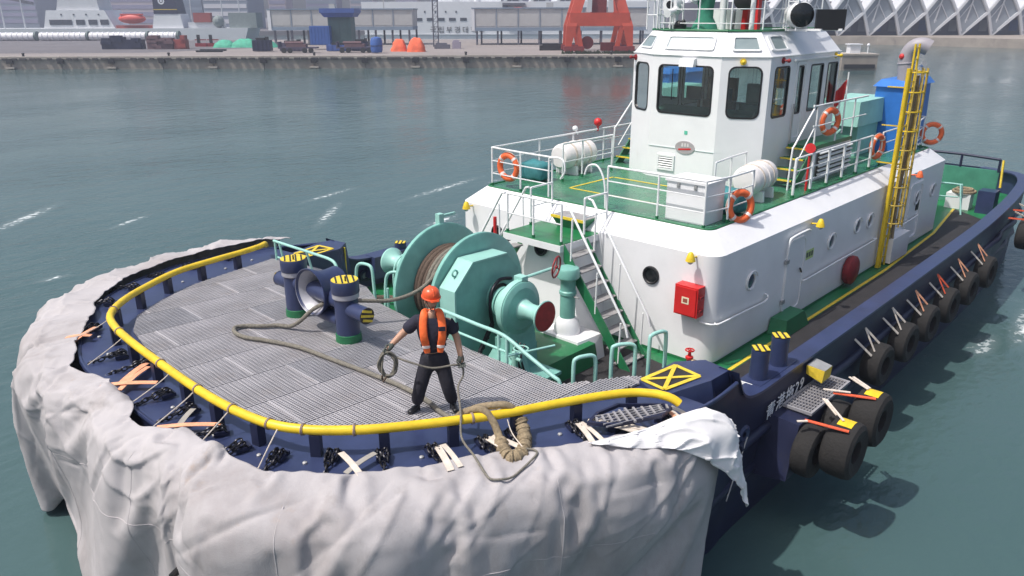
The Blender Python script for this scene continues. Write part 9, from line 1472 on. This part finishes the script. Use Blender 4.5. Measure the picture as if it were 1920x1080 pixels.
o = bstruct('quay_edge_tyres', mb, mat('dull_rubber', (.06, .055, .055), .9, var=.3)); o['kind'] = 'stuff'
for k, r in enumerate((-106, -82, -58, -34, -9, 15)):
    with bg('mooring_bollard', 'small dark mooring bollard on the far quay edge, %s from the left' % ('first', 'second', 'third', 'fourth', 'fifth', 'sixth')[k], 'bollard', r+1.5, D0+.8, QZ, 0, 'bollards on the far quay') as t: part('bollard_post', MB().lathe([(.25, 0), (.18, .15), (.17, .4), (.27, .5), (.2, .62), (.02, .66)], (0, 0, .0), (0, 0, 1), 14), black, t, 40)
# more water and land behind are closed off by ships and sheds
greyship = mat('grey_ship_paint', (.55, .57, .6), .5, var=.06, scale=.2)
whship = mat('white_ship_paint', (.72, .73, .76), .5, var=.05, scale=.2)
dkwin = mat('dark_window', (.06, .07, .09), .25, var=.2)
# white pipes lying along the left
pw = mat('pale_wrapped_pipe', (.7, .69, .72), .5, var=.25, scale=3)
for k, (a, b) in enumerate(((-150, -137.5), (-136, -124), (-122.5, -110.5), (-109.5, -95), (-94, -87))):
    with bg('wrapped_pipe', 'large pale wrapped pipe section on the left quay, %s of the row from the left' % ('first', 'second', 'third', 'fourth', 'last')[k], 'pipe', (a+b)/2, 212, QZ, 0, 'pale pipe sections on the quay') as t:
        L = (b-a)/2; part('pipe_shell', MB().lathe([(.05, -L), (1.0, -L), (1.0, L), (.05, L)], (0, 0, 1.05), (1, 0, 0), 20), pw, t, 40)
        for q in range(int(2*L/1.4)): part('ring_band', MB().lathe([(1.0, -.2), (1.12, -.2), (1.12, .2), (1.0, .2)], (-L+.7+1.4*q, 0, 1.05), (1, 0, 0), 20), whship, t, 40)
        part('end_flange', MB().lathe([(.1, -.25), (1.2, -.25), (1.2, .25), (.1, .25)], (L+.5, 0, 1.2), (1, 0, 0), 16), mat('green_grey', (.12, .16, .16), .7), t, 40)
# ship at the left
with bg('research_ship', 'grey white ship with a navy funnel and a red lifeboat behind the pipes', 'ship', -118, 236, QZ) as t:
    sh = part('ship_hull', MB().hexa([(-34, 0, -3), (40, 0, -3), (40, 12, -3), (-34, 12, -3)], [(-36, 0, 2.6), (42, 0, 2.6), (42, 12, 2.6), (-36, 12, 2.6)]), greyship, t)
    b = part('bridge_block', MB().hexa([(-17.5, 1, 2.5), (3.2, 1, 2.5), (3.2, 11, 2.5), (-17.5, 11, 2.5)], [(-16, 1, 7.6), (.8, 1, 7.6), (.8, 11, 7.6), (-16, 11, 7.6)]), whship, t)
    part('upper_bridge', MB().hexa([(-13.5, 2, 7.6), (-1, 2, 7.6), (-1, 10, 7.6), (-13.5, 10, 7.6)], [(-12.5, 2, 11), (-1.5, 2, 11), (-1.5, 10, 11), (-12.5, 10, 11)]), greyship, t)
    for x0, x1 in ((-15.5, -9), (-7.8, -5.3), (-4.2, -1.7), (-.8, 1.6)): part('window', MB().box(x0, x1, .85, .95, 3.6, 5.0), dkwin, b)
    for k in range(4): part('scuttle', MB().box(-12+3.6*k, -11.6+3.6*k, .9, .98, 6.2, 6.6), dkwin, b)
    part('bridge_mast', MB().cyl((-7, 4, 11), (-7, 4, 17), .25, seg=8).box(-9, -5, 3.9, 4.1, 13, 13.3), greyship, t)
    part('dome', MB().sphere((-.5, 4, 13), 1.6, 14, 10).cyl((-.5, 4, 10.5), (-.5, 4, 12), .6, seg=10), whship, t, 50)
    lb = part('lifeboat', MB().sphere((8.5, 1, 5.2), 1, 16, 10, (4.0, 1.3, 1.35)).box(5.5, 11.5, .2, 1.8, 6.1, 6.6), mat('lifeboat_red', (.6, .07, .05), .5), t, 60)
    part('lifeboat_deck', MB().box(3.5, 14, 1, 6, 2.6, 3.4), mat('deck_red', (.3, .06, .05), .6), t)
    f = part('funnel', MB().hexa([(14, 1, 2.5), (23, 1, 2.5), (23, 7, 2.5), (14, 7, 2.5)], [(15, 1, 6.5), (22.5, 1, 6.5), (22.5, 7, 6.5), (15, 7, 6.5)]), whship, t)
    part('funnel_top', MB().hexa([(15, .9, 6.5), (22, .9, 6.5), (22, 7, 6.5), (15, 7, 6.5)], [(15.2, .9, 12.3), (21.2, .9, 12.3), (21.2, 7, 12.3), (15.2, 7, 12.3)]), navydk, f)
    part('funnel_emblem', MB().lathe([(.55, 0), (.95, 0), (.95, .05), (.55, .05)], (17.6, .85, 10), (0, -1, 0), 18, False).box(17.3, 17.9, .8, .87, 9.7, 10.5), whship, f)
    part('funnel_stripe', MB().box(15.1, 21.9, .85, .89, 7.6, 7.8), yelstripe, f)
    part('deck_house', MB().box(24, 33, 2, 8, 2.6, 4.2), greyship, t); part('deck_gear', MB().box(26, 31, 1.5, 3, 4.2, 6.8), mat('deck_red', (.3, .06, .05)), t)
    for x in (-30, -24, 25, 34, 39): part('stay_mast', MB().cyl((x, 3, 2.6), (x, 3, 13), .22, .12, 8), greyship, t)
    part('crane_arm', MB().beam((-36, 4, 12.5), (-21, 4, 9.5), .7, .8), mat('dark_grey', (.12, .12, .15), .6), t)
    part('aft_gear', MB().box(36, 44, 2, 8, 2.6, 6.8).sphere((33, 2, 4.4), 1.7, 10, 8), mat('dull_green_grey', (.2, .24, .24), .7), t)
# Korean ship in the middle
with bg('university_ship', 'large white ship with Korean lettering moored behind the sheds', 'ship', -17, 236, QZ) as t:
    h_ = part('ship_hull', MB().hexa([(-25, 0, -3), (60, 0, -3), (60, 14, -3), (-25, 14, -3)], [(-26, 0, 9.6), (62, 0, 9.6), (62, 14, 9.6), (-26, 14, 9.6)]), whship, t)
    for k in range(6): part('window', MB().box(-10.5+3.2*k, -8.6+3.2*k, -.1, -.02, 4.4, 5.2), dkwin, h_)
    for k in range(5): part('scuttle', MB().box(-11+3*k, -10.6+3*k, -.1, -.02, 6.6, 7.1), dkwin, h_)
    part('rubbing_line', MB().box(-25.5, 61, -.25, -.03, .5, .75), greyship, h_)
    lettering('국립부경대학교', 2.0, 'ship_name', blacks, t, (-6.5, -.12, 1.2), (1, 0, 0), (0, 0, 1), .01, 1.5)
    part('lower_house', MB().box(-4, 14, 2, 11, 9.6, 11.4), whship, t); part('radar_dome', MB().sphere((0, 3, 12.6), 1.9, 14, 10), greyship, t, 60)
    part('deck_crane', MB().beam((1, 2, 14), (7, 2, 10), .7, .7).cyl((7, 2, 9.6), (7, 2, 11), .8, seg=10), whship, t)
    part('lifeboat', MB().sphere((19, -1, 6.6), 1, 14, 8, (3.6, 1.3, 1.5)), mat('lifeboat_red', (.6, .07, .05)), t, 60); part('davit', MB().box(14.5, 16, -1, 0, 5, 9.2).box(14.5, 21, -1.4, 0, 8.6, 9.2).box(16.5, 22, -1.2, 0, 3.4, 5.2), mat('dark_grey', (.12, .12, .15)), t)
    part('bridge_block', MB().hexa([(36, 1, 9.6), (56, 1, 9.6), (56, 13, 9.6), (36, 13, 9.6)], [(38, 1, 13.5), (55, 1, 13.5), (55, 13, 13.5), (38, 13, 13.5)]), whship, t)
    part('bridge_windows', MB().box(38.5, 54, .85, .98, 11.6, 12.7), dkwin, t); part('bridge_rail', MB().box(36, 56, .9, 1.0, 14.2, 14.35).box(40, 40.3, 1, 1.2, 13.5, 16).box(50, 50.3, 1, 1.2, 13.5, 16), mat('dark_grey', (.12, .12, .15)), t)
# sheds on stilts
shedm = mat('grey_shed_cladding', (.46, .46, .46), .7, var=.12, scale=.3, dirt=[((.3, .27, .22), .5, .4, .55)])
shedb = mat('blue_grey_cladding', (.2, .26, .34), .7, var=.1, scale=.3)
def shed(label, r, d, L, zb_, zt, dep=9, legs=9):
    with bg('stilt_shed', label, 'shed', r, d, QZ, 0, None) as t:
        part('shed_body', MB().hexa([(0, 0, zb_+.7), (L, 0, zb_+.7), (L, dep, zb_+.7), (0, dep, zb_+.7)], [(-.15, 0, zt), (L+.15, 0, zt), (L+.15, dep, zt), (-.15, dep, zt)]), shedm, t)
        part('sill_beam', MB().box(-.1, L+.1, -.12, dep, zb_, zb_+.7), shedb, t)
        part('roof_edge', MB().box(-.3, L+.3, -.25, dep+.2, zt, zt+.25), shedb, t)
        part('end_post', MB().box(-.35, .35, -.2, .4, zb_, zt), whship, t)
        n_ = int(L/4.2)
        for k in range(n_): part('wall_panel', MB().box(.6+k*L/n_, .3+(k+1)*L/n_-.25, -.06, .05, zb_+1.0, zt-1.0), shedm, t)
        for k in range(n_): part('panel_joint', MB().box(.25+k*L/n_, .42+k*L/n_, -.1, .03, zb_+.7, zt), shedb, t)
        for k in range(legs):
            x = .8+k*(L-1.6)/(legs-1); part('stilt', MB().box(x-.2, x+.2, .3, .7, 0, zb_), mat('dark_grey', (.12, .12, .15)), t)
            part('stilt', MB().box(x+.5, x+.9, dep-1, dep-.6, 0, zb_), mat('dark_grey', (.12, .12, .15)), t)
        part('roof_gear', MB().box(L*.42, L*.46, .5, 2, zt+.25, zt+1.2).cyl((L*.8, 1, zt), (L*.8, 1, zt+3), .12, seg=6), shedm, t)
shed('long grey shed on stilts at left behind the dark green kiosk', -52.5, 178, 31, 3.1, 7.3)
shed('long grey shed on stilts behind the orange crane legs', -8.2, 176, 37.5, 2.9, 7.4)
# kiosk, containers, barrels, vehicles
with bg('kiosk_tower', 'dark green square kiosk tower with a blue overhanging roof', 'kiosk', -33.3, 158, QZ) as t:
    part('tower_wall', MB().box(-2.1, 2.3, 0, 4.4, 0, 6.1), mat('dark_green_wall', (.07, .13, .13), .6, var=.15, scale=.5), t)
    for k in range(3): part('wall_rib', MB().box(-1.5+1.5*k, -1.35+1.5*k, -.06, 0, .1, 6.0), mat('dark_green_wall', (.07, .13, .13)), t)
    part('roof', MB().hexa([(-2.6, -.6, 5.9), (2.8, -.6, 5.9), (2.8, 5, 5.9), (-2.6, 5, 5.9)], [(-3.2, -1.2, 6.7), (3.3, -1.2, 6.7), (3.3, 5.5, 6.7), (-3.2, 5.5, 6.7)]), mat('roof_blue', (.05, .1, .32), .5), t); part('roof_slab', MB().box(-3.3, 3.4, -1.3, 5.6, 6.7, 7.5), mat('roof_blue', (.05, .1, .32)), t)
cblue = mat('container_blue', (.04, .11, .36), .55, var=.12, scale=.6)
with bg('shipping_container', 'upright blue container standing left of the green kiosk', 'container', -36.4, 156, QZ) as t:
    part('container_body', MB().box(-2.2, 1.6, 0, 2.6, .9, 4.3), cblue, t)
    for k in range(6): part('corrugation', MB().box(-2.1+.62*k, -1.8+.62*k, -.06, 0, 1.0, 4.2), cblue, t)
for k, (x, w, hh, mm, lb) in enumerate(((-46, 3.2, 2.0, navydk, 'low navy steel box on the quay left of the flatbed trailer'), (-40.5, 4.2, 1.5, mat('dull_violet', (.07, .06, .1), .7), 'dark machinery stack at the left of the blue drum'), (-27.8, 3.0, 1.7, navydk, 'navy crate beside the tall blue drum'), (-31.8, 4.4, 1.1, mat('roof_blue', (.05, .1, .32)), 'long low blue crate in front of the kiosk'))):
    with bg('cargo_crate', lb, 'crate', x, 149, QZ) as t:
        part('crate_body', MB().box(-w/2, w/2, 0, 2, .1, hh), mm, t)
        for q in range(int(w/.8)): part('crate_rib', MB().box(-w/2+.1+.8*q, -w/2+.25+.8*q, -.08, 0, .1, hh), mm, t)
        part('crate_load', MB().box(-w*.3, w*.2, .3, 1.6, hh, hh+.4).box(w*.25, w*.4, .3, 1, hh, hh+.6), black, t)
for k, (x, lb) in enumerate(((-37.8, 'flatbed trailer with dark wheels parked left of the kiosk'), (-27.5, 'flatbed trailer with dark wheels parked by the blue drum'))):
    with bg('flatbed_trailer', lb, 'trailer', x, 143, QZ, 0, None) as t:
        part('bed', MB().box(-3.4, 3.4, 0, 2, .75, 1.0), mat('dull_violet', (.07, .06, .1)), t); part('headboard', MB().box(-3.4, -3.2, 0, 2, 1, 1.9), mat('dull_violet', (.07, .06, .1)), t)
        for q in (-2.4, -1.3, 1.3, 2.4): part('wheel', MB().lathe([(.1, -.15), (.45, -.15), (.45, .15), (.1, .15)], (q, .1, .45), (0, 1, 0), 14), black, t, 40)
        part('load', MB().box(-2, 1.5, .3, 1.7, 1.0, 1.5).cyl((-2.2, .5, 1.7), (1.0, .5, 1.7), .25, seg=8), mat('rusty_load', (.14, .08, .09), .8), t)
with bg('storage_drum', 'tall blue drum standing on the quay edge side of the crates', 'drum', -23.6, 142, QZ) as t:
    part('drum_shell', MB().lathe([(.9, 0), (1.05, .4), (1.05, 1.9), (.85, 2.4), (.2, 2.6)], (0, 0, .15), (0, 0, 1), 18), cblue, t, 40); part('drum_band', MB().lathe([(1.06, 1.2), (1.1, 1.2), (1.1, 1.3), (1.06, 1.3)], (0, 0, 0), (0, 0, 1), 18, False), navydk, t)
otarp = mat('orange_tarpaulin', (.75, .13, .05), .75, var=.2, scale=1.2, bump=.5, bscale=3)
def heap(nm, label, cat, r, d, sx, sy, sz, m_, grp, seed):
    mb = MB().sphere((0, 0, 0), 1, 22, 12, half=True)
    for i, q in enumerate(mb.v):
        e = .55; p = V((math.copysign(abs(q.x)**e, q.x)*sx*(1-.3*q.z), math.copysign(abs(q.y)**e, q.y)*sy*(1-.3*q.z), q.z*sz)); p += p.normalized()*.18*noise.noise((p.x*1.5+seed, p.y*1.5, p.z*1.5)); mb.v[i] = p
    o = part(nm, mb, m_, None, 50); o.location = W(r, d, QZ-.02); o.rotation_euler = (0, 0, BROT); tag(o, label, cat, grp)
heap('covered_pile', 'orange covered pile, the left one of the pair', 'covered pile', -20.6, 149, 1.5, 1.5, 2.2, otarp, 'orange covered piles', 1)
heap('covered_pile', 'orange covered pile, the right one with a taller peak', 'covered pile', -17.2, 147, 1.7, 1.5, 2.5, otarp, 'orange covered piles', 5)
gtarp = mat('green_tarpaulin', (.06, .36, .24), .75, var=.25, scale=1.5, bump=.5, bscale=3)
for k, (r, w, hh, lb) in enumerate(((-59.3, 2.3, 1.5, 'bright green covered pile at the left end'), (-55.0, 3.2, 1.7, 'widest green covered pile in the middle'), (-50.6, 2.4, 1.2, 'low green covered pile at the right end'))): heap('covered_pile', lb, 'covered pile', r, 168, w, 1.8, hh, gtarp, 'green covered piles', 9+k)
for k, (x, w, hh, mm, lb) in enumerate(((-77, 8, 2.6, navydk, 'long navy steel pontoon stack behind the far left quay'), (-69.5, 5, 3.0, mat('rusty_load', (.14, .08, .09)), 'rust brown scrap stack right of the navy pontoons'), (-65.5, 2.4, 2.6, mat('deck_red', (.3, .06, .05)), 'small red steel stack at the end of the scrap pile'))):
    with bg('steel_stack', lb, 'steel stack', x, 160, QZ) as t:
        rr = random.Random(k)
        for q in range(int(w*1.6)):
            x_ = rr.uniform(-w/2, w/2-.8); z_ = rr.uniform(0, hh-.7); part('steel_piece', MB().box(x_, x_+rr.uniform(.8, 2.2), rr.uniform(0, .5), 1.5, z_, z_+rr.uniform(.4, .9)), mm, t)
        part('stack_base', MB().box(-w/2, w/2, .4, 2, 0, hh*.7), mm, t)
for k, (x, d_) in enumerate(((-62.8, 172), (-60.2, 172))):
    with bg('spool_frame', ('left', 'right')[k]+' one of two small dark red frames with black posts by the green piles', 'frame', x-3, d_, QZ, 0, 'small frames on the quay') as t:
        part('frame_base', MB().box(-1.2, 1.2, 0, 1, 0, .7), dkred, t); part('frame_post', MB().box(-.7, -.2, 0, .6, .7, 2.4), blacks, t); part('frame_bar', MB().box(-1.2, 1.2, .1, .3, 1.3, 1.5), dkred, t)
for k, (d_, r0_) in enumerate(((152, -58.5), (147.5, -57.6))):
    with bg('steel_beam', ('farther long dark steel beam lying on the quay surface', 'nearer long dark steel beam lying on the quay surface')[k], 'beam', r0_+2.5, d_, QZ) as t: part('beam_web', MB().box(-2.4, 2.4, 0, .5, 0, .25), blacks, t); part('beam_flange', MB().box(-2.45, 2.45, -.05, .55, .25, .32), blacks, t)
with bg('lattice_mast', 'slim grey lattice mast standing in front of the white ship', 'mast', -15.6, 168, QZ) as t:
    for sx in (-.5, .5):
        for sy in (0, 1): part('mast_leg', MB().cyl((sx, sy, 0), (sx, sy, 14), .09, seg=6), mat('dark_grey', (.12, .12, .15)), t)
    for k in range(14): part('brace', MB().cyl((-.5, 0, k), (.5, 0, k+1), .05, seg=5).cyl((-.5, 0, k+1), (.5, 0, k+1), .05, seg=5), mat('dark_grey', (.12, .12, .15)), t)
for k, (r, w, hh, mm, lb) in enumerate(((-13.5, 3.0, .8, mat('dark_grey', (.12, .12, .15)), 'low grey block on the quay right of the lattice mast'), (-10.7, 1.6, 1.3, mat('violet_grey', (.3, .27, .34), .7), 'small pale violet cabinet on the quay'), (8.0, 5.5, .9, black, 'low black pile of gear left of the crane legs'))):
    with bg('quay_block', lb, 'block', r, 158 if k < 2 else 150, QZ) as t:
        part('block_body', MB().box(-w/2, w/2, 0, 1.5, 0, hh), mm, t); part('block_top', MB().box(-w*.4, w*.3, .2, 1.2, hh, hh+.3), mm, t)
# orange portal crane
crm = mat('crane_orange', (.5, .07, .035), .5, var=.14, scale=.5, dirt=[((.2, .05, .04), .5, .8, .6)])
crd = mat('crane_dark_red', (.2, .03, .03), .6, var=.2)
with bg('portal_crane', 'big orange portal crane base standing on splayed legs on the quay', 'crane', 15.4, 142, QZ) as t:
    for dy in (0, 7):
        for s in (-1, 1):
            part('leg', MB().hexa([(s*5.4-.5, dy, 1.0), (s*5.4+.5, dy, 1.0), (s*5.4+.5, dy+1, 1.0), (s*5.4-.5, dy+1, 1.0)], [(s*4.9-.9, dy, 4.4), (s*4.9+.9, dy, 4.4), (s*4.9+.9, dy+1, 4.4), (s*4.9-.9, dy+1, 4.4)]), crm, t)
            part('upper_leg', MB().hexa([(s*4.9-.9, dy, 4.4), (s*4.9+.9, dy, 4.4), (s*4.9+.9, dy+1, 4.4), (s*4.9-.9, dy+1, 4.4)], [(s*2.4-1.0, dy+1.5, 12), (s*2.4+.9, dy+1.5, 12), (s*2.4+.9, dy+2.5, 12), (s*2.4-1.0, dy+2.5, 12)]), crm, t)
            part('brace_leg', MB().beam((s*3.2, dy+.5, 1.0), (s*3.9, dy+.5, 4.6), .7, .8), crm, t)
            part('bogie', MB().box(s*4.4-1.8, s*4.4+1.8, dy-.3, dy+1.3, .25, 1.05), crd, t)
            for q in (-1.3, -.45, .45, 1.3): part('wheel', MB().lathe([(.1, -.2), (.4, -.2), (.4, .2), (.1, .2)], (s*4.4+q, dy, .4), (0, 1, 0), 12), crd, t, 40)
        part('cross_girder', MB().box(-5.2, 5.2, dy+.1, dy+1, 4.4, 6.6), crm, t)
    part('cabin_column', MB().box(-1.3, 1.3, 2, 5, 6.4, 12), crd, t)
    for s in (-1, 1): part('cable_chute', MB().hexa([(s*1.9-.45, .3, 6.7), (s*1.9+.45, .3, 6.7), (s*1.9+.45, .9, 6.7), (s*1.9-.45, .9, 6.7)], [(s*1.7-.3, .3, 11), (s*1.7+.3, .3, 11), (s*1.7+.3, .9, 11), (s*1.7-.3, .9, 11)]), greyship, t)
    part('cable_drum', MB().lathe([(.2, -.3), (1.1, -.3), (1.1, .3), (.2, .3)], (-2.0, 1.5, 1.6), (0, 1, 0), 18), crd, t, 40)
    part('equipment_box', MB().box(.5, 3, 1.5, 3, .2, 1.6), crd, t)
# low green weeds and gear along crane rail
mb = MB(); rr = random.Random(3)
for k in range(260):
    x = rr.uniform(8.5, 23); y = rr.uniform(137, 139.5); q = rr.uniform(.15, .5)
    mb.add([(x, y, QZ), (x+q, y+.1, QZ), (x+q*.5+rr.uniform(-.2, .2), y, QZ+q*1.3)], [(0, 1, 2)])
o = bstruct('quay_weeds', mb, mat('weeds', (.06, .08, .04), .9, var=.4)); o['kind'] = 'stuff'
# mooring dolphin
with bg('mooring_dolphin', 'square concrete mooring dolphin standing in the water with a small white hut on it', 'dolphin', 53.4, 123.8, WZ) as t:
    part('dolphin_block', MB().box(-2.6, 2.9, 0, 5, -1, 2.2), concrete, t); part('dolphin_cap', MB().box(-2.7, 3.0, -.1, 5.1, 2.2, 2.45), mat('pale_concrete', (.33, .3, .285)), t)
    part('hut', MB().box(-.9, .7, 1.5, 3, 2.45, 3.7), whship, t); part('hut_roof', MB().box(-1.1, .9, 1.3, 3.2, 3.7, 3.85), whship, t); part('lamp_post', MB().cyl((1.6, 1, 2.45), (1.6, 1, 3.6), .1, seg=8).sphere((1.6, 1, 3.7), .25, 8, 6), whship, t)
    part('fender', MB().box(-2.2, 2.5, -.25, 0, .3, .9), black, t)
# right hand shore and the folded convention hall
bstruct('far_quay', MB().hexa([(42, 246, -4), (99, 220, -4), (124, 194, -4), (160, 150, -4), (330, 150, -4), (330, 480, -4), (42, 480, -4)], [(42, 246, .3), (99, 220, .3), (124, 194, .3), (160, 150, .3), (330, 150, .3), (330, 480, .3), (42, 480, .3)]), concrete)
cw = mat('white_steel_frame', (.62, .63, .66), .5, var=.06, scale=.2)
cglass = mat('hall_glass', (.27, .3, .34), .2, var=.15, scale=.15, spec=.8)
cbase = mat('hall_base', (.1, .1, .13), .5, var=.3, scale=.15)
def hall(label, r0, d0, N, P, rot, H=13.5, zb_=1.6, zj=9.2):
    with bg('convention_hall', label, 'hall', r0, d0, .3, rot) as t:
        part('base_wall', MB().box(-P, N*P+P, 5, 60, 0, 9), cbase, t)
        for k in range(int(N*2)): part('base_window', MB().box(k*P/2+1, k*P/2+P/2-1, 4.8, 4.95, 1.0, 4), cglass if k % 3 else mat('hall_blue', (.06, .1, .25), .3), t)
        for k in range(N):
            x0, x1, xm = k*P, (k+1)*P, (k+.5)*P; J0, J1 = V((x0, 0, zj)), V((x1, 0, zj)); Bt = V((xm-P*.21, .8, zb_)); Pk = V((xm, -.6, H)); 
            part('roof_plate', MB().hexa([J0, Pk, Pk+V((0, 50, 0)), J0+V((0, 50, 0))], [J0+V((0, 0, .8)), Pk+V((0, 0, .8)), Pk+V((0, 50, .8)), J0+V((0, 50, .8))]), cw, t)
            part('roof_plate', MB().hexa([Pk, J1, J1+V((0, 50, 0)), Pk+V((0, 50, 0))], [Pk+V((0, 0, .8)), J1+V((0, 0, .8)), J1+V((0, 50, .8)), Pk+V((0, 50, .8))]), cw, t)
            part('glass_wedge', MB().add([J0+V((.1, .25, 0)), J1+V((-.1, .25, 0)), Bt+V((0, -.5, .2)), Pk+V((0, .85, 0))], [(0, 2, 3), (2, 1, 3)]), cglass, t)
            for a, b, w in ((J0, Bt, .75), (J1, Bt, .75), (Pk, Bt, .3), (J0, Pk, .6), (J1, Pk, .6)): part('strut', MB().beam(a, b, w, w), cw, t)
            for f in (.33, .66): part('mullion', MB().beam(J0.lerp(Bt, f), Pk.lerp(Bt, f), .18, .18).beam(J1.lerp(Bt, f), Pk.lerp(Bt, f), .18, .18), cw, t)
hall('long convention hall of white folded triangles behind the tug on the right', 62.8, 226, 10, 8.55, 0, 12.6, .1, 6.1)
hall('row of white folded triangle roofs behind the orange crane', -3.7, 270, 8, 8.67, 0, 12.5, .2, 7.8)
# buildings far behind the harbour
def tower(label, r, d, w, dep, h, m_, bands, m2, grp=None, rot=0):
    with bg('city_building', label, 'building', r, d, 0, rot, grp) as t:
        part('building_wall', MB().box(-w/2, w/2, 0, dep, -1, h), m_, t)
        n_ = bands
        for k in range(n_): part('window_band', MB().box(-w/2+.4, w/2-.4, -.15, -.02, 2.2+k*(h-3)/n_, 2.2+(k+.55)*(h-3)/n_), m2, t)
        part('roof_plant', MB().box(-w*.25, w*.2, dep*.3, dep*.6, h, h+2.5), m_, t)
pk = mat('pink_grey_wall', (.42, .37, .4), .8, var=.08, scale=.08); gb = mat('grey_blue_wall', (.2, .24, .3), .6, var=.1, scale=.08); ltw = mat('light_band', (.6, .6, .63), .6, var=.08, scale=.1); vio = mat('violet_wall', (.26, .25, .36), .7, var=.08, scale=.08)
tower('broad pinkish grey building behind the left ship', -190, 400, 52, 30, 26, pk, 7, vio)
tower('white and dark banded building left of the grey office block', -158, 380, 13, 25, 26, gb, 7, ltw)
tower('plain grey blue office block behind the green piles', -146.5, 372, 14, 25, 26, gb, 6, mat('grey_blue_dark', (.16, .2, .26), .4))
tower('grey blue building with pale horizontal bands beside the office block', -129, 372, 20, 25, 26, gb, 7, ltw)
tower('dim blue tower block at the far left edge', -262, 420, 40, 25, 22, gb, 6, vio)
tower('slim pale tower rising behind the left shed', -122, 430, 9, 14, 30, pk, 9, vio)
tower('violet tower rising behind the kiosk roof', -99, 430, 16, 14, 30, vio, 9, gb)
tower('pinkish tower right of the violet tower', -78, 430, 12, 14, 30, pk, 9, gb)
tower('violet grey tower behind the white ship', -42, 520, 18, 20, 34, vio, 12, gb)
tower('blue grey tower block with fine floors behind the white ship', -20, 520, 22, 20, 34, gb, 14, vio)
tower('pink grey tower between the far blocks', -66, 520, 14, 20, 34, pk, 12, vio)
tower('long low violet terminal far behind the crane', 62, 520, 120, 30, 26, vio, 6, gb)
tower('distant blue block behind the convention hall', 175, 520, 90, 30, 30, gb, 8, vio)
tower('farthest right grey blue block behind the convention hall', 285, 500, 110, 30, 30, gb, 8, vio)
tower('distant grey terrace behind the left ships', -330, 520, 120, 30, 30, vio, 8, gb)
bstruct('land', MB().box(-900, 900, 330, 1200, -4, -.2), asph)
# ------------------------------------------------------------------ air
hz = MB().box(-620, 330, -620, 330, -6, 48)
ho = part('haze', hz, None); ho['kind'] = 'stuff'
hmat = bpy.data.materials.new('haze_air'); hmat.use_nodes = True; n = hmat.node_tree.nodes; n.clear()
o = n.new('ShaderNodeOutputMaterial'); v = n.new('ShaderNodeVolumePrincipled'); v.inputs['Density'].default_value = .001; v.inputs['Color'].default_value = (.66, .71, .86, 1); v.inputs['Anisotropy'].default_value = .2
hmat.node_tree.links.new(v.outputs[0], o.inputs['Volume']); ho.data.materials.append(hmat)
